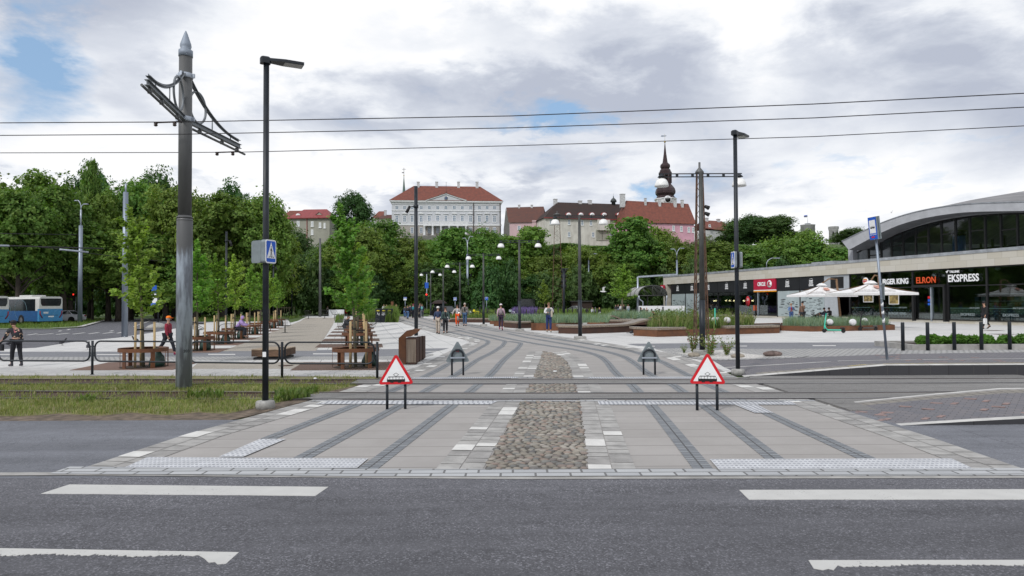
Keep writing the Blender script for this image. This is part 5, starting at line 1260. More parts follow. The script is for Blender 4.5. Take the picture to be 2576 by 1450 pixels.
class Bld:
 def __init__(s,name,label,pxa,Da,pxb,Db,py,cat='building',group='old buildings on the hill'):
  a=PT(pxa,py,Da);c=PT(pxb,py,Db);s.F=Face((a.x,a.y),(c.x,c.y));s.t=thing(name,label,cat,(a.x,a.y,20),s.F.rz,group)
 def h(s,px,py,off=0.0):x,z=s.F.hit(px,py,off);return x,z-20
 def wall(s,px0,px1,pyt,pyb,mat,dep=14,name='wall',y0=0.0,mid=None):
  x0,zt=s.h(px0,pyt);x1,zt2=s.h(px1,pyt);zt=(zt+s.h(mid or px0,pyt)[1])/2;zb=s.h(px0,pyb)[1]
  mb=MB();mb.mm((x0,y0,zb),(x1,y0+dep,zt));return obj(name,mb,mat,s.t),x0,x1,zb,zt
 def roof(s,x0,x1,z0,z1,hx0,hx1,mat,dep=14,over=.4,yr=None,name='roof'):
  """eaves rectangle x0..x1 with ridge from hx0 to hx1"""
  yr=yr or dep/2;mb=MB();a=[(x0-over,-over,z0),(x1+over,-over,z0),(x1+over,dep+over,z0),(x0-over,dep+over,z0),(hx0,yr,z1),(hx1,yr,z1)]
  mb.add(a,[(0,1,5,4),(1,2,5),(2,3,4,5),(3,0,4),(3,2,1,0)]);return obj(name,mb,mat,s.t)
 def chimney(s,px0,px1,pyt,pyb,par,off=5.0,mat=None):
  x0,zt=s.h(px0,pyt,off);x1,_=s.h(px1,pyt,off);zb=s.h(px0,pyb,off)[1]
  mb=MB();mb.mm((x0,off,zb-1),(x1,off+max(.8,(x1-x0)*.8),zt));mb.mm((x0-.08,off-.08,zt-.15),(x1+.08,off+max(.8,(x1-x0)*.8)+.08,zt+.05));obj('chimney',mb,mat or M_chim,par)
 def win(s,cx,cy,w,h,y=0.0,cols=2,rows=2,fr=.18,sill=True,Mf=None,hood=None):
  x0,zc=s.h(cx-w/2,cy,y);x1,_=s.h(cx+w/2,cy,y);zt=s.h(cx,cy-h/2,y)[1];zb=s.h(cx,cy+h/2,y)[1]
  o=winobj(s.t,x0,x1,zb,zt,y,Mf or M_wfr,M_wpane,fr,cols,rows,sill=sill)
  if hood:
   mb=MB();e=.35;mb.mm((x0-e,y-.35,zt+.38),(x1+e,y,zt+.55))
   if hood==2:mb.prism([(x0-e,zt+.55),(x1+e,zt+.55),((x0+x1)/2,zt+1.15)],-y+.02,-y+.4,0,Matrix(((1,0,0,0),(0,0,-1,0),(0,1,0,0),(0,0,0,1))))
   obj('hood',mb,M_wfr,o)
  return o
XZ=Matrix(((1,0,0,0),(0,0,-1,0),(0,1,0,0),(0,0,0,1)))
B=Bld('palace','long pale grey palace with red hipped roof, pediment and white portico on the hill',985,258,1260.5,262,560)
_,x0,x1,zb,zt=B.wall(985.5,1260,510,640,M_plg,16,mid=1260)
Lb=x1-x0
def PX2(cx8,cy8):return c8(cx8,cy8)
z_e=B.h(1120,c8(0,500)[1])[1];z_r=B.h(1120,c8(0,308)[1],8)[1]
rx0,rx1=B.h(c8(500,0)[0],468,8)[0],B.h(c8(1355,0)[0],468,8)[0]
rf=B.roof(x0,x1,z_e+.1,z_r,rx0,rx1,M_tile,16,.9)
mb=MB()
for yy_,d_,hgt_,zz in((0,.75,.5,z_e-.4),(0,.45,.35,z_e-.8),(0,.2,.25,B.h(1120,c8(0,545)[1])[1]),(0,.2,.3,B.h(1120,c8(0,628)[1])[1])):mb.mm((x0-d_,-d_,zz),(x1+d_,.0,zz+hgt_))
mb.mm((x0-.3,-.3,B.h(1120,c8(0,815)[1])[1]),(x1+.3,0,B.h(1120,c8(0,795)[1])[1]));obj('cornice',mb,M_wfr,B.t)
mb=MB();n=90
for i in range(n):xx=x0+Lb*(i+.5)/n;mb.mm((xx-.13,-.62,z_e-.62),(xx+.13,-.45,z_e-.4))
o=obj('dentils',mb,M_wfr,B.t)
mb=MB();mb.mm((x0,-.12,B.h(1120,600)[1]),(x1,0,B.h(1120,c8(0,815)[1])[1]));obj('ground_floor',mb,M_rustic,B.t)
pa,pbx,pc=B.h(*c8(665,500)),B.h(*c8(912,415)),B.h(*c8(1165,492));zz=z_e-.1
mb=MB();mb.prism([(pa[0],zz),(pc[0],zz),((pa[0]+pc[0])/2,pbx[1])],.02,.7,0,XZ);pd=obj('pediment',mb,M_plg,B.t)
mb=MB();apx=((pa[0]+pc[0])/2,pbx[1]);
for p,q in(((pa[0]-.4,zz),apx),(apx,(pc[0]+.4,zz))):
 mb.prism([p,q,(q[0],q[1]+.45),(p[0],p[1]+.3)],.02,1.0,0,XZ)
obj('raking_cornice',mb,M_wfr,pd)
mb=MB();mb.prism([(pa[0]-.4,zz+.3),(apx[0],apx[1]+.46),(pc[0]+.4,zz+.3),(apx[0],apx[1]+.3)][::-1],-6,1.1,0,XZ);obj('pediment_roof',mb,M_tiled,pd)
cx_,cz_=apx[0],zz+(apx[1]-zz)*.42
mb=MB();mb.lathe([(.75,0),(.6,.12)],(0,0,0),14,sy=1.1);mb.v=[(x+cx_,-.72-z,y+cz_)for x,y,z in mb.v];o=obj('round_ornament',mb,pm('ornament_grey',(.24,.26,.27),.8),pd)
mb=MB();mb.prism([(cx_-.35,cz_+.4),(cx_-.35,cz_-.1),(cx_,cz_-.5),(cx_+.35,cz_-.1),(cx_+.35,cz_+.4)],.85,.9,0,XZ);obj('shield',mb,pm('shield_blue',(.05,.08,.2),.5),o)
xs8=[281,381,478,596,700,807,913,1022,1125,1231,1345,1444,1539]
for i,cx8 in enumerate(xs8):
 B.win(*c8(cx8,583),42*.1953,44*.1953,sill=False,fr=.12)
 B.win(*c8(cx8,727),46*.1953,92*.1953,hood=2 if i%2==1 else 1,cols=2,rows=3,fr=.2)
 if i not in(0,1):B.win(*c8(cx8,875),42*.1953,80*.1953,y=-.12,sill=False,rows=3)
ya=-2.6
xa,zbal=B.h(*c8(628,800),ya);xb_,_=B.h(*c8(1188,800),ya);zbt=B.h(900,c8(0,750)[1],ya)[1];zg=B.h(900,c8(0,935)[1],ya)[1]
mb=MB();mb.mm((xa-.2,ya,zbal-.5),(xb_+.2,-.13,zbal));pt_=obj('portico',mb,M_wfr,B.t)
for cx8 in(637,744,851,957,1066,1173):
 xx=B.h(*c8(cx8,850),ya)[0];mb=MB();mb.lathe([(.55,zg),(.5,zg+.2),(.44,zg+.4),(.38,zbal-.9),(.5,zbal-.7),(.6,zbal-.5)],(xx,ya+.5,0),12);obj('column',mb,M_wfr,pt_)
mb=MB();mb.mm((xa-.2,ya,zbt-.12),(xb_+.2,ya+.25,zbt+.06));n=64
for i in range(n+1):xx=xa+(xb_-xa)*i/n;w_=.22 if i%8==0 else.07;mb.mm((xx-w_,ya+.05,zbal),(xx+w_,ya+.2,zbt-.12))
obj('balustrade',mb,M_wfr,pt_)
for a_ in(557,795,1077,1315):px_,_=c8(a_,0);B.chimney(px_-3.4,px_+3.4,c8(0,250)[1],c8(0,330)[1],rf,7.0)
for a_ in(1268,1610):
 px_,_=c8(a_,0);xx=B.h(px_,530)[0];mb=MB();mb.cyl((xx,-.35,zb),(xx,-.35,z_e),.14,n=6);obj('downpipe',mb,M_tiled,B.t)
xx,zq=B.h(*c8(917,265),6);mb=MB();mb.cyl((xx,4,z_e+3),(xx,4,zq),.07,n=6);obj('flagpole',mb,M_grey,B.t)
t_=B.t;mb=MB();a=PT(1010,592,252);c=PT(1262,592,252);zt_=PT(1100,593.5,252).z;mb.mm((a.x,252,10),(c.x,253,zt_));o=obj('retaining_wall',mb,M_rubble);tag(o,'grey rubble terrace wall under the palace on the hill','wall')
c9=crop(672.9,503.1,.1294)
B=Bld('old_house','grey hipped house with shiny red metal roof and dormers, left on the hill',727,236,830,235,560)
_,x0,x1,zb,zt=B.wall(727.5,829,549,650,M_oldgrey,12,mid=772)
zr=PT(765,526.8,241).z-20;hx0=B.h(765,527,6)[0]
rf=B.roof(x0,x1,zt,zr,hx0,x1-3,M_mroof,12,.7,yr=6)
mb=MB();mb.mm((x0-.6,-.8,zt-.25),(x1+.6,-.0,zt+.02));mb.mm((B.h(772.5,560)[0]-.12,-.16,zb),(B.h(772.5,560)[0]+.12,0,zt-.25));obj('gutter',mb,M_mroof,B.t)
for cx,cy,w_ in((870,468,6.6),(1022,492,6.2),(868,628,6),(597,462,7),(1110,500,5)):px_,py_=c9(cx,cy);B.win(px_,py_,w_,13.5,fr=.28,rows=3)
xx,zz=B.h(*c9(975,320));mb=MB();mb.prism([(xx-1.3,zz-1.2),(xx+1.3,zz-1.2),(xx+1.3,zz+.5),(xx,zz+1.6),(xx-1.3,zz+.5)],-4.4,-1.4,0,XZ);o=obj('dormer',mb,M_oldgrey,rf)
mb=MB();mb.prism([(xx-1.5,zz+.45),(xx,zz+1.75),(xx+1.5,zz+.45),(xx,zz+1.6)][::-1],-4.6,-1.2,0,XZ);obj('dormer_roof',mb,M_mroof,o)
xx,zz=B.h(*c9(597,300),1.5);mb=MB();mb.lathe([(1.2,0),(1.2,1.6)],(0,0,0),16);mb.v=[(x+xx,3.0-z,max(0,y)+zz-.4)for x,y,z in mb.v];o=obj('dormer',mb,M_mroof,rf);mb=MB();mb.lathe([(.9,0),(.9,.05)],(0,0,0),16);mb.v=[(x+xx,1.35-z,max(0,y)+zz-.3)for x,y,z in mb.v];obj('dormer_window',mb,M_plw,o)
B=Bld('old_house','white walled house with rust red roof at the left end of the hill row',700,248,748,248,560)
_,x0,x1,zb,zt=B.wall(701,727,553,650,M_plw,12,mid=720);B.roof(x0,x1+7,B.h(*c9(250,390))[1],B.h(*c9(310,205),5)[1],x0+2,x1+5,M_tile,12,.4);B.chimney(703.5,713.5,c9(0,140)[1],533,B.t,6)
B=Bld('old_house','small house with dark brown roof tight against the left side of the palace',942,268,986,268,560)
_,x0,x1,zb,zt=B.wall(944,985,551,650,M_oldgrey,10,mid=980);rf=B.roof(x0,x1+1,zt,B.h(960,541,5)[1],x0+2.5,x1+1,M_tileb,10,.3);B.chimney(966,971.5,529.5,542,rf,4)
B=Bld('old_house','small house with orange red roof peeking out by the round hill tree',934,276,968,276,560)
_,x0,x1,zb,zt=B.wall(938,962,548,650,M_plw,10,mid=960);B.roof(x0,x1,zt,B.h(955,532,5)[1],x0+1.5,x1-.2,M_tile,10,.3)
B=Bld('old_house','pale pink house with a plain brown roof and rubble gable, right of the palace',1281,248,1372,246,560)
_,x0,x1,zb,zt=B.wall(1282,1371,c8(0,770)[1],650,M_pinkp,13,mid=1371)
zr=B.h(*c8(1690,582),6.5)[1];hx0=B.h(*c8(1688,582),6.5)[0];hx1=B.h(*c8(2172,582),6.5)[0]
mb=MB();mb.add([(x0-.3,-.5,zt-.1),(x1+.3,-.5,zt-.1),(hx1,6.5,zr),(hx0,6.5,zr),(x1+.3,13.5,zt),(x0-.3,13.5,zt)],[(0,1,2,3),(3,2,4,5)]);rf=obj('roof',mb,M_tileb,B.t)
mb=MB();xg=B.h(*c8(1640,800),10)[0];mb.poly([(x0-.02,0,zb),(x0-.02,0,zt),(hx0-.1,6.5,zr-.2),(xg,13,zt-1.2),(xg,13,zb)]);obj('gable',mb,M_rubble,B.t)
for a_ in(1855,2018):px_,_=c8(a_,0);B.chimney(px_-2.5,px_+2.5,c8(0,548)[1],c8(0,590)[1],rf,6)
for a_,b2 in((1858,845),(2112,855)):B.win(*c8(a_,b2),8,11)
mb=MB();mb.prism([(B.h(*c8(2025,800))[0],B.h(*c8(0,885))[1]),(B.h(*c8(2078,800))[0],B.h(*c8(0,885))[1]),(B.h(*c8(2078,800))[0],B.h(*c8(0,795))[1]),(B.h(*c8(2025,800))[0],B.h(*c8(0,795))[1])],0,.35,0,XZ);obj('buttress',mb,M_pinkp,B.t)
B=Bld('old_house','long weathered white house with dark roof and a row of half-round dormers',1371.5,236,1574,243,560)
pw_=d1
x0,_=B.h(*pw_(233,1100));x1,_=B.h(*pw_(1170,1100));zb=B.h(1470,655)[1];zt=B.h(*pw_(700,1076))[1]
mb=MB();mb.mm((x0,0,zb),(x1,15,zt));obj('wall',mb,M_plold,B.t)
zr=B.h(*pw_(700,897),7)[1];hx0=B.h(*pw_(368,893),7)[0];hx1=B.h(*pw_(1150,910),7)[0]
mb=MB();mb.add([(x0-.5,-.6,zt),(x1+3.5,-.6,zt),(hx1,7,zr),(hx0,7,zr),(x1+3,15.5,zt),(x0-.5,15.5,zt)],[(0,1,2,3),(3,2,4,5),(0,3,5)]);rf=obj('roof',mb,M_tiled,B.t)
mb=MB();mb.mm((x0-.6,-.75,zt-.25),(x1+2,-.4,zt+.05));obj('gutter',mb,M_mroof,B.t)
for a_ in(497,637,766,905,1073):
 xx,zz=B.h(*pw_(a_,1040),1.0);mb=MB();mb.lathe([(1.15,0),(1.15,2.2)],(0,0,0),16);mb.v=[(x+xx,2.8-z,max(0,y)+zz)for x,y,z in mb.v];o=obj('dormer',mb,M_mroof,rf)
 mb=MB();mb.lathe([(.95,0),(.95,.05)],(0,0,0),16);mb.v=[(x+xx,.58-z,max(0,y)+zz+.02)for x,y,z in mb.v];q=obj('dormer_window',mb,M_signw,o)
for a_,b2,h_ in((352,848,60),(635,868,30),(747,862,50)):px_,py_=pw_(a_,b2);B.chimney(px_-4.3,px_+4.3,py_,py_+12,rf,6.5)
xx,zz=B.h(*pw_(1013,905),7);mb=MB();mb.lathe([(.75,0),(.75,1.2),(1.2,1.25),(1.1,1.9),(.6,2.5),(.15,2.8),(.2,3.1),(.04,3.5),(.03,4.3)],(xx,7,zz-.6),10);obj('cupola',mb,pm('copper_dark',(.05,.06,.06),.6),rf)
for a_,b2 in((297,1110),(505,1115),(655,1122),(755,1123),(1066,1135),(1140,1138),(925,1140),(505,1255),(780,1258),(985,1252)):B.win(*pw_(a_,b2),6.6,13,fr=.16)
xx,zz=B.h(*pw_(820,1090));xx2,_=B.h(*pw_(960,1090));mb=MB();mb.mm((xx,-1.2,B.h(*pw_(820,1210))[1]),(xx2,0,zt-.3));bay=obj('bay',mb,M_plold,B.t)
for a_ in(864,928):
 q=B.h(*pw_(a_,1270),-1.2);mb=MB();mb.prism([(q[0]-1.2,q[1]-1.5),(q[0]+1.2,q[1]-1.5),(q[0]+1.2,q[1]+2),(q[0]+.6,q[1]+3),(q[0]-.6,q[1]+3),(q[0]-1.2,q[1]+2)],.0,.25,0,XZ);obj('arch_niche',mb,M_oldgrey,bay)
B=Bld('old_house','pink house with the largest rust red roof, in front of the church spire',1574,232,1748,236,560)
x0=B.h(*pw_(1150,1100))[0];x1=B.h(*pw_(1935,1140))[0];zt=B.h(*pw_(1800,1135))[1];zb=B.h(1700,655)[1]
mb=MB();mb.mm((x0,0,zb),(x1,14,zt));obj('wall',mb,M_pink,B.t)
hx0,zr=B.h(*pw_(1155,868),7);hx1,zr2=B.h(*pw_(1870,905),7)
mb=MB();mb.add([(x0-.6,-.6,zt+.2),(x1+.6,-.6,zt),(hx1,7,zr2),(hx0,7,zr),(x1+.6,14.6,zt),(x0-.6,14.6,zt+.2)],[(0,1,2,3),(3,2,4,5),(1,4,2),(0,3,5)]);rf=obj('roof',mb,M_tile,B.t)
for a_,b2,w_,lo_ in((1122,790,5.6,910),(1382,840,2.3,890),(1545,845,3,915),(1722,862,3.6,935),(1804,860,3,940)):px_,py_=pw_(a_,b2);B.chimney(px_-w_,px_+w_,py_,pw_(0,lo_)[1],rf,5.5)
for a_,b2 in((1700,1185),(1790,1190),(1875,1200),(1925,1203)):B.win(*pw_(a_,b2),6.2,13.5,fr=.2)
B=Bld('old_house','small white house with sloping red roof right of the nearest twin lamp',1772,250,1848,256,560)
x0=B.h(*pw_(2050,1200))[0];x1=B.h(*pw_(2405,1215))[0];zt=B.h(*pw_(2250,1215))[1];zb=B.h(1800,655)[1]
mb=MB();mb.mm((x0,0,zb),(x1,12,zt));obj('wall',mb,M_plw,B.t)
hx0,zr=B.h(*pw_(2050,1092),6);hx1,_=B.h(*pw_(2255,1100),6)
mb=MB();mb.add([(x0-.4,-.4,zt+.6),(x1+.4,-.4,zt-.1),(hx1,6,zr),(hx0,6,zr),(x1+.4,12.4,zt),(x0,12.4,zt)],[(0,1,2,3),(3,2,4,5),(1,4,2)]);rf=obj('roof',mb,M_tile,B.t)
for a_ in(2087,2222):px_,_=pw_(a_,0);B.chimney(px_-3,px_+3,pw_(0,1064)[1]+(0 if a_<2100 else 3),pw_(0,1110)[1],rf,5)
B.win(*pw_(2115,1155),5,6.5,y=-1.0,cols=1,rows=1,fr=.25);B.win(*pw_(2365,1260),5.5,11)
D=275.0;p0=PT(1674,500,D);t=thing('church_tower','church tower with dark copper onion spire, clock and weather vane','church',(p0.x,D,20));k=D/F
def cz(y):return PT(1674,d1(0,y)[1],D).z-20
def rr_(w):return w*.2197*k/2
M_cop=pm('aged_copper',(.052,.032,.034),.5,.35,var=.2,scale=.8,stretch=(1,1,.3))
mb=MB();mb.lathe([(rr_(225),cz(1100)),(rr_(225),cz(895))],n=8,smooth=False,a0=PI/8);mb.lathe([(rr_(262),cz(858)),(rr_(262),cz(848)),(rr_(225),cz(845))],n=8,smooth=False,a0=PI/8);mb.lathe([(rr_(230),cz(895)),(rr_(240),cz(870)),(rr_(250),cz(858))],n=8,smooth=False,a0=PI/8);obj('tower_wall',mb,M_plw,t)
prof=[(262,850),(215,835),(190,815),(228,790),(232,765),(215,735),(170,705),(135,685),(130,672)]
mb=MB();mb.lathe([(rr_(w),cz(y))for w,y in prof],n=8,smooth=False,a0=PI/8);obj('lower_onion',mb,M_cop,t)
mb=MB();
for i in range(8):a=PI/8+i*PI/4;r_=rr_(125);mb.mm((r_*math.cos(a)-.35,r_*math.sin(a)-.35,cz(672)),(r_*math.cos(a)+.35,r_*math.sin(a)+.35,cz(575)))
mb.lathe([(rr_(128),cz(580)),(rr_(150),cz(570)),(rr_(150),cz(545)),(rr_(120),cz(535))],n=8,smooth=False,a0=PI/8);mb.lathe([(rr_(80),cz(675)),(rr_(80),cz(575))],n=8,smooth=False);obj('lantern',mb,M_cop,t)
prof=[(132,536),(112,512),(92,505),(112,488),(115,470),(100,452),(70,440),(58,430),(30,330),(8,215),(5,200)]
mb=MB();mb.lathe([(rr_(w),cz(y))for w,y in prof],n=8,smooth=False,a0=PI/8);obj('upper_spire',mb,M_cop,t)
M_gold=pm('gilding',(.45,.33,.10),.35,.8)
mb=MB();mb.ell((0,0,cz(197)),(.38,.38,.38),10,8);mb.cyl((0,0,cz(195)),(0,0,cz(105)),.05,n=5);va=obj('ball',mb,M_gold,t)
mb=MB();mb.prism([(-1.7,cz(132)),(-1.3,cz(121)),(.3,cz(124)),(.7,cz(118)),(.5,cz(132)),(-1.2,cz(137))],-.04,.04,0,XZ);obj('weather_vane',mb,M_galv,t)
mb=MB();mb.lathe([(rr_(90),0),(rr_(84),.3)],(0,0,0),20);mb.v=[(x,-rr_(225)-z+.1,y+cz(872))for x,y,z in mb.v];o=obj('clock_surround',mb,M_plw,t)
mb=MB();mb.lathe([(rr_(62),0),(rr_(62),.05)],(0,0,0),20);mb.v=[(x,-rr_(225)-z-.2,y+cz(872))for x,y,z in mb.v];o=obj('clock_face',mb,M_blackm,o)
D=330.0;p0=PT(c8(373,0)[0],480,D);t=thing('church_spire','slim green needle spire with cross, behind the palace','spire',(p0.x,D,20));k=D/F
def cz(y):return PT(1016,c8(0,y)[1],D).z-20
mb=MB();mb.lathe([(4.6*k,cz(470)),(4.0*k,cz(400)),(2.2*k,cz(290)),(.5*k,cz(180))],n=8,smooth=False);obj('spire',mb,pm('verdigris',(.09,.14,.12),.6,var=.2),t)
mb=MB();mb.ell((0,0,cz(172)),(1.5*k,1.5*k,1.5*k),8,6);obj('ball',mb,M_gold,t);mb=MB();mb.cyl((0,0,cz(172)),(0,0,cz(70)),.1,n=5);mb.mm((-.9,-.05,cz(92)),(.9,.05,cz(88)));mb.mm((-5.2*k,-.05,cz(138)),(0,.05,cz(128)));obj('cross',mb,M_grey,t)
c10=h6
D=340.0;p0=PT(c10(1712,0)[0],600,D);t=thing('round_tower','wide round stone tower carrying a flag','tower',(p0.x,D,15),0,'old stone towers');k=D/F
def cz(y,q=c10):return PT(p0.x/D*F+CX,q(0,y)[1],D).z-15
w=90*.1953*k
mb=MB();mb.lathe([(w,0),(w*.97,cz(400)),(w*1.02,cz(395)),(w*1.02,cz(388))],n=24);obj('tower_wall',mb,pm('tower_stone',(.30,.30,.30),.9,var=.15,scale=.8),t)
mb=MB();mb.lathe([(w*.36,cz(390)),(w*.36,cz(372))],n=16);mb.lathe([(w*.42,cz(372)),(w*.42,cz(370))],n=16);obj('lookout',mb,M_grpanel,t)
mb=MB();mb.cyl((0,0,cz(372)),(0,0,cz(255)),.12,n=6);fp=obj('flagpole',mb,M_signw,t)
zf=cz(277);hf=(cz(262)-cz(294));wf=44*.1953*k
mb=MB();N=6
for bnd,mi in((0,0),(1,1),(2,2)):
 for i in range(N):
  def fpnt(i,v):x=-wf*i/N;return(x,.25*math.sin(i*1.3),zf+hf/2-hf*v/3-.35*(i/N)*wf*.3)
  mb.quad(fpnt(i,bnd),fpnt(i,bnd+1),fpnt(i+1,bnd+1),fpnt(i+1,bnd),mi)
obj('flag',mb,[M_blue,M_black,M_signw],fp)
D=320.0;p0=PT(c10(2043,0)[0],600,D);t=thing('round_tower','slender round stone tower with battlements, left of the arched hall','tower',(p0.x,D,12),0,'old stone towers');k=D/F
def cz(y,q=c10):return PT(p0.x/D*F+CX,q(0,y)[1],D).z-12
w=55*.1953*k;mb=MB();mb.lathe([(w*1.05,0),(w,cz(470)),(w*1.07,cz(455)),(w*1.07,cz(440))],n=20);tw=obj('tower_wall',mb,pm('tower_stone',None),t)
mb=MB()
for i in range(9):a=i*2*PI/9;mb.box((w*.98*math.cos(a),w*.98*math.sin(a),cz(440)+.5),(1.5,.5,1.1),a+PI/2)
obj('battlement',mb,pm('tower_stone',None),tw);mb=MB()
for s_ in(-.5,.45):mb.box((w*s_,-w*.87,cz(500)),(.5,.5,1.6))
obj('slit_window',mb,M_blackm,tw)
def leafmat(name,cols,trans=.28,nsc=.35,nvar=.22,objvar=.35):
 mt,b,pr,tc,out=base_mat(name,.62,0,.25)
 g=b.n('ShaderNodeNewGeometry');oi=b.n('ShaderNodeObjectInfo')
 n=len(cols);c=b.ramp(g.outputs['Random Per Island'],[(i/max(1,n-1),q)for i,q in enumerate(cols)])
 nz=b.noise(tc.outputs['Object'],nsc,3,.6)
 k=b.m('MULTIPLY_ADD',b.m('SUBTRACT',nz,.5),nvar*4,1.0)
 k=b.m('MULTIPLY',k,b.m('MULTIPLY_ADD',oi.outputs['Random'],objvar,1-objvar*.5))
 hs=b.n('ShaderNodeHueSaturation');b.l(c,hs.inputs['Color']);rr=b.m('FRACT',b.m('MULTIPLY',oi.outputs['Random'],7.31))
 b.l(b.m('MULTIPLY_ADD',rr,.045,.478),hs.inputs['Hue']);b.l(k,hs.inputs['Value'])
 b.l(hs.outputs[0],pr.inputs['Base Color'])
 tr=b.n('ShaderNodeBsdfTranslucent');ms=b.n('ShaderNodeMixShader');ms.inputs[0].default_value=trans
 s2=b.n('ShaderNodeVectorMath',operation='MULTIPLY');b.l(hs.outputs[0],s2.inputs[0]);s2.inputs[1].default_value=(1.5,1.6,.7)
 b.l(s2.outputs[0],tr.inputs[0]);b.l(pr.outputs[0],ms.inputs[1]);b.l(tr.outputs[0],ms.inputs[2]);b.l(ms.outputs[0],out.inputs[0])
 MC[name]=mt;return mt
M_leaf=leafmat('leaf_linden',[(.085,.165,.028),(.125,.225,.04),(.10,.185,.034),(.17,.25,.048),(.07,.13,.028)],nsc=.22)
M_leafy=leafmat('leaf_yellowish',[(.115,.20,.032),(.165,.245,.045),(.10,.18,.034),(.20,.265,.06)],nsc=.25)
M_leafd=leafmat('leaf_dark',[(.05,.11,.032),(.07,.135,.038),(.055,.112,.034),(.09,.15,.045)],nsc=.3)
M_leafw=leafmat('leaf_willow',[(.17,.20,.10),(.23,.26,.14),(.12,.15,.07),(.26,.28,.17)],nsc=.5)
M_leafn=leafmat('leaf_young',[(.13,.25,.035),(.19,.33,.05),(.11,.21,.035),(.25,.38,.07),(.15,.28,.05)],trans=.35,nsc=.8)
M_trunk=pm('bark_dark',(.055,.045,.036),.95,var=.35,scale=3,stretch=(3,3,.5),bump=.6)
M_trunky=pm('bark_young',(.13,.115,.075),.9,var=.2,scale=6,stretch=(3,3,.5),bump=.4)
def rv(r):
 while True:
  v=Vector((r.uniform(-1,1),r.uniform(-1,1),r.uniform(-1,1)))
  if.05<v.length<1:return v
def leafq(vs,fs,p,s,r,nrm=None,asp=.62):
 n=(nrm+rv(r)*.9).normalized()if nrm else rv(r).normalized()
 a=n.cross(rv(r)).normalized();b=n.cross(a);o=len(vs)
 vs+=[p-a*s,p+b*s*asp-n*s*.12,p+a*s,p-b*s*asp-n*s*.12];fs.append((o,o+1,o+2,o+3))
def crown(seed,rx,rz,zc,lobes=15,clumps=34,leaves=17,leaf=.27,drop=.25,shape=1.0):
 """foliage as many leaf faces grouped in clumps on overlapping lobes"""
 r=random.Random(seed);L=[]
 for i in range(lobes):
  u=r.random();an=r.uniform(0,2*PI)if i else 0;t=-1+2*((i+.5)/lobes)
  rad_=math.sqrt(max(0,1-t*t))**shape*r.uniform(.45,.82)
  L.append((Vector((rad_*rx*math.cos(an+i*2.4),rad_*rx*math.sin(an+i*2.4),zc+t*rz*.68)),rx*r.uniform(.36,.54)))
 L.append((Vector((0,0,zc+rz*.3)),rx*.55));L.append((Vector((0,0,zc-rz*.35)),rx*.6))
 vs,fs=[],[]
 core=MB()
 for c,q in L:
  for k in range(70):leafq(vs,fs,c+rv(r)*q*.72,leaf*2.3,r)
  for k in range(clumps):
   d=rv(r).normalized()
   if d.z<-.3 and r.random()<.5:d.z=-d.z
   pc=c+d*q*r.uniform(.62,1.06);cs=q*r.uniform(.20,.38)
   for m_ in range(leaves):
    v=rv(r);p=pc+Vector((v.x*cs,v.y*cs,v.z*cs*.62))-Vector((0,0,abs(v.x)*cs*drop))
    leafq(vs,fs,p,leaf*r.uniform(.6,1.15),r,(d+Vector((0,0,.7))).normalized())
 core.f=core.f;core.add(vs,fs,0,False);return core
def limbs(seed,h,r0,zc,rx,n=7):
 r=random.Random(seed);mb=MB();lean=Vector((r.uniform(-.4,.4),r.uniform(-.4,.4),0))
 pts=[Vector((0,0,-.3)),Vector((0,0,h*.08))+lean*.1,Vector((0,0,h*.3))+lean*.5,Vector((0,0,h*.55))+lean]
 mb.tube(pts,[r0*1.5,r0*1.05,r0*.85,r0*.5],9)
 for i in range(n):
  a=i*2.4+r.uniform(-.3,.3);z=h*r.uniform(.2,.5);e=Vector((math.cos(a)*rx*.7,math.sin(a)*rx*.7,z+h*r.uniform(.15,.32)))
  s=Vector((0,0,z))+lean*.6;mb.tube([s,s.lerp(e,.5)+Vector((0,0,h*.04)),e],[r0*.4,r0*.25,r0*.08],5)
 return mb
VAR=[]
TS=[(11,6.2,8.2,10.5,17,46,17,'n'),(23,5.2,8.8,10.6,17,46,17,'n'),(37,7.0,7.6,10.0,19,44,17,'n'),(51,6.0,8.0,10.4,16,46,17,'y'),(67,6.4,8.4,10.6,18,44,17,'d'),(71,5.4,6.5,8.0,16,40,16,'w'),(83,6.4,6.0,12.2,16,46,17,'n')]
for sd_,rx_,rz_c,zc_,lb,cl_,lv,kd in TS:
 cm=crown(sd_,rx_,rz_c,zc_,lb,cl_,lv).mesh('crown',{'n':M_leaf,'y':M_leafy,'d':M_leafd,'w':M_leafw}[kd])
 tm=limbs(sd_,17,.42,zc_,rx_).mesh('trunk',M_trunk)
 zz=[v.co.z for v in cm.vertices];VAR.append((cm,tm,max(zz),rx_*1.25))
def tree(px,ytop,D,wpx,kind,label,zb=0.0,grp='park trees behind the square',name='park_tree',rot=None):
 """px, ytop: where its top shows in the photo at distance D; width in photo px"""
 p=PT(px,ytop,D);cm,tm,H_,W_=VAR[kind];sz=(p.z-zb)/H_;sx=wpx*D/F/2/W_
 t=thing(name,label,'tree',(p.x,D,zb),rot if rot is not None else rnd.uniform(0,6.28),grp);t.scale=(sx,sx,sz)
 for nm,me in(('trunk',tm),('crown',cm)):
  o=bpy.data.objects.new(nm,me);link(o);o.parent=t
 return t
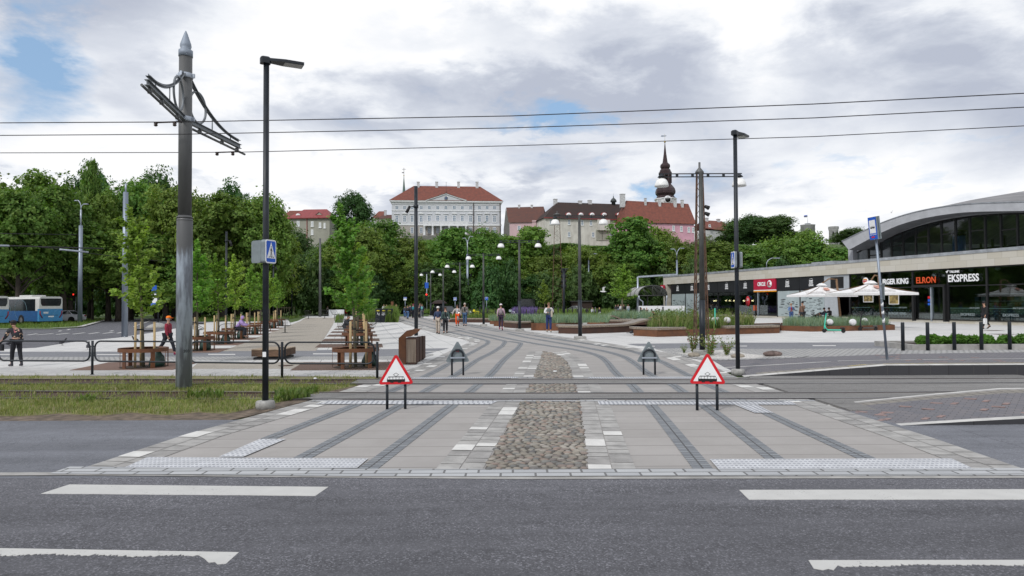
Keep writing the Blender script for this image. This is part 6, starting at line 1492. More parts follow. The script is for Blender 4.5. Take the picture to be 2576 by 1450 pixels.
L_=[(-70,430,92,210,0),(20,432,88,190,2),(105,424,96,190,0),(165,470,84,170,1),(228,398,100,120,4),(275,470,90,150,3),(330,445,96,170,0),(398,415,104,150,4),(440,455,92,160,3),(500,486,98,150,0),(560,478,92,170,1),(600,446,112,130,4),(650,466,96,170,2),(700,505,104,130,3),(50,470,79,190,6),(300,575,88,190,6),(420,590,90,170,1),(560,590,95,170,3),(745,575,150,110,4),(790,612,140,110,4),(840,600,128,120,0),(700,620,118,130,3),(905,560,118,150,3),(960,548,112,150,0),(1010,585,120,130,3),(1060,602,150,110,1),(1110,598,138,130,0),(1165,572,128,140,1),(1215,556,132,150,2),(1262,590,140,120,0),(1318,568,136,130,1),(1365,600,142,120,4),(1385,640,120,130,0),(1440,608,132,110,3),(1480,622,126,130,0),(1530,618,128,120,1),(1600,545,128,150,1),(1650,552,132,140,2),(1700,600,130,120,0),(1760,590,128,110,5),(1800,605,124,150,0),(1860,612,126,150,1),(1915,596,136,140,2),(1960,590,128,150,3),(2020,575,132,130,0),(2065,605,128,130,1),(2110,622,126,130,3),(2165,612,132,120,0),(1905,536,240,130,4),(1945,540,236,110,4),(1858,548,246,110,4),(2150,572,190,100,4),(2290,600,170,200,0),(1030,640,112,120,2),(1090,660,108,120,4),(1200,660,112,130,0),(1300,662,114,130,2),(1350,690,104,100,4),(1560,660,112,120,0),(1650,680,112,120,4),(1480,690,108,120,2),(760,660,110,110,2),(820,670,114,110,4),(880,680,112,110,2),(1740,640,112,90,5),(1420,700,110,90,0),(180,560,86,160,6),(490,620,88,150,2),(640,620,100,150,1),(940,640,104,130,0)]
side=['at the far left edge','above the blue bus','left of the two-armed lamp','behind the two-armed lamp','behind the tall blue grey pole','left of the big tram mast','just right of the big tram mast','left of the black lamp post','behind the left tree row','by the gravel path end','left of the lone young tree','behind the lone young tree','right of the rusty bins','below the palace','behind the plaid blazer','behind the pink jacket','below the brown roofed house','by the left lattice mast','below the long white house','behind the vaulted canopy','below the pink house','right of the nearest twin lamp','behind the station kiosk','behind the middle of the station','below the round towers','beside the arched hall']
kindw={0:'full green linden',1:'tall narrow green linden',2:'broad spreading green tree',3:'yellow green maple',4:'dark green tree',5:'pale silvery willow',6:'high crowned linden'}
seen={}
for i,(px,yt,D,w,kd)in enumerate(L_):
 if px>735 and D<121:D=121+(i*7)%9
 s_=side[min(len(side)-1,max(0,int((px+80)/2400*len(side))))]
 hgt_='top against the sky' if yt<560 else('mid-height top' if yt<620 else 'low and shaded')
 lb=kindw[kd]+' '+s_+', '+hgt_
 k_=seen.get(lb,0);seen[lb]=k_+1
 if k_:lb=kindw[kd]+' '+s_+(', second row' if k_==1 else ', rear')
 tree(px,yt,D,w*1.38,kd,lb,hill(0,D))
tree(884,474,225,128,4,'round dark green tree on the hill between the two groups of old houses',20,'park trees behind the square')
tree(236,398,90,80,1,'sparse tall tree sticking out above the canopy near the two-armed lamp',0)
for px in(690,1000,1290,1420,1500,1550,1760):tree(px,612 if px<1490 else 620,190,120,0,'slope tree seen between the park trees, %s'%{690:'left of the red metal roof',1000:'left below the palace',1290:'below the pale pink house',1420:'below the long white house',1500:'below the middle of the long white house',1550:'below the right end of the long white house',1760:'below the pink house'}[px],hill(0,190))
bush=crown(91,3.2,2.2,2.4,9,26,14,.2).mesh('crown',M_leafd)
for i in range(40):
 px=-60+i*58;D=116+(i*37%11);p=PT(px,700,D)
 o=bpy.data.objects.new('shrub',bush);link(o);o.location=(p.x,D,0);o.rotation_euler=(0,0,i*1.3);o.scale=(1.15,1.0,1.2+(i%4)*.25)
 tag(o,'dark shrub in the park shade, %s in the row of shrubs'%('number %d from left'%(i+1)),'shrub','shrubs in the park shade')
def youngtree(seed,h,w,n,leaf,lean=0.0,z0=1.75):
 r=random.Random(seed);br=MB();pts=[Vector((0,0,0)),Vector((lean*.1,0,h*.3)),Vector((lean*.35,0,h*.65)),Vector((lean,0,h*.97))]
 br.tube(pts,[.055,.045,.03,.008],7);vs,fs=[],[]
 nb=26;per=n//(nb+4)
 for i in range(nb):
  t=i/nb;z=z0+(h*.9-z0)*t**.95;s=Vector((lean*(z/h)**2,0,z));a=i*2.4+r.uniform(-.4,.4);L=w*(1-.62*t)*r.uniform(.6,1.15)
  if t<.12:L*=.8
  e=s+Vector((math.cos(a)*L,math.sin(a)*L,L*r.uniform(.35,.95)));m_=s.lerp(e,.5)+Vector((0,0,-.04));br.tube([s,m_,e],[.014,.009,.004],4,cap=False)
  for k in range(per):
   u=r.uniform(.12,1.05);p=s.lerp(m_,u*2)if u<.5 else m_.lerp(e,(u-.5)*2)
   p=p+rv(r)*.16*(1-.3*t)+Vector((0,0,-.03));leafq(vs,fs,p,leaf*r.uniform(.6,1.1),r,Vector((r.uniform(-.3,.3),-.3,.8)),.8)
 for k in range(per*3):
  t=r.random();z=h*(.72+.28*t);p=Vector((lean*(z/h)**2,0,z))+rv(r)*.12;leafq(vs,fs,p,leaf*r.uniform(.55,.95),r,Vector((0,-.3,.8)),.8)
 lf=MB();lf.add(vs,fs,0);return br.mesh('trunk',M_trunky),lf.mesh('crown',M_leafn)
YV=[youngtree(3,5.35,1.0,2500,.088,-.55),youngtree(8,4.9,.95,1800,.09,.2),youngtree(14,5.1,.95,1800,.092,-.15)]
M_stake=pm('stake_wood',(.46,.34,.18),.8,var=.2,scale=3,stretch=(4,4,.4))
M_strap=pm('rubber_strap',(.012,.012,.012),.6)
M_bag=pm('green_bag',(.016,.045,.035),.45,var=.4,scale=5,bump=.4)
M_soil=pm('soil',(.04,.028,.02),.95,var=.4,scale=15,bump=1)
def stakes():
 out=[]
 for i in range(3):a=2.3+i*2*PI/3;mb=MB();mb.tube([(.34*math.cos(a),.34*math.sin(a),0),(.33*math.cos(a),.33*math.sin(a),1.5)],[.04,.037],8);out.append(mb.mesh('stake',M_stake))
 st_=[]
 for i in range(3):a=2.3+i*2*PI/3;mb=MB();mb.box((.17*math.cos(a),.17*math.sin(a),1.3-.05*i),(.36,.012,.05),a);st_.append(mb.mesh('strap',M_strap))
 return out,st_
STK,STR=stakes()
def bagmesh():
 mb=MB();r=random.Random(2);prof=[(.18,0),(.25,.05),(.25,.18),(.21,.34),(.14,.48),(.09,.58),(.13,.63),(.09,.65)];mb.lathe(prof,n=14)
 mb.v=[(x*(1+r.uniform(-.09,.09)),y*(1+r.uniform(-.09,.09)),z+r.uniform(-.01,.01))for x,y,z in mb.v];return mb.mesh('watering_bag',M_bag)
BAG=bagmesh()
def ringbench():
 R_=.76;band=MB();n=36
 for i in range(n):
  a0,a1=2*PI*i/n,2*PI*(i+1)/n
  for r_,s in((R_,1),(R_-.012,-1)):
   p=[(r_*math.cos(a0),r_*math.sin(a0),.52),(r_*math.cos(a1),r_*math.sin(a1),.52),(r_*math.cos(a1),r_*math.sin(a1),.64),(r_*math.cos(a0),r_*math.sin(a0),.64)];band.quad(*(p if s>0 else p[::-1]))
  band.quad((R_*math.cos(a0),R_*math.sin(a0),.64),(R_*math.cos(a1),R_*math.sin(a1),.64),((R_-.3)*math.cos(a1),(R_-.3)*math.sin(a1),.64)if math.sin(a0)>-.2 else((R_-.02)*math.cos(a1),(R_-.02)*math.sin(a1),.64),((R_-.3)*math.cos(a0),(R_-.3)*math.sin(a0),.64)if math.sin(a0)>-.2 else((R_-.02)*math.cos(a0),(R_-.02)*math.sin(a0),.64))
 legs=[]
 for a in(-.42*PI-.62,-.42*PI+.62,.5,PI-.5):mb=MB();mb.box((R_*.96*math.cos(a),R_*.96*math.sin(a),.27),(.03,.13,.54),a);legs.append(mb.mesh('leg',M_rust))
 for a in(PI*1.02,-.02*PI):mb=MB();mb.cyl((R_*math.cos(a),R_*math.sin(a),0),(R_*math.cos(a),R_*math.sin(a),.52),.008,n=4);legs.append(mb.mesh('rod',M_rust))
 return band.mesh('ring',M_rust),legs
RB_,RL=ringbench()
def mk(name,label,cat,loc,group,parts,rz=0.0,scale=None):
 t=thing(name,label,cat,loc,rz,group)
 if scale:t.scale=scale
 for me in parts:o=bpy.data.objects.new(me.name.split('.')[0],me);link(o);o.parent=t
 return t
def wirechair():
 fr=MB();seat=[(-.27,-.22,.44),(.27,-.22,.44),(.24,.2,.42),(-.24,.2,.42)];back=[(-.3,.42,.86),(.3,.42,.86)]
 fr.tube([(-.3,-.26,.45),(-.24,-.3,.45),(.24,-.3,.45),(.3,-.26,.46),(.34,.1,.62),(.33,.38,.88),(.2,.46,.93),(-.2,.46,.93),(-.33,.38,.88),(-.34,.1,.62)],.014,5,closed=True)
 wr=MB()
 for i in range(11):
  x=-.27+.054*i;wr.tube([(x,-.28,.45),(x*.9,.0,.40),(x*.9,.2,.42),(x*1.05,.42,.91)],.006,3,cap=False)
 for y,z,w in((-.1,.42,.27),(.12,.42,.27),(.3,.62,.3)):wr.cyl((-w,y,z),(w,y,z),.007,n=3)
 lg=MB();lg.cyl((0,0,0),(0,0,.42),.035,n=8);lg.lathe([(.2,0),(.2,.015),(.04,.03)],n=14)
 return[fr.mesh('frame',M_grey),wr.mesh('seat',M_grey),lg.mesh('leg',M_grey)]
WC=wirechair()
xl_=lambda d:-12.35-.24*(d-22.9)
xr_=lambda d:-5.15-.222*(d-22.5)
rows=[('left',22.9,0),('left',31.0,1),('left',36.2,1),('left',41.4,1),('left',47.5,1),('left',53.5,1),('left',59.5,1),('left',66,1),('right',22.5,0),('right',34.0,1),('right',39.5,1),('right',45.0,1),('right',50.5,1),('right',56.5,1),('right',62.5,1)]
nth=['first','second','third','fourth','fifth','sixth','seventh','eighth'];cnt={'left':0,'right':0};grates=[];slabs=[]
for j,(sd_,d,far)in enumerate(rows):
 x=xl_(d)if sd_=='left' else xr_(d);k=cnt[sd_];cnt[sd_]+=1;w_=nth[k]+(' young linden of the left row' if sd_=='left' else ' young linden of the right row');loc=(x,d,.03)
 v=YV[0]if k==0 else YV[1+j%2]
 mk('young_tree',{0:{'left':'nearest young linden of the left row, behind the barrier','right':'nearest young linden of the right row, behind the barrier end'}[sd_]}.get(k,w_+', counted from the camera'),'tree',loc,'young lindens in two rows',[v[0],v[1]],0 if k==0 else j*1.9,None if k==0 else(1,1,1.0-.02*(j%3)))
 for i in range(3):mk('tree_stake',['left','middle','right'][i]+' wooden stake around the '+w_,'stake',loc,'wooden stakes around the young lindens',[STK[i],STR[i]])
 bl=(x+(.38 if k==0 else.3),d+(.15 if sd_=='left' else.35)-(.0),.03);o=bpy.data.objects.new('watering_bag',BAG);link(o);o.location=bl;o.rotation_euler=(0,0,j);o.scale=(1,1,.95+.1*(j%2));tag(o,'dark green watering bag at the foot of the '+w_,'bag','watering bags at the young lindens')
 mk('ring_bench','round rusty steel ring seat around the '+w_,'bench',loc,'rusty ring seats around the young lindens',[RB_]+RL)
 grates.append([(x-1.75,d-1.25),(x+1.5,d-1.25),(x+1.5-.55,d+1.45),(x-1.75-.55,d+1.45)]if k else[(x-1.85,d-.95),(x+1.45,d-.95),(x+1.0,d+1.9),(x-1.9-.4,d+1.9)])
sheet('tree_grate',grates[:8],.027,M_rustflat,world=True);sheet('tree_grate',grates[8:],.027,M_grille,world=True)
mb=MB()
for sd_,d,far in rows:x=xl_(d)if sd_=='left' else xr_(d);mb.lathe([(.72,0),(.72,.006)],(x,d,.03),24)
struct('tree_soil',mb,M_soil)
for i,(px,py,rz,lab)in enumerate(((500,849,2.4,'black wire chair just right of the big tram mast'),(565,866,3.9,'black wire chair at the second ring seat, facing the path'),(717,838,.6,'black wire chair behind the black lamp post at its foot'),(866,848,.3,'black wire chair left of the right tree row'),(930,843,-2.2,'black wire chair right of the right tree row'),(866,822,.6,'black wire chair where someone sits at the right row'),(776,803,3,'left one of three chairs at the far end of the gravel path'),(817,802,3,'middle one of three chairs at the far end of the gravel path'),(842,802,3,'right one of three chairs at the far end of the gravel path'))):
 p=G(px,py);mk('wire_chair',lab,'chair',p+Vector((0,0,.02)),'black wire chairs',WC,rz,(1.15,)*3)
def blades(name,polys,n,h0,h1,w,mat,label=None,lean=.5,z=0.0,world=False,clump=0,zf=None,cat='grass',group=None):
 r=random.Random(len(name)*7+n);vs,fs=[],[]
 polys=[q if world else pxy(q)for q in polys];A=[]
 for P in polys:A.append(abs(sum(P[i][0]*P[i-1][1]-P[i-1][0]*P[i][1]for i in range(len(P))))/2)
 T=sum(A)
 for P,a in zip(polys,A):
  m_=int(n*a/T);x0,x1=min(p[0]for p in P),max(p[0]for p in P);y0,y1=min(p[1]for p in P),max(p[1]for p in P);c=0;cc=None;tries=0
  while c<m_ and tries<m_*12:
   tries+=1
   if clump and cc is not None and r.random()<clump:x,y=cc[0]+r.gauss(0,.09),cc[1]+r.gauss(0,.09)
   else:x,y=r.uniform(x0,x1),r.uniform(y0,y1);cc=(x,y)
   if not inpoly(x,y,P):continue
   c+=1;h=r.uniform(h0,h1)*(.55+.4*abs(math.sin(x*1.7+y*2.3))+.45*abs(math.sin(x*5.1-y*3.7)));a_=r.uniform(0,6.28);d=Vector((math.cos(a_),math.sin(a_),0));s=Vector((-d.y,d.x,0))*w*.5;zz=(zf(x,y)if zf else rz_(x,y))+z;p=Vector((x,y,zz));e=p+d*h*lean*r.uniform(.2,1)+Vector((.04*h,0,h));m2=p.lerp(e,.55)+Vector((0,0,h*.12));o=len(vs)
   vs+=[p-s,p+s,m2+s*.8,m2-s*.8,e];fs+=[(o,o+1,o+2,o+3),(o+3,o+2,o+4)]
 mb=MB();mb.add(vs,fs,0);o=obj(name,mb,mat);tag(o,label,cat,group,'stuff');return o
M_gr=island_mat('grass_blades',[(.14,.20,.045),(.20,.235,.07),(.28,.26,.12),(.12,.18,.04),(.36,.32,.18)],.85,0,nvar=.3,nsc=1.2,trans=.25)
M_grg=island_mat('fresh_grass',[(.09,.16,.03),(.12,.19,.04),(.16,.205,.06),(.075,.125,.028)],.85,0,nvar=.25,nsc=1.5,trans=.25)
M_blu=island_mat('blue_oat_grass',[(.17,.265,.20),(.13,.215,.155),(.23,.32,.245),(.20,.25,.13),(.28,.34,.26)],.8,0,nvar=.22,nsc=1.2,trans=.25)
M_weed=island_mat('weed_leaves',[(.08,.14,.03),(.12,.185,.045),(.17,.20,.07),(.06,.10,.03)],.8,0,nvar=.3,nsc=1.5,trans=.3)
M_dry=island_mat('dry_grass',[(.28,.25,.13),(.22,.22,.10),(.33,.29,.17)],.85,0,nvar=.2,trans=.25)
M_lav=island_mat('lavender',[(.13,.07,.27),(.18,.11,.34),(.10,.12,.12),(.15,.09,.30)],.8,0,nvar=.2)
tv=[(-300,1049),(60,1050),(150,1043),(250,1049),(330,1041),(420,1048),(500,1040),(570,1044),(600,1038),(650,1028),(735,1007),(700,1006),(-300,1003)]
tv2=[(-300,985),(640,987),(800,993),(900,972),(700,971),(-300,972)]
tv3=[(-300,955),(950,955),(955,951),(500,948.5),(-300,948.5)]
sheet('turf',[tv,tv2,tv3],.021,M_turf)
blades('grass',[tv,tv2],26000,.03,.095,.011,M_gr,'long half-dry grass growing between and beside the tram rails',.8,.02,clump=.6)
blades('grass',[tv3,[(-300,1003),(700,1005),(820,1001),(820,995),(-300,990)],[(-300,967),(900,967),(900,961),(-300,961)]],3500,.04,.10,.011,M_gr,'thin grass tufts poking out of the dark track bed',.8,.02,clump=.85)
blades('weeds',[[(690,1015),(780,1005),(800,985),(700,995)],[(200,1016),(240,1016),(240,1008),(200,1008)],[(470,1006),(560,1006),(560,1000),(470,1000)]],700,.08,.18,.05,M_weed,'broad-leaved green weeds by the foot of the black lamp post',.9,.02,clump=.5,cat='weeds')
blades('grass',[[c2(0,680),c2(920,680),c2(1490,625),c2(0,625)],[e5(1600,482),e5(1590,480),e5(1620,380),e5(1490,380),e5(1450,480)]],9000,.15,.5,.05,M_grg,'green lawn strip at the far end of the left tree row',.6,.02)
blades('grass',[[e5(1880,476),e5(2140,476),e5(2140,430),e5(1900,430)],[e4(200,572),e4(480,572),e4(420,500),e4(340,440),e4(205,440)]],5500,.6,1.3,.07,M_grg,'tall green grass patch around the dark utility cabinets',.5,.02,cat='tall grass')
gc=[c1(-200,862),c1(230,862),c1(660,860),c1(1030,838),c1(1380,742),c1(1300,735),c1(900,742),c1(300,775),c1(-200,790)]
sheet('grass_corner',[gc],.02,M_lawn);mb=MB();ribbon(mb,[tuple(G(*c1(*q))[:2])for q in((-200,866),(230,866),(660,862),(1030,840),(1375,745))],.5,.1);struct('kerb',mb,M_curbw)
blades('grass',[gc],5000,.1,.3,.06,M_grg,'short lawn on the street corner in front of the blue bus',.7,.02)
sheet('lawn',[[(1180,796),(1400,795),(1800,793),(1800,788),(1180,789)],[(985,797),(1090,796),(1090,791),(985,791)]],.012,M_lawn)
blades('grass',[[(1110,796.5),(1250,796.5),(1250,792),(1110,792)],[(1040,794),(1090,794),(1090,790),(1040,790)],[(1330,794),(1560,794),(1560,790),(1330,790)]],5000,.25,.6,.09,M_grg,'rough grass along the far road behind the square',.6,.3)
blades('lavender',[[(1287,795.5),(1346,795.5),(1352,791),(1290,791)]],4200,.5,1.05,.06,M_lav,'purple lavender bed behind the twin lamps',.4,.0,cat='lavender')
M_wood=brickmat('deck_boards',(.36,.32,.28),(.29,.26,.23),(.06,.055,.05),30,.11,.014,.0,dirt=.15,var=.25,bump=.4,rot=rad(90))
M_woode=pm('deck_edge',(.25,.20,.155),.85,var=.3,scale=4,stretch=(1,6,6),bump=.3)
def planter(label,front,ytop,dep=(0,6),h=None,group='corten planters on the square',dark=False):
 """front: photo points of its foot, left to right; dep world offset of the back edge"""
 P=[G(*q)for q in front];hh=h or(PT(front[0][0],ytop,P[0].y).z-P[0].z)
 base=P[0];t=thing('planter',label,'planter',base,0,group);z0=base.z-.3 if False else min(p.z for p in P);z1=max(p.z for p in P)+hh
 Q=P+[p+Vector((dep[0],dep[1],0))for p in reversed(P)];mb=MB();n=len(Q)
 for i in range(n):a,b_=Q[i],Q[(i+1)%n];mb.quad((a.x,a.y,z0-.02),(b_.x,b_.y,z0-.02),(b_.x,b_.y,z1),(a.x,a.y,z1))
 o=obj('wall',mb,M_rustd if dark else M_rust,t,world=True);mb=MB();mb.poly([(q.x,q.y,z1-.06)for q in Q]);obj('soil',mb,M_soil,t,world=True)
 return t,P,z1,[(q.x,q.y)for q in Q]
def deck(t,pts,zs,w,th=.11,over=.06,name='seat'):
 """timber deck along world pts (x,y) of its front edge, with heights zs and width w backwards"""
 mb=MB();n=len(pts)
 F0=[Vector((p[0],p[1]-over,z))for p,z in zip(pts,zs)];B0=[Vector((p[0],p[1]+w,z))for p,z in zip(pts,zs)]
 for i in range(n-1):
  mb.quad(F0[i],F0[i+1],B0[i+1],B0[i],0);d=Vector((0,0,th));mb.quad(F0[i]-d,F0[i+1]-d,F0[i+1],F0[i],1)
  mb.quad(B0[i+1]-d,B0[i]-d,B0[i],B0[i+1],1);mb.quad(B0[i]-d,B0[i+1]-d,F0[i+1]-d,F0[i]-d,1)
 for i in(0,n-1):d=Vector((0,0,th));q=[F0[i]-d,F0[i],B0[i],B0[i]-d];mb.quad(*(q[::-1]if i else q),1)
 return obj(name,mb,[M_wood,M_woode],t,world=True)
t,P,z1,Q=planter('long low corten planter with two timber bench ends, full of tall weeds, nearest the camera',[(1593.5,845.6),(1653,848.8),(1723,846.5),(1848,842),(1961,838.8)],832,(3.0,7.5),h=.36)
def seg(P,a,b_,n=6):
 L=resample([Vector((p.x,p.y))for p in P],.1);m_=len(L);return[L[int((m_-1)*(a+(b_-a)*i/n))]for i in range(n+1)]
s_=seg(P,0,.36);deck(t,s_,[z1+.12]*len(s_),1.3);s_=seg(P,.62,1.0);deck(t,s_,[z1+.1]*len(s_),1.2)
mb=MB();a=P[0];
QW=[(P[0].x+1.0,P[0].y+1.5),(P[1].x,P[1].y+1.5),(P[2].x-.2,P[2].y+.25),(P[3].x-.6,P[3].y+.25),(P[3].x,P[3].y+1.4),(P[4].x-1,P[4].y+1.4),(P[4].x+1,P[4].y+7),(P[0].x+3.5,P[0].y+7.2)]
blades('tall_weeds',[QW],3600,.2,.6,.06,M_weed,'tall bushy green weeds in the nearest corten planter',.55,z=z1-.35,world=True,clump=.6,cat='weeds')
blades('tall_weeds',[QW],1100,.4,.85,.018,M_dry,'pale feathery grass stalks in the nearest corten planter',.5,z=z1-.35,world=True,clump=.8,cat='grass')
def stems(name,poly,n,h0,h1,mat,label,z,leaf=.07,seed=5,cat='weeds',world=True):
 r=random.Random(seed);P=poly if world else pxy(poly);x0,x1=min(p[0]for p in P),max(p[0]for p in P);y0,y1=min(p[1]for p in P),max(p[1]for p in P);vs,fs=[],[];c=0
 while c<n:
  x,y=r.uniform(x0,x1),r.uniform(y0,y1)
  if not inpoly(x,y,P):continue
  c+=1;h=r.uniform(h0,h1);tx,ty=r.uniform(-.15,.15),r.uniform(-.15,.15)
  for k in range(int(26*h/.8)):
   t_=r.random();p=Vector((x+tx*t_,y+ty*t_,z+h*t_))+rv(r)*(.16*(1-t_*.5));leafq(vs,fs,p,leaf*r.uniform(.6,1.2),r,None,.5)
 mb=MB();mb.add(vs,fs,0);return tag(obj(name,mb,mat),label,cat,None,'stuff')
stems('tall_weeds',[(p[0]-(.0),p[1]+.5)for p in QW],260,.45,1.25,M_weed,'upright leafy flowering stems rising in the nearest corten planter',z1-.1,.06)
t,P,z1,Q=planter('corten planter with blue green grass and white stone balls, by the green scooter',[(1963,832.6),(2043,835.3),(2140,833.5),(2251.5,831)],821,(2.2,5.5),h=.33)
QB=[(P[0].x+.2,P[0].y+.2),(P[1].x,P[1].y+.2),(P[3].x-.2,P[3].y+.2),(P[3].x+1.8,P[3].y+5),(P[0].x+2.5,P[0].y+5.2)]
blades('ornamental_grass',[QB],9500,.22,.52,.018,M_blu,'dense blue green grass in the planter by the scooters',.75,z=z1-.35,world=True,clump=.82)
t,P,z1,Q=planter('dark corten planter carrying the long wavy timber bench',[(1404.7,839.8),(1455,841),(1530,838.5),(1593,836)],826,(1.5,2.6),h=.38,dark=True)
n=40;Lr=resample([Vector((p.x,p.y))for p in P]+[Vector((P[3].x+3.6,P[3].y+.6))],.1);pts=[Lr[int((len(Lr)-1)*i/n)]for i in range(n+1)]
def wave(u):return.10+(.30*math.exp(-((u-.72)/.10)**2)-.18*math.exp(-((u-.93)/.07)**2))
deck(t,pts,[z1+wave(i/n)for i in range(n+1)],2.3,name='wavy_seat')
t,P,z1,Q=planter('corten planter with blue green grass behind the man in the waistcoat',[(1336,832),(1404,833.2)],818.5,(2.5,9),h=.5)
QB2=[(P[0].x+.2,P[0].y+.2),(P[1].x,P[1].y+.2),(P[1].x+3.0,P[1].y+9),(P[0].x+.5,P[0].y+9.5)]
blades('ornamental_grass',[QB2,[(P[1].x+.2,P[1].y+1.8),(P[1].x+3.6,P[1].y+2.6),(P[1].x+4.6,P[1].y+9),(P[1].x+2.4,P[1].y+9)]],8500,.22,.5,.022,M_blu,'dense blue green grass behind the man in the waistcoat',.75,z=z1-.35,world=True,clump=.82)
t,P,z1,Q=planter('dark corten block with a flat timber top, right of the woman in pink',[(1268,824.5),(1300,827),(1336,826)],816,(1.5,6),h=.36,dark=True);s_=seg(P,0,1);deck(t,s_,[z1+.12]*7,1.6)
blades('ornamental_grass',[[(P[0].x,P[0].y+1.8),(P[2].x,P[2].y+1.8),(P[2].x+1.5,P[2].y+7),(P[0].x-1.5,P[0].y+7)]],3800,.28,.55,.028,M_blu,'blue green grass on the planter beside the woman in pink',.7,z=z1-.3,world=True,clump=.8)
for lab,q,yt,hh_ in(('small corten step planter left of the woman in pink, upper one',[(1232,816),(1242,816.5)],809,.35),('small corten step planter behind the legs of the woman in pink',[(1242,821),(1268,822)],812.6,.42)):
 planter(lab,q,yt,(1,4),h=hh_)
t,P,z1,Q=planter('long low timber-edged planter behind the checked blazer',[(1128,812.0),(1240,812.5)],806,(2,5),h=.28,dark=True);s_=seg(P,0,1);deck(t,s_,[z1+.14]*7,.7)
blades('grass',[[(P[0].x,P[0].y+.8),(P[1].x,P[1].y+.8),(P[1].x+2,P[1].y+5),(P[0].x,P[0].y+5)]],3500,.22,.5,.04,M_grg,'fresh green grass in the long low planter behind the checked blazer',.6,z=z1-.3,world=True)
t,P,z1,Q=planter('flat timber platform block behind the long wavy bench',[(1524,818.5),(1572,820),(1690,817)],811,(1,2.2),h=.3,dark=True);s_=seg(P,0,1);deck(t,s_,[z1+.13]*7,2.0)
seatP=Vector(s_[4]);seatZ=z1+.13
t,P,z1,Q=planter('rear corten planter with a humped timber bench, behind the long wavy bench',[(1477,816),(1526,816.5),(1600,815)],811,(3,7),h=.3);n=24;pts=seg(P,.25,.95,24);deck(t,pts,[z1+.12+.32*math.exp(-((i/24-.35)/.2)**2)for i in range(25)],.9,name='humped_seat')
blades('ornamental_grass',[[(P[1].x,P[1].y+1.5),(P[2].x+4,P[2].y+1.5),(P[2].x+6,P[2].y+8),(P[1].x+2,P[1].y+8)]],4500,.35,.65,.03,M_blu,'blue green grass behind the man sitting on the timber platform',.7,z=z1-.2,world=True,clump=.8)
blades('grass',[[(P[0].x-3,P[0].y+.5),(P[1].x,P[1].y+1.2),(P[1].x+3,P[1].y+8),(P[0].x-2,P[0].y+8)]],3000,.25,.6,.04,M_grg,'mixed green and yellow grass in the rear corten planter',.6,z=z1-.3,world=True)
M_ball=pm('white_ball',(.66,.66,.67),.7,var=.12,scale=6,bump=.5)
bm_=MB();bm_.ell((0,0,.14),(.17,.17,.16),16,10);bme=bm_.mesh('stone_ball',M_ball)
for i,(px,py,D,s,lab)in enumerate(((1784.5,803.4,41,.8,'small white stone ball at the left of the weeds behind the lamp pole'),(1798,806.4,39,1.2,'large white stone ball by the scooter handle standing in the weeds'),(1805.5,804.8,42,1,'white stone ball half hidden behind the large one in the weeds'),(1829,805.8,39.5,1.15,'single white stone ball right of the black lamp post'),(2087,811,41.5,1.25,'white stone ball behind the stem of the green scooter'),(2145,811,41.5,1.25,'white stone ball left of the dark scooter'),(2175,807,43,1.1,'white stone ball right of the dark scooter stem'),(1347.6,801,58,1.3,'white stone ball in the grass left of the man in the waistcoat'))):
 p=PT(px,py,D);o=bpy.data.objects.new('stone_ball',bme);link(o);o.location=(p.x,D,p.z-.14*s*1.0);o.scale=(s,)*3;tag(o,lab,'stone ball','white stone balls in the planters')
a,b_=G(*g3(1615,222)),G(*g3(2576,217));e_=(b_-a);hh=PT(*g3(1615,172),a.y).z-a.z;L_n=9.0
t=thing('concrete_planter','pale concrete planter kerb with low leafy shrubs behind the bollards','planter',a,math.atan2(e_.y,e_.x));mb=MB();mb.mm((0,0,-.02),(L_n,.2,hh));mb.mm((0,.2,-.02),(.2,2.4,hh));mb.mm((0,2.4,-.02),(L_n,2.6,hh));obj('wall',mb,M_curb,t);mb=MB();mb.mm((.2,.2,0),(L_n,2.4,hh-.06));obj('soil',mb,M_soil,t)
cr_=MB()
for k in range(52):
 x=.8+k*.16;q=crown(200+k,.30,.11,0,4,9,6,.045);cr_.join(q,Matrix.Translation((x+rnd.uniform(-.1,.1),1.0+rnd.uniform(-.6,.7),hh+.04+.07*abs(math.sin(k*.41)))))
tag(obj('low_shrubs',cr_,leafmat('leaf_bright',[(.07,.17,.02),(.10,.22,.03),(.06,.14,.02),(.13,.24,.05)],nsc=1),None),'bright green low shrubs filling the concrete planter','shrubs',None,'stuff');o=bpy.data.objects[-1]if False else None
for ob in COL.objects:
 if ob.name.startswith('low_shrubs'):ob.location=a;ob.rotation_euler=(0,0,math.atan2(e_.y,e_.x))
leafmat('leaf_rose',[(.12,.18,.045),(.16,.22,.06),(.20,.22,.07),(.09,.14,.04),(.24,.2,.09)],nsc=1);r=random.Random(41);vs,fs=[],[]
for k in range(22):
 a=k*2.4;L=r.uniform(.3,.62);e=Vector((math.cos(a)*L*r.uniform(.3,1),math.sin(a)*L*.8,r.uniform(.45,1.05)))
 for q in range(26):u=r.uniform(.15,1.05);leafq(vs,fs,Vector((e.x*u**1.3,e.y*u**1.3,e.z*u))+rv(r)*.085,r.uniform(.025,.055),r)
rs=MB().add(vs,fs,0).mesh('leaves',MC['leaf_rose'])
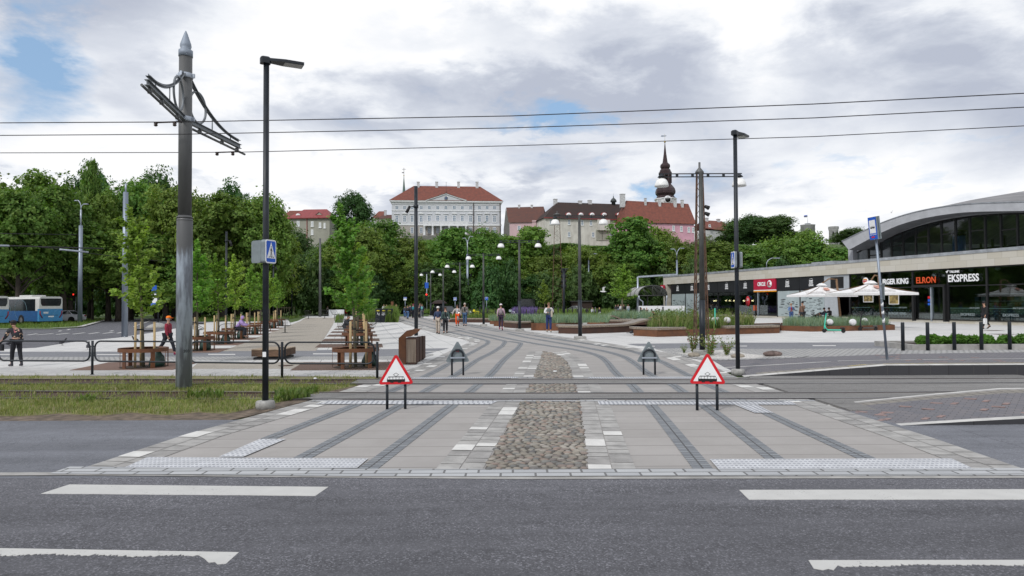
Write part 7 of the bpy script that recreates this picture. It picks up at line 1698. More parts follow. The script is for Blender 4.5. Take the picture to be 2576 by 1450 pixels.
for lab,px,py,s,sz in(('tallest low rose bush with pink flowers left of the twin lamp foot',1744,890,1.15,1.45),('tiny rose bush with pink flowers at the left end of the gravel bed',1721,890,.5,.5),('bushy low rose right behind the tram warning sign',1788,897,1.15,1.35),('small low rose left of the black lamp post',1828,896,1.1,.95)):
 p=G(px,py);t=thing('rose_bush',lab,'shrub',p,rnd.uniform(0,6),'low roses in the white gravel');t.scale=(s*.66,s*.6,sz*.66);o=bpy.data.objects.new('leaves',rs);link(o);o.parent=t
 mb=MB();r=random.Random(3)
 for k in range(9):v=rv(r);mb.ell((v.x*.35,v.y*.35-.1,.45+v.z*.3),(.02,.02,.018),6,4)
 obj('flowers',mb,pm('rose_pink',(.5,.08,.25),.6),t)
def rock(lab,px,py,w,h,col,seed):
 p=G(px,py);r=random.Random(seed);k=p.y/F;mb=MB();mb.ell((0,0,0),(w*k/2,w*k/2*.7,h*k*.62),14,9);mb.v=[(x*(1+.07*math.sin(z*20+y*9))+r.uniform(-.008,.008),y,max(-.02,z*.9+h*k*.38)+r.uniform(-.008,.008))for x,y,z in mb.v];o=obj('rock',mb,col);o.location=p;tag(o,lab,'rock','boulders in the gravel bed')
M_rk=pm('boulder_beige',(.30,.265,.215),.9,var=.2,scale=6,bump=.6);M_rk2=pm('boulder_brown',(.17,.125,.11),.9,var=.35,scale=7,bump=.9)
rock('smooth beige boulder left of the twin lamp foot',1746,899,31,13,M_rk,1);rock('smooth beige boulder behind the black lamp post',1856,901,35,12,M_rk,2);rock('rough reddish brown boulder farthest right in the gravel bed',1944,897,48,15,M_rk2,3)
mk('young_tree','slim young tree left of the station canopy inside a timber frame','tree',G(1672*0+1565,801),'young lindens in two rows',[YV[1][0],YV[1][1]],.4,(1.9,1.9,1.25));mk('young_tree','small young tree behind the lavender left of the lattice mast','tree',G(1371,797),'young lindens in two rows',[YV[2][0],YV[2][1]],.4,(1.2,1.2,.95))
def tframe(lab,x0,x1,yb,yt,n):
 a,b_=G(x0,yb),G(x1,yb);h=PT(x0,yt,a.y).z-a.z;t=thing('timber_guard',lab,'frame',a,0,'timber tree frames');w=b_.x-a.x
 for i in range(n):
  for y in(0,w*.8):mb=MB();mb.cyl((w*i/(n-1),y,0),(w*i/(n-1),y,h),.05,n=6);obj('post',mb,M_trunky,t)
 mb=MB();mb.box((w/2,-.06,h-.15),(w+.2,.05,.16));obj('rail',mb,M_trunky,t)
tframe('timber frame around the slim young tree near the canopy',1550,1573,800,778,3);tframe('timber frame left of the lattice mast',1357,1373,795.5,773,2);tframe('tall timber tree frame at the end of the left tree row',709,722,795,772.5,3);tframe('taller timber tree frame at the far end of the left tree row',732,743,792,771,2)
pm_=MB();pm_.cyl((0,0,0),(0,0,1.0),.09,n=6);pme=pm_.mesh('cycle_post',M_blackm);r=random.Random(9)
k=0
for px in[1188+i*19.5 for i in range(9)]+[1380+i*12 for i in range(7)]+[1592+i*9.5 for i in range(9)]:
 yb=799.5+r.uniform(-.4,.4)if px<1370 else(797.5 if px<1500 else 801.5);p=G(px,yb);o=bpy.data.objects.new('cycle_post',pme);link(o);o.location=p;o.scale=(1,1,r.uniform(.95,1.4));k+=1
 tag(o,'one of the short black posts behind the planting','post','short black posts behind the planting')
def skinmesh(name,V,E,root=0,sub=1,mats=None):
 """V: (pos, rx, ry); grows one continuous surface round a skeleton"""
 me=bpy.data.meshes.new(name);me.from_pydata([tuple(v[0])for v in V],E,[]);o=bpy.data.objects.new(name,me);link(o)
 md=o.modifiers.new('s','SKIN');md.branch_smoothing=.6;md.use_smooth_shade=True
 sk=me.skin_vertices[0]if me.skin_vertices else None
 if sk is None:
  bm=bmesh.new();bm.from_mesh(me);ly=bm.verts.layers.skin.verify();bm.to_mesh(me);bm.free();sk=me.skin_vertices[0]
 for i,v in enumerate(V):sk.data[i].radius=(v[1],v[2]);sk.data[i].use_root=(i==root)
 if sub:m2=o.modifiers.new('u','SUBSURF');m2.levels=sub;m2.render_levels=sub
 dg=bpy.context.evaluated_depsgraph_get();ne=bpy.data.meshes.new_from_object(o.evaluated_get(dg));bpy.data.objects.remove(o);bpy.data.meshes.remove(me)
 ne.name=name;ne.materials.clear()
 for m_ in(mats or[]):ne.materials.append(m_)
 for p in ne.polygons:p.use_smooth=True
 return ne
M_skin=pm('skin',(.42,.24,.17),.6,var=.06)
def cm(name,col,r=.8,v=.15):return pm(name,col,r,var=v,scale=9)
def joints(pose):
 J={};g=pose.get
 lean=rad(g('lean',0));sit=g('sit',False)
 def fw(a):return Vector((0,-math.sin(rad(a)),-math.cos(rad(a))))
 hip=Vector((0,0,.94));J['pel']=hip
 up=Vector((0,-math.sin(lean),math.cos(lean)))
 J['spine']=hip+up*.17;J['chest']=hip+up*.36;J['neck']=hip+up*.52;hd=rad(g('head',0));hu=Vector((0,-math.sin(lean+hd),math.cos(lean+hd)))
 J['nk2']=J['neck']+hu*.06;J['head']=J['neck']+hu*.15+Vector((0,-.012,0));J['top']=J['neck']+hu*.235
 for s,n in((1,'L'),(-1,'R')):
  th,sh=g('leg'+n,(4,0));J['hip'+n]=hip+Vector((s*.085,0,-.03));J['knee'+n]=J['hip'+n]+fw(th)*.42+Vector((s*.01,0,0));J['ank'+n]=J['knee'+n]+fw(sh)*.42
  ft=rad(g('foot'+n,0));J['toe'+n]=J['ank'+n]+Vector((s*.02,-.17*math.cos(ft),-.055-.17*math.sin(ft)));J['heel'+n]=J['ank'+n]+Vector((0,.05,-.05))
  a,f,ow=g('arm'+n,(0,12,8));sh0=J['neck']-up*.07;J['sho'+n]=sh0+Vector((s*.175,0,0))
  def ar(an,out):return Vector((s*math.sin(rad(out)),-math.sin(rad(an))*math.cos(rad(out)),-math.cos(rad(an))*math.cos(rad(out))))
  J['elb'+n]=J['sho'+n]+ar(a,ow)*.28;fo=g('fore'+n,ow*.4);J['wri'+n]=J['elb'+n]+ar(f,fo)*.245;J['han'+n]=J['wri'+n]+ar(f,fo)*.09
 return J
def person(label,p,h,yaw,skin=None,top=(.1,.1,.1),legs=(.02,.02,.03),shoes=(.02,.02,.02),hair=(.05,.03,.02),pose={},coat=0.0,cap=None,long=False,backpack=None,bag=None,fem=False,detail=1,hood=None,shirt=None,apron=None,sleeve=None,group='people on the square'):
 t=thing('person',label,'person',p,yaw,group);s=h/1.75;t.scale=(s,s,s);J=joints(pose);w=.92 if fem else 1.0
 zmin=min(J['heelL'].z,J['heelR'].z,J['toeL'].z,J['toeR'].z)-.028
 dz=-zmin if not pose.get('sit')else pose['seat']/s-.94+.09
 for k in J:J[k]=J[k]+Vector((0,0,dz))
 names=['pel','spine','chest','neck','nk2','head','top'];R_={'pel':(.145,.11),'spine':(.135*w,.10),'chest':(.17*w,.115),'neck':(.075,.06),'nk2':(.048,.05),'head':(.08,.095),'top':(.055,.065)}
 E=[(0,1),(1,2),(2,3),(3,4),(4,5),(5,6)]
 for n in 'LR':
  i=len(names);names+=['hip'+n,'knee'+n,'ank'+n,'toe'+n];E+=[(0,i),(i,i+1),(i+1,i+2),(i+2,i+3)];R_.update({'hip'+n:(.10,.10),'knee'+n:(.062,.065),'ank'+n:(.042,.046),'toe'+n:(.035,.022)})
  i=len(names);names+=['sho'+n,'elb'+n,'wri'+n,'han'+n];E+=[(2,i),(i,i+1),(i+1,i+2),(i+2,i+3)];R_.update({'sho'+n:(.066*w,.068),'elb'+n:(.046,.046),'wri'+n:(.028,.03),'han'+n:(.034,.016)})
 V=[(J[n],*R_[n])for n in names];me=skinmesh('body',V,E,0,1 if detail else 0,[M_skin,M_blackm,cm('lips',(.35,.10,.09))])
 bd=bpy.data.objects.new('body',me);link(bd);bd.parent=t
 mb=MB();H0=J['head']
 if detail:
  for sx in(-1,1):mb.ell((H0.x+sx*.03,H0.y-.082,H0.z+.01),(.012,.008,.007),6,4,mi=1);mb.ell((H0.x+sx*.078,H0.y+.0,H0.z),(.012,.022,.03),6,4)
  mb.ell((H0.x,H0.y-.098,H0.z-.012),(.012,.016,.022),6,4);mb.ell((H0.x,H0.y-.085,H0.z-.045),(.024,.008,.007),6,4,mi=2)
  for n,sx in(('L',1),('R',-1)):
   d=(J['han'+n]-J['wri'+n]).normalized();x=Vector((0,1,0)).cross(d);x=x.normalized()if x.length>.1 else Vector((1,0,0));y=d.cross(x);base=J['han'+n]+d*.01
   for q in range(4):
    off=y*(-.027+.018*q);L=(.062,.072,.068,.05)[q];mb.tube([base+off,base+off+d*L*.55-x*.006*sx,base+off+d*L*.9-x*.022*sx],[.0095,.0085,.006],5)
   mb.tube([J['han'+n]-y*.03,J['han'+n]-y*.052+d*.03,J['han'+n]-y*.05+d*.06],[.011,.0095,.007],5)
  bm=bmesh.new();bm.from_mesh(me);e=mb.mesh('tmp',[M_skin,M_blackm,M_skin]);bm.from_mesh(e);bm.to_mesh(me);bm.free();bpy.data.meshes.remove(e)
 def cloth(nm,ns,ed,ex,mat,root=0):
  me=skinmesh(nm,[(J[n]if isinstance(n,str)else n[0],(R_[n][0]if isinstance(n,str)else n[1])+ex,(R_[n][1]if isinstance(n,str)else n[2])+ex)for n in ns],ed,root,1 if detail else 0,[mat]);o=bpy.data.objects.new(nm,me);link(o);o.parent=t;return o
 mt=lambda q,n_:q if not isinstance(q,tuple)else cm(n_+'_%02d%02d%02d'%tuple(int(min(99,c*99))for c in q),q)
 cloth('trousers',['pel','hipL','kneeL',(J['ankL']+Vector((0,0,.03)),.046,.05),'hipR','kneeR',(J['ankR']+Vector((0,0,.03)),.046,.05)],[(0,1),(1,2),(2,3),(0,4),(4,5),(5,6)],.014,mt(legs,'trouser'))
 lo_=J['pel']-Vector((0,0,.02+coat*.5))if not pose.get('sit')else J['pel']+Vector((0,0,.03))
 T=[(lo_,.13+coat*.05,.11),'spine','chest',(J['neck']+Vector((0,0,-.02)),.07,.06),'shoL','elbL',(J['wriL'],.028,.03),'shoR','elbR',(J['wriR'],.028,.03)]
 ed=[(0,1),(1,2),(2,3),(2,4),(4,5),(5,6),(2,7),(7,8),(8,9)]
 jk=cloth('jacket' if not apron else 'shirt',T,ed,.02,mt(top,'top'),2)
 if coat>.3:
  mb=MB();c0=J['spine'];L=.25+coat*.55;mb.lathe([(.155,-L),(.15,-L*.6),(.135,-.12),(.12,.05)],tuple(c0),12,sy=.8);obj('coat_skirt',mb,mt(top,'top'),t)
 if shirt:mb=MB();mb.ell(tuple(J['chest']+Vector((0,-.062,-.08))),(.065,.075,.2),8,6);obj('shirt',mb,mt(shirt,'shirt'),t)
 if apron:cloth('waistcoat',[(lo_,.135,.112),'spine','chest',(J['neck']-Vector((0,0,.03)),.09,.07)],[(0,1),(1,2),(2,3)],.028,mt(apron,'vest'),1)
 for n in 'LR':
  a,to=J['ank'+n],J['toe'+n];mb=MB();d=to-a;mb.tube([a+Vector((0,.045,-.045)),a+Vector((0,-.02,-.035)),to+Vector((0,.02,-.002)),to+Vector((0,-.03,-.008))],[.042,.05,.04,.022],8);mb.cyl(a+Vector((0,.01,.06)),a+Vector((0,.005,-.04)),.042,.046,8);obj('shoe',mb,mt(shoes,'shoe'),t)
 mb=MB();hh=J['head'];mb.ell((hh.x,hh.y+.022,hh.z+.03),(.09,.098,.098),10,7)
 if long:mb.tube([hh+Vector((0,.06,.05)),hh+Vector((0,.085,-.08)),hh+Vector((0,.08,-.22))],[.085,.085,.05],8)
 if hood:mb=MB();mb.ell((hh.x,hh.y+.03,hh.z+.01),(.105,.115,.13),10,7)
 obj('hair' if not hood else 'hood',mb,mt(hair if not hood else hood,'hair'),t)
 if cap:mb=MB();mb.lathe([(.1,0),(.102,.03),(.085,.075),(.045,.1),(.01,.105)],(hh.x,hh.y+.012,hh.z+.045),12,sy=1.1);mb.prism([(-.075,-.08),(.075,-.08),(.055,-.175),(-.055,-.175)],hh.z+.045,hh.z+.058,0,Matrix.Translation((hh.x,hh.y,0)));obj('cap',mb,mt(cap,'cap'),t)
 if backpack:c=J['chest'];mb=MB();mb.ell((c.x,c.y+.17,c.z-.09),(.135,.095,.22),10,8);mb.ell((c.x,c.y+.25,c.z-.16),(.09,.04,.1),8,6);obj('backpack',mb,mt(backpack,'pack'),t)
 if bag:
  col,n,L=bag;q=J['han'+n];mb=MB();mb.tube([q+Vector((0,0,-.0)),q+Vector((0,-.02,-.12))],.008,4);mb.bev((q.x,q.y,q.z-.12-L/2),(.1,.26,L),.03);obj('bag',mb,mt(col,'bag'),t)
 return t
W1={'legL':(24,16),'legR':(-16,-34),'footR':28,'armL':(-20,-8,6),'armR':(22,34,6)}
W2={'legL':(-14,-30),'legR':(20,12),'footL':25,'armL':(18,30,7),'armR':(-18,-6,7)}
W3={'legL':(9,4),'legR':(-7,-16),'armL':(-6,4,9),'armR':(6,16,9)}
ST_={'legL':(2,-1),'legR':(-1,-3),'armL':(0,10,8),'armR':(2,14,8)}
def at(q,dz=0):p=G(*q);return(p.x,p.y,p.z+.035+dz)
def hfor(q,ytop):p=G(*q);return(PT(q[0],ytop,p.y).z-p.z)
M_floral=None
mt,b_,pr_,tc_,o_=base_mat('floral_cloth',.8);vo=b_.n('ShaderNodeTexVoronoi');vo.inputs['Scale'].default_value=13;b_.l(tc_.outputs['Object'],vo.inputs['Vector']);se=b_.n('ShaderNodeSeparateColor');b_.l(vo.outputs['Color'],se.inputs[0])
f1=b_.m('MULTIPLY',b_.m('LESS_THAN',vo.outputs['Distance'],.42),b_.m('GREATER_THAN',se.outputs[0],.45));c_=b_.mix(b_.m('GREATER_THAN',se.outputs[1],.5),(.55,.16,.18),(.6,.42,.3));b_.l(b_.mix(f1,(.015,.018,.024),c_),pr_.inputs['Base Color']);M_floral=mt
mt,b_,pr_,tc_,o_=base_mat('checked_cloth',.85);w1=b_.n('ShaderNodeTexChecker');w1.inputs['Scale'].default_value=26;b_.l(tc_.outputs['Object'],w1.inputs['Vector']);w1.inputs['Color1'].default_value=(.26,.23,.21,1);w1.inputs['Color2'].default_value=(.06,.055,.06,1);b_.l(w1.outputs[0],pr_.inputs['Base Color']);M_check=mt
mt,b_,pr_,tc_,o_=base_mat('tweed_vest',.85);w1=b_.n('ShaderNodeTexChecker');w1.inputs['Scale'].default_value=34;b_.l(tc_.outputs['Object'],w1.inputs['Vector']);w1.inputs['Color1'].default_value=(.20,.23,.22,1);w1.inputs['Color2'].default_value=(.05,.06,.06,1);b_.l(w1.outputs[0],pr_.inputs['Base Color']);M_vest=mt
q=(41,924);person('stooped person in a dark floral jacket and black hat, walking left with a shoulder bag',at(q),1.62,rad(-62)-rad(60),top=M_floral,legs=(.012,.013,.018),shoes=(.05,.05,.06),pose={'legL':(14,4),'legR':(-6,-18),'lean':22,'head':12,'armL':(20,60,12),'armR':(4,20,10)},cap=(.015,.017,.022),bag=((.015,.016,.02),'L',.25),fem=True)
q=(421,896);person('person in a dark red jacket and bright orange cap striding right',at(q),1.64,rad(88),top=(.25,.018,.04),legs=(.012,.014,.022),shoes=(.2,.02,.06),hair=(.45,.40,.35),cap=(.85,.19,.01),coat=.25,pose={'legL':(26,14),'legR':(-22,-40),'footR':30,'lean':4,'armL':(-4,10,6),'armR':(4,18,6)})
q=(1102,841);person('man in a navy jacket, pale trousers and white flat cap walking towards the camera',at(q),1.76,rad(-8),top=(.028,.045,.10),legs=(.42,.36,.30),hair=(.3,.28,.26),cap=(.7,.68,.66),pose=W3)
q=(1120.5,839.8);person('long haired woman in black with an open dark green jacket beside the man in navy',at(q),1.72,rad(6),top=(.05,.085,.08),legs=(.012,.012,.015),hair=(.035,.02,.015),long=True,fem=True,shirt=(.01,.01,.012),coat=.25,bag=((.015,.015,.018),'R',.2),pose={'legL':(-4,-14),'legR':(10,5),'armL':(4,12,12),'armR':(0,8,8)})
q=(1150.5,821.5);person('woman in a light open coat, white dress and bright orange trousers',at(q),1.68,rad(10),top=(.42,.39,.37),legs=(.78,.10,.015),hair=(.05,.03,.02),long=True,fem=True,shirt=(.6,.6,.65),coat=.75,pose={'legL':(-6,-20),'legR':(12,6),'armL':(8,16,14),'armR':(0,12,34)})
q=(1169.5,821.5);person('tall grey haired man in a checked blazer and jeans',at(q),1.82,rad(-5),top=M_check,legs=(.05,.10,.19),hair=(.42,.38,.34),shirt=(.012,.012,.012),coat=.2,pose=W3)
q=(1260.3,832.8);person('woman in a pink top and white cap seen from behind with a small grey backpack',at(q),1.66,rad(176),top=(.52,.36,.43),legs=(.035,.02,.045),shoes=(.35,.12,.16),hair=(.09,.05,.03),cap=(.72,.66,.68),backpack=(.24,.20,.22),fem=True,pose={'legL':(3,-2),'legR':(-6,-24),'footR':35,'armL':(-4,22,10),'armR':(4,24,10)})
q=(1380.8,837);person('young man in a checked waistcoat, white shirt and dark blue knee breeches',at(q),1.80,rad(4),top=(.66,.66,.68),apron=M_vest,legs=(.02,.035,.13),shoes=(.25,.25,.22),hair=(.16,.09,.05),bag=((.45,.40,.32),'L',.34),pose={'legL':(6,2),'legR':(-3,-8),'armL':(30,130,14),'foreL':-20,'armR':(14,95,16),'foreR':-30})
sp0=(PT(1658,812,seatP.y).x,seatP.y+.35,0)
person('man in a dark jacket and jeans sitting bent over his phone on the timber platform',(sp0[0],sp0[1],0.0),1.78,rad(-78),top=(.035,.022,.02),legs=(.04,.07,.14),hair=(.13,.08,.05),pose={'sit':1,'seat':seatZ,'lean':34,'head':32,'legL':(84,4),'legR':(86,-4),'armL':(16,84,4),'armR':(16,84,4),'foreL':-14,'foreR':-14})
def far(label,px,ytop,D,h,yaw,**kw):
 p=PT(px,ytop,D);zg=kw.pop('zg',.3);hgt_=h;return person(label,(p.x,D,zg+.01),hgt_,yaw,**kw)
far('woman in a blue denim jacket and red hood by the blue grass planter',1990,762,57,1.66,rad(-5),top=(.14,.22,.40),legs=(.06,.11,.27),hair=(.30,.17,.08),shirt=(.5,.02,.03),fem=True,pose={'legL':(2,0),'legR':(-2,0),'armL':(12,92,20),'foreL':-40,'armR':(12,92,20),'foreR':-40})
far('man in a brown coat with a dark blue shoulder bag, hand at his face',2018.5,749,50,1.82,rad(-60),top=(.16,.095,.065),legs=(.02,.022,.028),hair=(.015,.012,.012),coat=.35,bag=((.012,.03,.06),'R',.3),pose={'legL':(2,0),'legR':(-2,-2),'armL':(50,150,8),'armR':(-2,20,8)})
q=(2478,829);person('walking person in a long black coat and cap carrying a white carrier bag',at(q),1.76,rad(-80),top=(.012,.012,.014),legs=(.012,.012,.014),hair=(.01,.01,.01),cap=(.012,.012,.014),coat=.6,bag=((.66,.66,.67),'L',.34),pose={'legL':(22,10),'legR':(-20,-42),'footR':30,'armL':(10,20,5),'armR':(-10,0,5),'lean':4})
sitp={'sit':1,'seat':.45,'legL':(84,0),'legR':(84,0),'armL':(40,80,6),'armR':(40,80,6),'lean':12,'head':10}
far('seated person in black slumped over a cafe table below the first parasol',2047,782,56,1.7,rad(95),top=(.012,.012,.014),hair=(.02,.015,.012),pose=dict(sitp,lean=58,head=30))
far('seated dark haired person in a speckled dark shirt at the cafe table',2078,775,55,1.76,rad(-90),top=(.03,.035,.06),hair=(.012,.01,.01),pose=sitp)
far('second seated person in black at the cafe table, nearer the grey wall panel',2089,775,56.5,1.76,rad(-70),top=(.014,.014,.018),hair=(.012,.01,.01),pose=sitp)
crowd=[((984,795),767,'woman in a white jacket with a black backpack by the rusty pillar',(.55,.56,.58),(.02,.02,.025),(.05,.03,.02),175,dict(backpack=(.012,.012,.015),coat=.35)),((997,798.5),767,'blonde woman dressed in black at the left end of the walking people',(.012,.012,.014),(.012,.012,.014),(.34,.24,.12),150,dict(long=True)),((966,796),767,'person in a white shirt and light jeans right above the dark cabinets',(.6,.6,.62),(.14,.24,.42),(.06,.04,.03),0,{}),((972.5,796),767.5,'woman in white with a pink skirt right above the dark cabinets',(.6,.58,.56),(.5,.28,.36),(.10,.05,.03),10,dict(long=True)),((1018.5,799.3),770.8,'short person in black with blue jeans below the blue crossing sign',(.03,.035,.045),(.07,.14,.30),(.02,.015,.012),170,{}),((1025.5,804.4),769,'man in a black leather jacket and jeans, nearest of the walking group',(.02,.02,.025),(.07,.14,.28),(.09,.06,.04),178,dict(pose=W1)),((1032,799),767,'man in a dark navy jacket and black trousers in the middle of the walking group',(.03,.035,.07),(.015,.015,.02),(.05,.03,.02),180,{}),((1039.5,802),765.5,'person with magenta hair and a teal backpack left of the spotlight pole',(.02,.03,.05),(.02,.02,.03),(.25,.01,.07),182,dict(backpack=(.03,.22,.26))),((1055,801),769,'person in a beige coat just right of the spotlight pole',(.22,.19,.155),(.02,.02,.03),(.05,.03,.02),175,dict(coat=.7,backpack=(.02,.02,.025))),((1061.5,801.5),765.5,'man in grey trousers with a pale teal backpack right of the spotlight pole',(.02,.03,.05),(.10,.11,.13),(.10,.06,.04),184,dict(backpack=(.12,.34,.36),pose=W2)),((1056.5,797),763,'tall person seen behind the teal backpack by the spotlight pole',(.04,.04,.06),(.03,.03,.04),(.10,.06,.04),180,{}),((751,791),771,'far person with bright red trousers at the end of the gravel path',(.03,.04,.10),(.55,.03,.04),(.03,.02,.02),100,dict(pose=W1)),((758.5,790.5),770,'far person in dark clothes right of the red trousers',(.02,.02,.025),(.02,.02,.03),(.03,.02,.02),90,{}),((818,788),767,'far person in black and jeans left of the white low wall',(.03,.03,.04),(.05,.09,.2),(.03,.02,.02),80,{}),((823.8,791),771,'far fair haired child in a pale jacket by the white low wall',(.55,.45,.45),(.3,.3,.34),(.32,.16,.06),90,dict(pose=W2)),((835,790),767,'far person in white with a blue strap standing at the white low wall',(.6,.6,.62),(.2,.3,.5),(.05,.03,.02),0,{}),((870.6,791),768,'far person in a red skirt beside the nearest right row tree',(.35,.2,.12),(.55,.02,.03),(.03,.02,.02),60,dict(coat=.2)),((1477,800),776,'dark haired woman in black by the thick grey pole behind the grass',(.015,.015,.018),(.02,.02,.02),(.02,.012,.01),160,dict(long=True)),((1490,800),778,'person in a pale grey and white jacket behind the grass by the grey pole',(.45,.46,.5),(.04,.05,.08),(.14,.09,.06),40,{}),((1498,799),776,'person in a grey hood behind the grass by the grey pole',(.12,.12,.14),(.02,.02,.03),(.1,.1,.12),90,dict(hood=(.12,.12,.14))),((1508,802),774.5,'blonde woman in black with a white skirt behind the humped bench',(.02,.02,.02),(.5,.5,.56),(.33,.22,.10),200,dict(long=True,coat=.2)),((1549,793),768,'person in black at the left of the group by the timber tree frame',(.03,.03,.035),(.35,.42,.5),(.3,.26,.22),0,{}),((1555,793),767,'person in a black sweatshirt and jeans second in the group by the tree frame',(.02,.02,.022),(.18,.26,.4),(.1,.06,.04),10,{}),((1562,793),767,'person in white partly behind the timber tree frame',(.6,.6,.6),(.3,.34,.42),(.1,.07,.05),-10,{}),((1569.5,793),767,'person all in black at the right of the timber tree frame',(.015,.015,.015),(.015,.015,.02),(.02,.015,.012),-20,{}),((1580.4,793.5),767,'person in a pale sweatshirt and light jeans standing apart by the canopy',(.48,.48,.52),(.26,.38,.52),(.03,.02,.02),0,{}),((1614.5,803),785,'person in dark clothes sitting behind the grass in front of the white parapet',(.03,.04,.03),(.02,.02,.03),(.09,.05,.04),0,{}),((1627,804),787,'bald person in a dark red top sitting behind the grass by the parapet',(.10,.03,.03),(.02,.02,.03),(.25,.13,.09),10,{})]
for q,yt,lab,tp_,lg_,hr,yw,kw in crowd:
 kw=dict(kw);ps=kw.pop('pose',W3 if len(lab)%2 else ST_);h_=min(1.86,max(1.2,hfor(q,yt)));person(lab,at(q),h_,rad(yw),top=tp_,legs=lg_,hair=hr,pose=ps,detail=0,fem='woman' in lab,**kw)
p=PT(598,806,40.2);person('person in a pale purple hoodie sitting on the third ring seat of the left row',(p.x,40.2,.02),1.7,rad(100),top=(.36,.25,.52),legs=(.02,.02,.025),hood=(.36,.25,.52),pose=dict(sitp,seat=.62,lean=24),detail=0)
p=PT(869,790,48);person('man in dark clothes sitting on a wire chair left of the right tree row',(p.x,48,.02),1.75,rad(60),top=(.02,.022,.03),legs=(.02,.022,.03),hair=(.05,.04,.03),pose=dict(sitp,lean=22,head=20),detail=0)
M_tyre=pm('tyre',(.012,.012,.012),.8);M_rim=pm('rim',(.3,.3,.31),.35,.7);M_carglass=pm('car_glass',(.015,.02,.024),.08,spec=.9)
M_buswhite=pm('bus_white',(.62,.62,.60),.4,var=.05);M_busblue=pm('bus_blue',(.055,.24,.48),.4,var=.08);M_busblue2=pm('bus_deep_blue',(.02,.10,.27),.45,var=.15);M_tail=pm('tail_red',(.25,.01,.02),.3)
def wheel(t,x,y,r=.32,w=.2):
 mb=MB();mb.tube([(x+(r-.055)*math.cos(a*PI/9),y,r+(r-.055)*math.sin(a*PI/9))for a in range(18)],.07 if r<.4 else.11,6,closed=True);o=obj('wheel',mb,M_tyre,t)
 mb=MB();mb.cyl((x,y-w*.3,r),(x,y+w*.3,r),r*.62,n=12);obj('rim',mb,M_rim,o)
def bus(label,p,rz):
 t=thing('bus',label,'bus',p,rz,'blue and white buses');W,L,H0=2.5,12,3.1
 mb=MB();prof=[(-W/2,.35),(W/2,.35),(W/2,2.0),(W/2,2.85),(W/2-.12,3.05),(W/2-.35,H0),(-W/2+.35,H0),(-W/2+.12,3.05),(-W/2,2.85),(-W/2,2.0)]
 T=Matrix(((1,0,0,0),(0,0,1,0),(0,1,0,0),(0,0,0,1)));mb.prism(prof,0,L,0,T);mb.f=[f[::-1]for f in mb.f];obj('body',mb,M_buswhite,t)
 mb=MB();mb.mm((-W/2-.012,-.012,.33),(W/2+.012,.3,1.72));obj('rear_panel',mb,M_busblue,t)
 mb=MB();mb.mm((-W/2-.01,.3,.33),(W/2+.01,L,1.5));obj('side_panel',mb,M_busblue2,t)
 mb=MB();mb.mm((-W/2-.018,.75,1.5),(W/2+.018,L-.2,2.82));obj('side_window',mb,M_carglass,t)
 mb=MB();mb.prism([(-.95,2.05),(.95,2.05),(1.08,2.3),(1.1,2.88),(-1.1,2.88),(-1.08,2.3)],-.03,0,0,T);obj('rear_window',mb,M_carglass,t)
 for s in(-1,1):mb=MB();mb.tube([(s*1.18,-.02,1.5),(s*1.16,-.02,1.1),(s*.92,-.02,.72)],.06,5);obj('tail_light',mb,M_tail,t)
 mb=MB();mb.mm((-.3,-.03,.78),(.3,-.012,.92));obj('number_plate',mb,M_signw,t);mb=MB();mb.mm((-.75,-.02,.98),(.75,-.012,1.01));mb.mm((-1.0,-.02,1.5),(-.2,-.012,1.515));obj('trim',mb,M_blackm,t)
 text('lettering','SEBE',.26,axes((-.55,-.02,1.28),(1,0,0),(0,0,1),(0,-1,0)),M_signw,t,.004,bold=.012)
 mb=MB()
 for c_,r_ in(((.4,1.0),.85),((1.2,.7),1.05)):
  mb.tube([(max(-1.2,min(1.2,c_[0]+r_*math.cos(rad(a)))),-.015,max(.5,min(1.7,c_[1]+r_*math.sin(rad(a)))))for a in range(95,200,12)],.012,3)
 for c_,r_ in(((3.5,1.6),1.15),((6.5,1.3),1.1)):mb.tube([(-W/2-.022,c_[0]+r_*math.cos(rad(a)),max(.5,c_[1]+r_*math.sin(rad(a))))for a in range(-60,200,14)],.012,3)
 obj('swirl_line',mb,pm('swirl',(.25,.42,.5),.5),t)
 mb=MB();mb.bev((0,3.5,H0+.08),(1.6,2.4,.2),.05);obj('roof_unit',mb,M_buswhite,t)
 mb=MB();mb.cyl((-W/2-.015,3.4,.5),(-W/2-.02,3.4,.5),.56,n=18);obj('wheel_arch',mb,M_blackm,t)
 for y in(3.4,9.2):
  for s in(-1,1):
   mb=MB();mb.tube([(s*(W/2-.05),y+.37*math.cos(a*PI/9),.48+.37*math.sin(a*PI/9))for a in range(18)],.12,6,closed=True);o=obj('wheel',mb,M_tyre,t);mb=MB();mb.cyl((s*(W/2-.12),y,.48),(s*(W/2+.03),y,.48),.3,n=12);obj('rim',mb,M_rim,o)
 return t
p=PT(128,806,77);bus('blue and white bus seen from behind, parked behind the street corner tree',(p.x,77,0),rad(64))
p=PT(-16,806,70);bus('blue and white bus mostly cut off by the left edge of the picture',(p.x-.2,70.5,0),rad(64))
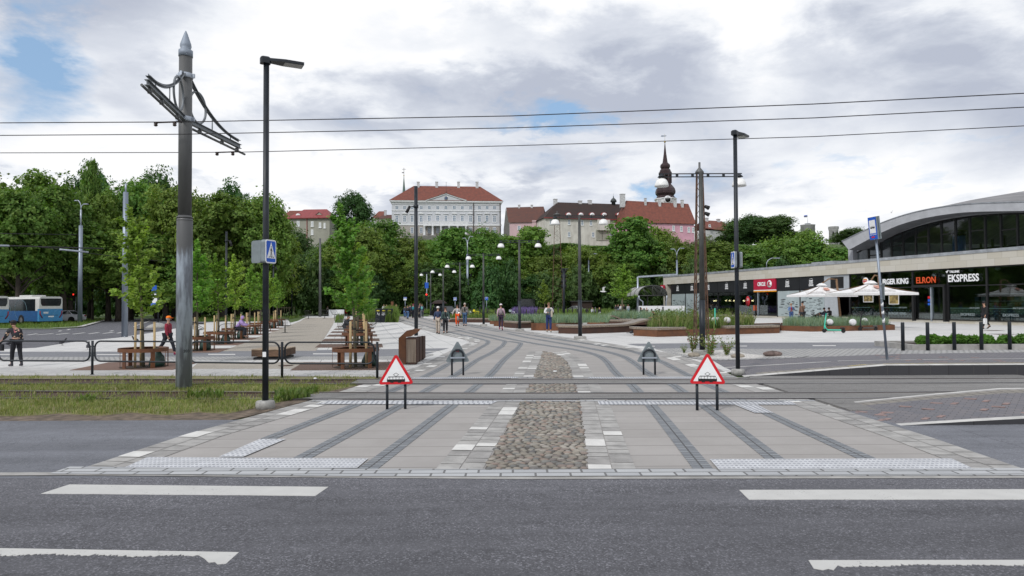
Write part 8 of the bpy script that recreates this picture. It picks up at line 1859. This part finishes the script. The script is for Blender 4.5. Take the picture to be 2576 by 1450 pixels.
def car(label,p,rz,col,suv=False,light=False):
 t=thing('car',label,'car',p,rz,'parked and passing cars');h=1.68 if suv else 1.45
 lo=[(-2.2,.35),(-2.2,.75),(-2.05,.92),(-1.15,1.0),(1.35,1.02 if not suv else 1.1),(2.1,.95 if not suv else 1.05),(2.25,.7),(2.2,.35)]
 hi=[(-1.2,.98),(-.45,h-.06),(.0,h),(.95,h-.02),(1.75 if suv else 1.5,1.0)]if not suv else[(-1.15,.98),(-.5,h-.08),(0,h),(1.6,h-.03),(2.1,1.02)]
 T=Matrix(((1,0,0,0),(0,0,1,0),(0,1,0,0),(0,0,0,1)))
 def shell(prof,w,tw,mi):
  n=len(prof);cx=sum(q[0]for q in prof)/n;vs=[]
  zm=max(q[1]for q in prof)
  for s in(-1,1):
   for x,z in prof:k=(z-.9)/max(.01,zm-.9)if tw and z>.95 else 0;vs.append((x,s*(w-tw*max(0,k)),z))
  m_=MB();m_.add(vs,[tuple(range(n)),tuple(range(2*n-1,n-1,-1))]+[(i,n+i,n+(i+1)%n,(i+1)%n)for i in range(n)],0,False);return m_
 mb=shell(lo,.88,0,0);mb.mm((-2.1,-.84,.25),(2.1,.84,.36));obj('body',mb,col,t);g_=obj('window',shell(hi,.84,.18,0),M_carglass,t)
 mb=MB();zt=h+.005;mb.mm((-.42,-.62,zt-.06),(1.0 if not suv else 1.6,.62,zt+.01))
 for s in(-1,1):
  for a_,b2 in(((-1.18,.86,.98),(-.45,.68,h-.04)),((.25,.85,.98),(.3,.67,h)),((1.5 if not suv else 2.08,.86,1.0),(.95 if not suv else 1.6,.67,h-.03)),((-.45,.68,h-.04),(.95,.67,h-.02))):mb.cyl((a_[0],s*a_[1],a_[2]),(b2[0],s*b2[1],b2[2]),.035,n=4)
 obj('roof',mb,col,t)
 for x in(-1.4,1.4):
  for y in(-.82,.82):wheel(t,x,y)
 for s in(-1,1):
  mb=MB();mb.ell((-2.17,s*.62,.74),(.07,.19,.09),8,5);obj('headlight',mb,pm('headlight_on',(.9,.9,.9),.3,emit=(1,.97,.9),es=12)if light and s==-1 else M_lens,t);mb=MB();mb.box((2.2,s*.66,.8),(.08,.3,.16));obj('tail_light',mb,M_tail,t)
  for x in(-1.4,1.4):mb=MB();mb.cyl((x,s*.884,.33),(x,s*.886,.33),.4,n=14);obj('wheel_arch',mb,M_blackm,t)
 return t
M_cw=pm('paint_white',(.55,.56,.60),.3,var=.03);M_cs=pm('paint_silver',(.36,.38,.40),.3,.5,var=.03);M_cb=pm('paint_black',(.015,.016,.018),.25,var=.03);M_cn=pm('paint_navy',(.012,.018,.035),.25,var=.03)
p=PT(160,790,84);car('pale silver saloon car behind the bus and the grey poles',(p.x,84,0),rad(4),M_cw)
p=PT(1448,790,116);car('silver hatchback on the far road right of the lattice mast',(p.x,116,.1),rad(-16),M_cs)
p=PT(1122,790,94);car('black off-road car with one bright headlight behind the couple',(p.x,94,.1),rad(132),M_cb,True,True)
p=PT(1676,790,104);car('dark navy car seen through the vaulted canopy',(p.x,104,.1),rad(0),M_cn,True)
M_mint=pm('mint_green',(.05,.50,.36),.4,var=.05)
def scooter(label,p,rz,col,mat2):
 t=thing('scooter',label,'scooter',p,rz,'parked kick scooters')
 for x in(-.48,.5):
  mb=MB();mb.tube([(x+.085*math.cos(a*PI/8),0,.125+.085*math.sin(a*PI/8))for a in range(16)],.036,6,closed=True);mb.cyl((x,-.03,.125),(x,.03,.125),.07,n=10);obj('wheel',mb,M_tyre,t)
 mb=MB();mb.bev((.04,0,.17),(.72,.16,.06),.02);mb.tube([(-.3,0,.17),(-.42,0,.3),(-.44,0,.42)],.03,6);obj('deck',mb,mat2,t)
 mb=MB();mb.tube([(-.48,0,.14),(-.46,0,.42),(-.36,0,1.12)],.032,8);obj('stem',mb,col,t)
 mb=MB();mb.cyl((-.37,-.26,1.16),(-.37,.26,1.16),.018,n=6);mb.cyl((-.37,0,1.1),(-.37,0,1.17),.03,n=6);obj('handlebar',mb,M_blackm,t)
 mb=MB();mb.bev((.46,0,.28),(.26,.15,.08),.03);obj('rear_fender',mb,M_blackm if col is not M_blackm else M_grey,t)
 mb=MB();mb.cyl((.0,-.06,.14),(.04,-.16,.0),.01,n=4);obj('kickstand',mb,M_grey,t)
 return t
p=G(2097,839);scooter('mint green kick scooter parked in front of the corten planter',(p.x,p.y,.32),rad(-28),M_mint,M_mint)
p=G(2183,833.2);scooter('dark kick scooter leaning at the corten planter behind the stop pole',(p.x,p.y,.32),rad(3),M_blackm,M_grey)
p=PT(1800,818,38.6);scooter('mint green kick scooter standing among the weeds and stone balls',(p.x,38.6,p.z-.15),rad(70),M_mint,M_mint)
def bike(label,p,rz,col,basket=None):
 t=thing('bicycle',label,'bicycle',p,rz,'bicycles at the far posts')
 for x in(-.52,.52):mb=MB();mb.tube([(x+.31*math.cos(a*PI/8),0,.34+.31*math.sin(a*PI/8))for a in range(16)],.022,5,closed=True);obj('wheel',mb,M_tyre,t)
 mb=MB()
 for a,c in(((-.52,.34),(-.38,.88)),((-.42,.75),(.12,.72)),((-.42,.7),(0,.3)),((0,.3),(.14,.8)),((0,.3),(.52,.34)),((.12,.7),(.52,.34))):mb.cyl((a[0],0,a[1]),(c[0],0,c[1]),.022,n=5)
 obj('frame',mb,col,t);mb=MB();mb.cyl((-.36,-.28,.98),(-.36,.28,.98),.018,n=5);mb.cyl((-.38,0,.86),(-.36,0,.98),.018,n=5);obj('handlebar',mb,M_grey,t);mb=MB();mb.bev((.15,0,.9),(.24,.13,.06),.02);obj('saddle',mb,M_blackm,t)
 if basket:mb=MB();mb.bev((-.6,0,.85),(.3,.34,.26),.03);obj('basket',mb,basket,t)
M_by=pm('bike_yellow',(.75,.65,.02),.5)
for px,yb,rz,c_,bk_,lab in((1181,797,.5,M_signw,M_signw,'white and yellow rental bicycle right of the checked blazer'),(1203,798,.3,M_by,M_by,'bicycle with a bright yellow basket behind the long low planter'),(1226,798.5,2.6,M_blackm,None,'dark bicycle right of the pole with the poster'),(1292,799,.9,M_signw,M_galv2,'white bicycle in the blue green grass by the lavender')):p=G(px,yb);bike(lab,(p.x,p.y,p.z),rz,c_,bk_)
M_pig=pm('pigeon_grey',(.045,.045,.055),.7,var=.4,scale=20);M_gull=pm('gull_white',(.7,.7,.7),.7)
def pigeon(label,p,rz,s=1.0):
 mb=MB();mb.ell((0,0,.13),(.13,.065,.065),10,6,M=Matrix.Rotation(-.35,3,'Y'));mb.tube([(.09,0,.16),(.13,0,.22),(.15,0,.25)],[.045,.03,.028],7);mb.ell((.155,0,.26),(.035,.028,.028),8,5);mb.prism([(-.08,-.03),(-.26,-.04),(-.26,.04),(-.08,.03)],.08,.1);mb.cyl((.18,0,.255),(.21,0,.25),.008,.002,4)
 for y in(-.025,.025):mb.cyl((.01,y,0),(.0,y,.08),.006,n=4);mb.cyl((.01,y,.004),(.05,y,.004),.005,n=4)
 o=obj('pigeon',mb,M_pig);o.location=p;o.rotation_euler=(0,0,rz);o.scale=(s,)*3;tag(o,label,'bird','pigeons on the paving')
for px,py,rz,lab in((156,870,0,'dark pigeon alone on the pale paving between the two left people'),(222,881,2.0,'pigeon right behind the first barrier post'),(342,864,3.0,'pigeon behind the stakes of the nearest left tree'),(23,872,1.2,'pigeon by the bag of the stooped person'),(1590,843.5,0,'small dark pigeon at the left end of the nearest corten planter')):p=G(px,py);pigeon(lab,(p.x,p.y,p.z+.018),rz,1.35 if px<400 else 1.2)
def gull(label,p,rz,s,r_=.5):
 mb=MB();mb.ell((0,0,0),(.28,.08,.08),10,6);mb.ell((.28,0,.03),(.08,.06,.06),8,5)
 for k in(-1,1):L_,R2=(.28*1,.28);mb.add([(.12,0,.04),(-.08,0,.04),(-.06,k*.35,.04+r_*.8),(.1,k*.32,.05+r_*.8),(-.22,k*.75,.02+r_*1.1)],[(0,1,2,3),(3,2,4)])
 mb.add([(-.2,.05,0),(-.2,-.05,0),(-.42,0,0),(-.2,0,.02)],[(0,2,3),(3,2,1)])
 o=obj('gull',mb,M_gull);o.location=p;o.rotation_euler=(0,0,rz);o.scale=(s,)*3;tag(o,label,'bird','gulls in the air')
gull('white gull flying in front of the dark trees left of the canopy',PT(1518,734,70),2.9,.9);gull('tiny gull in the sky left of the arched hall roof',PT(2242,535.7,80),.4,.45);gull('tiny gull in the sky right of the nearest twin lamp',PT(1892,443,110),1.0,.4,.3)
M_canvas=pm('parasol_canvas',(.74,.73,.725),.85,var=.05);M_mast=pm('parasol_timber',(.20,.115,.06),.7,var=.2)
def parasol(label,pa,pl_,pr,D,post,name='parasol'):
 a=PT(pa[0],pa[1],D);l=PT(pl_[0],pl_[1],D);r=PT(pr[0],pr[1],D);t=thing(name,label,'parasol',(a.x,D,.3),0,'white cafe parasols');hw=(r.x-l.x)/2;zt=a.z-.3;ze=(l.z+r.z)/2-.3
 mb=MB();top=(0,0,zt);C_=[(-hw,-hw*.62,ze),(hw,-hw*.62,ze),(hw,hw*.62,ze),(-hw,hw*.62,ze)];Rm=Matrix.Rotation(.18,3,'Z');C_=[tuple(Rm@Vector(c))for c in C_]
 for i in range(4):
  p_,q_=Vector(C_[i]),Vector(C_[(i+1)%4]);n=6;T_=Vector(top)
  for j in range(n):
   def pt(u,v):e=p_.lerp(q_,u)-Vector((0,0,.10*math.sin(PI*u)))*0;w_=T_.lerp(e,v);w_.z-=.18*math.sin(PI*v)*.6;return w_
   for k in range(4):u0,u1,v0,v1=j/n,(j+1)/n,k/4,(k+1)/4;mb.add([pt(u0,v0),pt(u0,v1),pt(u1,v1),pt(u1,v0)],[(0,1,2,3)])
  mb.quad(p_,q_,q_-Vector((0,0,.16)),p_-Vector((0,0,.16)))
 mb.lathe([(.42,-.05),(.2,.12),(.02,.16)],top,4,a0=PI/4+.18,smooth=False);o=obj('canopy',mb,M_canvas,t)
 p_,q_=Vector(C_[0]),Vector(C_[1]);T_=Vector(top);c=(p_+q_)/2;upv=(T_-c).normalized();X_=(q_-p_).normalized();N_=X_.cross(upv).normalized()
 if N_.y>0:N_=-N_
 b1=c+upv*.28+N_*.01;text('lettering','BURGER KING',hw*.21,axes(tuple(b1+Vector((-hw*.28,0,.02))),tuple(X_),tuple(upv),tuple(N_)),pm('canvas_print',(.60,.58,.57),.8),o,.004,bold=.01)
 mb=MB();cc=c+upv*(T_-c).length*.56+N_*.03
 for k,wd in((-.13,.30),(0,.36),(.13,.30)):mb.add([tuple(cc+X_*(s*wd*hw*.30)+upv*(k*hw*.40+g2_*hw*.04))for s,g2_ in((-1,-1),(1,-1),(1,1),(-1,1))],[(0,1,2,3)])
 obj('print_mark',mb,pm('canvas_orange',(.62,.33,.26),.8),o)
 xp=PT(post,760,D).x-a.x;mb=MB();mb.cyl((xp,.2,0),(xp*.8,.2,zt+.5),.09,.08,8);mb.tube([(xp*.8,.2,zt+.45),(xp*.4,.1,zt+.5),(0,0,zt+.1)],.05,6);obj('mast',mb,M_mast,t)
 mb=MB()
 for c_ in C_:mb.cyl((0,0,zt-.06),tuple(Vector(c_)-Vector((0,0,.02))),.02,n=4)
 obj('ribs',mb,M_mast,t)
parasol('left white square cafe parasol with an orange mark and timber mast',(2066.7,717.5),(1986.6,746.8),(2126,738),55,2118)
parasol('right, larger white cafe parasol reaching in front of the stop pole',(2190,712),(2102,739.4),(2281,735),45,2222)
def cafe(px,D,lab,kind):
 p=PT(px,790,D)
 if kind:
  t=thing('cafe_table',lab,'table',(p.x,D,.3),.3,'dark cafe tables');mb=MB();mb.bev((0,0,.73),(.8,.8,.04),.01);obj('table_top',mb,M_blackm,t);mb=MB();mb.cyl((0,0,0),(0,0,.72),.035,n=6);mb.lathe([(.24,0),(.22,.02)],n=10);obj('leg',mb,M_blackm,t)
 else:
  t=thing('cafe_chair',lab,'chair',(p.x,D,.3),rnd.uniform(-2,2),'dark cafe chairs');mb=MB();mb.bev((0,0,.45),(.45,.45,.04),.01);obj('seat',mb,M_blackm,t);mb=MB()
  for z in(.6,.72,.84):mb.box((0,.21,z),(.44,.02,.05))
  for s in(-.21,.21):mb.cyl((s,.21,.45),(s,.22,.88),.015,n=4)
  obj('backrest',mb,M_blackm,t)
  for sx in(-.2,.2):
   for sy in(-.2,.2):mb=MB();mb.cyl((sx,sy,0),(sx,sy,.45),.014,n=4);obj('leg',mb,M_blackm,t)
for i,(px,D,k)in enumerate(((2062,55.5,1),(2040,56,0),(2082,55.5,0),(2094,56.5,0),(2135,54,0),(2150,53,1),(2163,54,0),(2180,52,0),(2200,51,1),(2214,51,0),(2225,50,0))):
 cafe(px,D,('dark cafe table ' if k else 'dark cafe chair ')+['at the slumped guest','under the slumped guest','of the speckled shirt guest','nearest the grey wall panel','left of the table below the gap of the parasols','below the gap between the parasols','right of the table between the parasols','left under the larger parasol','under the larger parasol','left behind the stop pole','right behind the stop pole'][i],k)
D=92;p=PT(909,786,D);t=thing('advertising_column','colourful green and red advertising column behind the right tree row','column',(p.x,D,0));mb=MB();zt=PT(909,754,D).z;mb.lathe([(.32,0),(.34,.1)],n=16);mb.lathe([(.30,.1),(.30,zt)],n=16);mb.lathe([(.34,zt),(.05,zt+.25)],n=16);obj('column',mb,pm('poster_green',(.04,.22,.10),.6,var=.3,scale=2),t);mb=MB()
for z,h_,m_ in((zt*.85,.5,0),(zt*.55,.35,1),(zt*.3,.3,2)):mb.lathe([(.305,z-h_/2),(.305,z+h_/2)],n=16,mi=m_)
obj('poster',mb,[M_red,M_signw,pm('bike_yellow',None)],t)
D=96;p=PT(987,791,D);t=obj('rust_pillar',MB().bev((0,0,1.2),(.36,.3,2.4),.02),M_rust);t.location=(p.x,D,0);tag(t,'slim rusty steel information pillar among the far people','pillar')
D=100;a,c=PT(827,790,D),PT(865,790,D);mb=MB();mb.mm((0,0,0),(c.x-a.x,.3,PT(840,779.5,D).z));o=obj('low_wall',mb,M_signw);o.location=(a.x,D,0);tag(o,'white low wall at the end of the gravel path','wall')
D=100;p=PT(1105.5,782,D);t=thing('round_kiosk','dark round kiosk with a domed roof behind the red traffic light','kiosk',(p.x,D,0));zt=PT(1105,765,D).z;mb=MB();mb.lathe([(.85,0),(.8,.1),(.8,zt)],n=12);obj('cabin',mb,M_glassd,t);mb=MB();mb.lathe([(1.15,zt),(1.1,zt+.15),(.7,zt+.45),(.1,zt+.6)],n=12);obj('roof',mb,M_tiled,t)
D=108;a,c=PT(1303,785,D),PT(1347,785,D);t=thing('tram_shelter','dark tram shelter with a curved roof behind the woman in pink','shelter',(a.x,D,.1));W=c.x-a.x;zt=PT(1325,738,D).z;mb=MB();mb.mm((0,2,0),(W,2.1,zt-1));obj('back_wall',mb,M_glassd,t);mb=MB();P_=[(W*i/8,zt-.9+1.0*math.sin(PI*(.15+.75*i/8)))for i in range(9)]
for u,v in zip(P_,P_[1:]):mb.quad((u[0],-.4,u[1]),(v[0],-.4,v[1]),(v[0],2.4,v[1]),(u[0],2.4,u[1]))
obj('roof',mb,M_grey,t);mb=MB();mb.mm((W*.15,.3,0),(W*.85,.9,.5));obj('plinth',mb,M_concrete,t);text('lettering','Ühistu',.7,axes((W*.45,-.1,zt-1.5),(1,0,0),(0,0,1),(0,-1,0)),M_signw,t,.01)if False else None
D=112;a=PT(1442,785,D);t=thing('site_hut','dark brown flat roofed hut behind the silver hatchback','hut',(a.x,D+4,0));mb=MB();mb.mm((0,0,0),(3.6,2.5,PT(1442,759,D).z));obj('wall',mb,pm('hut_brown',(.03,.018,.014),.8),t);mb=MB();z=PT(1442,759,D).z;mb.mm((-.2,-.3,z),(3.8,2.7,z+.12));obj('roof',mb,M_grey,t)
for i,(L,D0,D1,r,lab)in enumerate(((((-60,587),(60,589),(201,591)),60,80,.035,'upper thin trolley wire reaching the two-armed lamp pole'),(((-60,616),(90,621),(260,626)),55,70,.06,'thick dark trolley wire across the left trees'),(((-60,617.5),(20,619),(22,619)),55,56,.09,'pale trolley switch bar at the left edge'),(((150,628),(222,635)),62,64,.09,'pale trolley switch bar crossing the two-armed lamp pole'),(((90,621),(160,629),(290,646),(430,660)),58,80,.03,'sagging thin trolley wire left of the mast'))):
 n=len(L);P_=[PT(x,y,D0+(D1-D0)*k/(n-1))for k,(x,y)in enumerate(L)];mb=MB();mb.tube(P_,r,5);tag(obj('trolley_wire',mb,M_galv2 if r==.09 else M_wire),lab,'wire','trolley wires on the left')
p=G(870*0+793,957);mb=MB();mb.ell((0,0,.02),(.05,.035,.025),7,5);o=obj('litter',mb,M_signw);o.location=(p.x,p.y,.03);tag(o,'crumpled white paper scrap in the verge left of the crossing','litter')
p=G(1396,944);mb=MB();mb.ell((0,0,.02),(.07,.04,.02),7,5);o=obj('litter',mb,M_signw);o.location=(p.x,p.y,.09);tag(o,'white paper scrap on the far cobbled strip','litter')
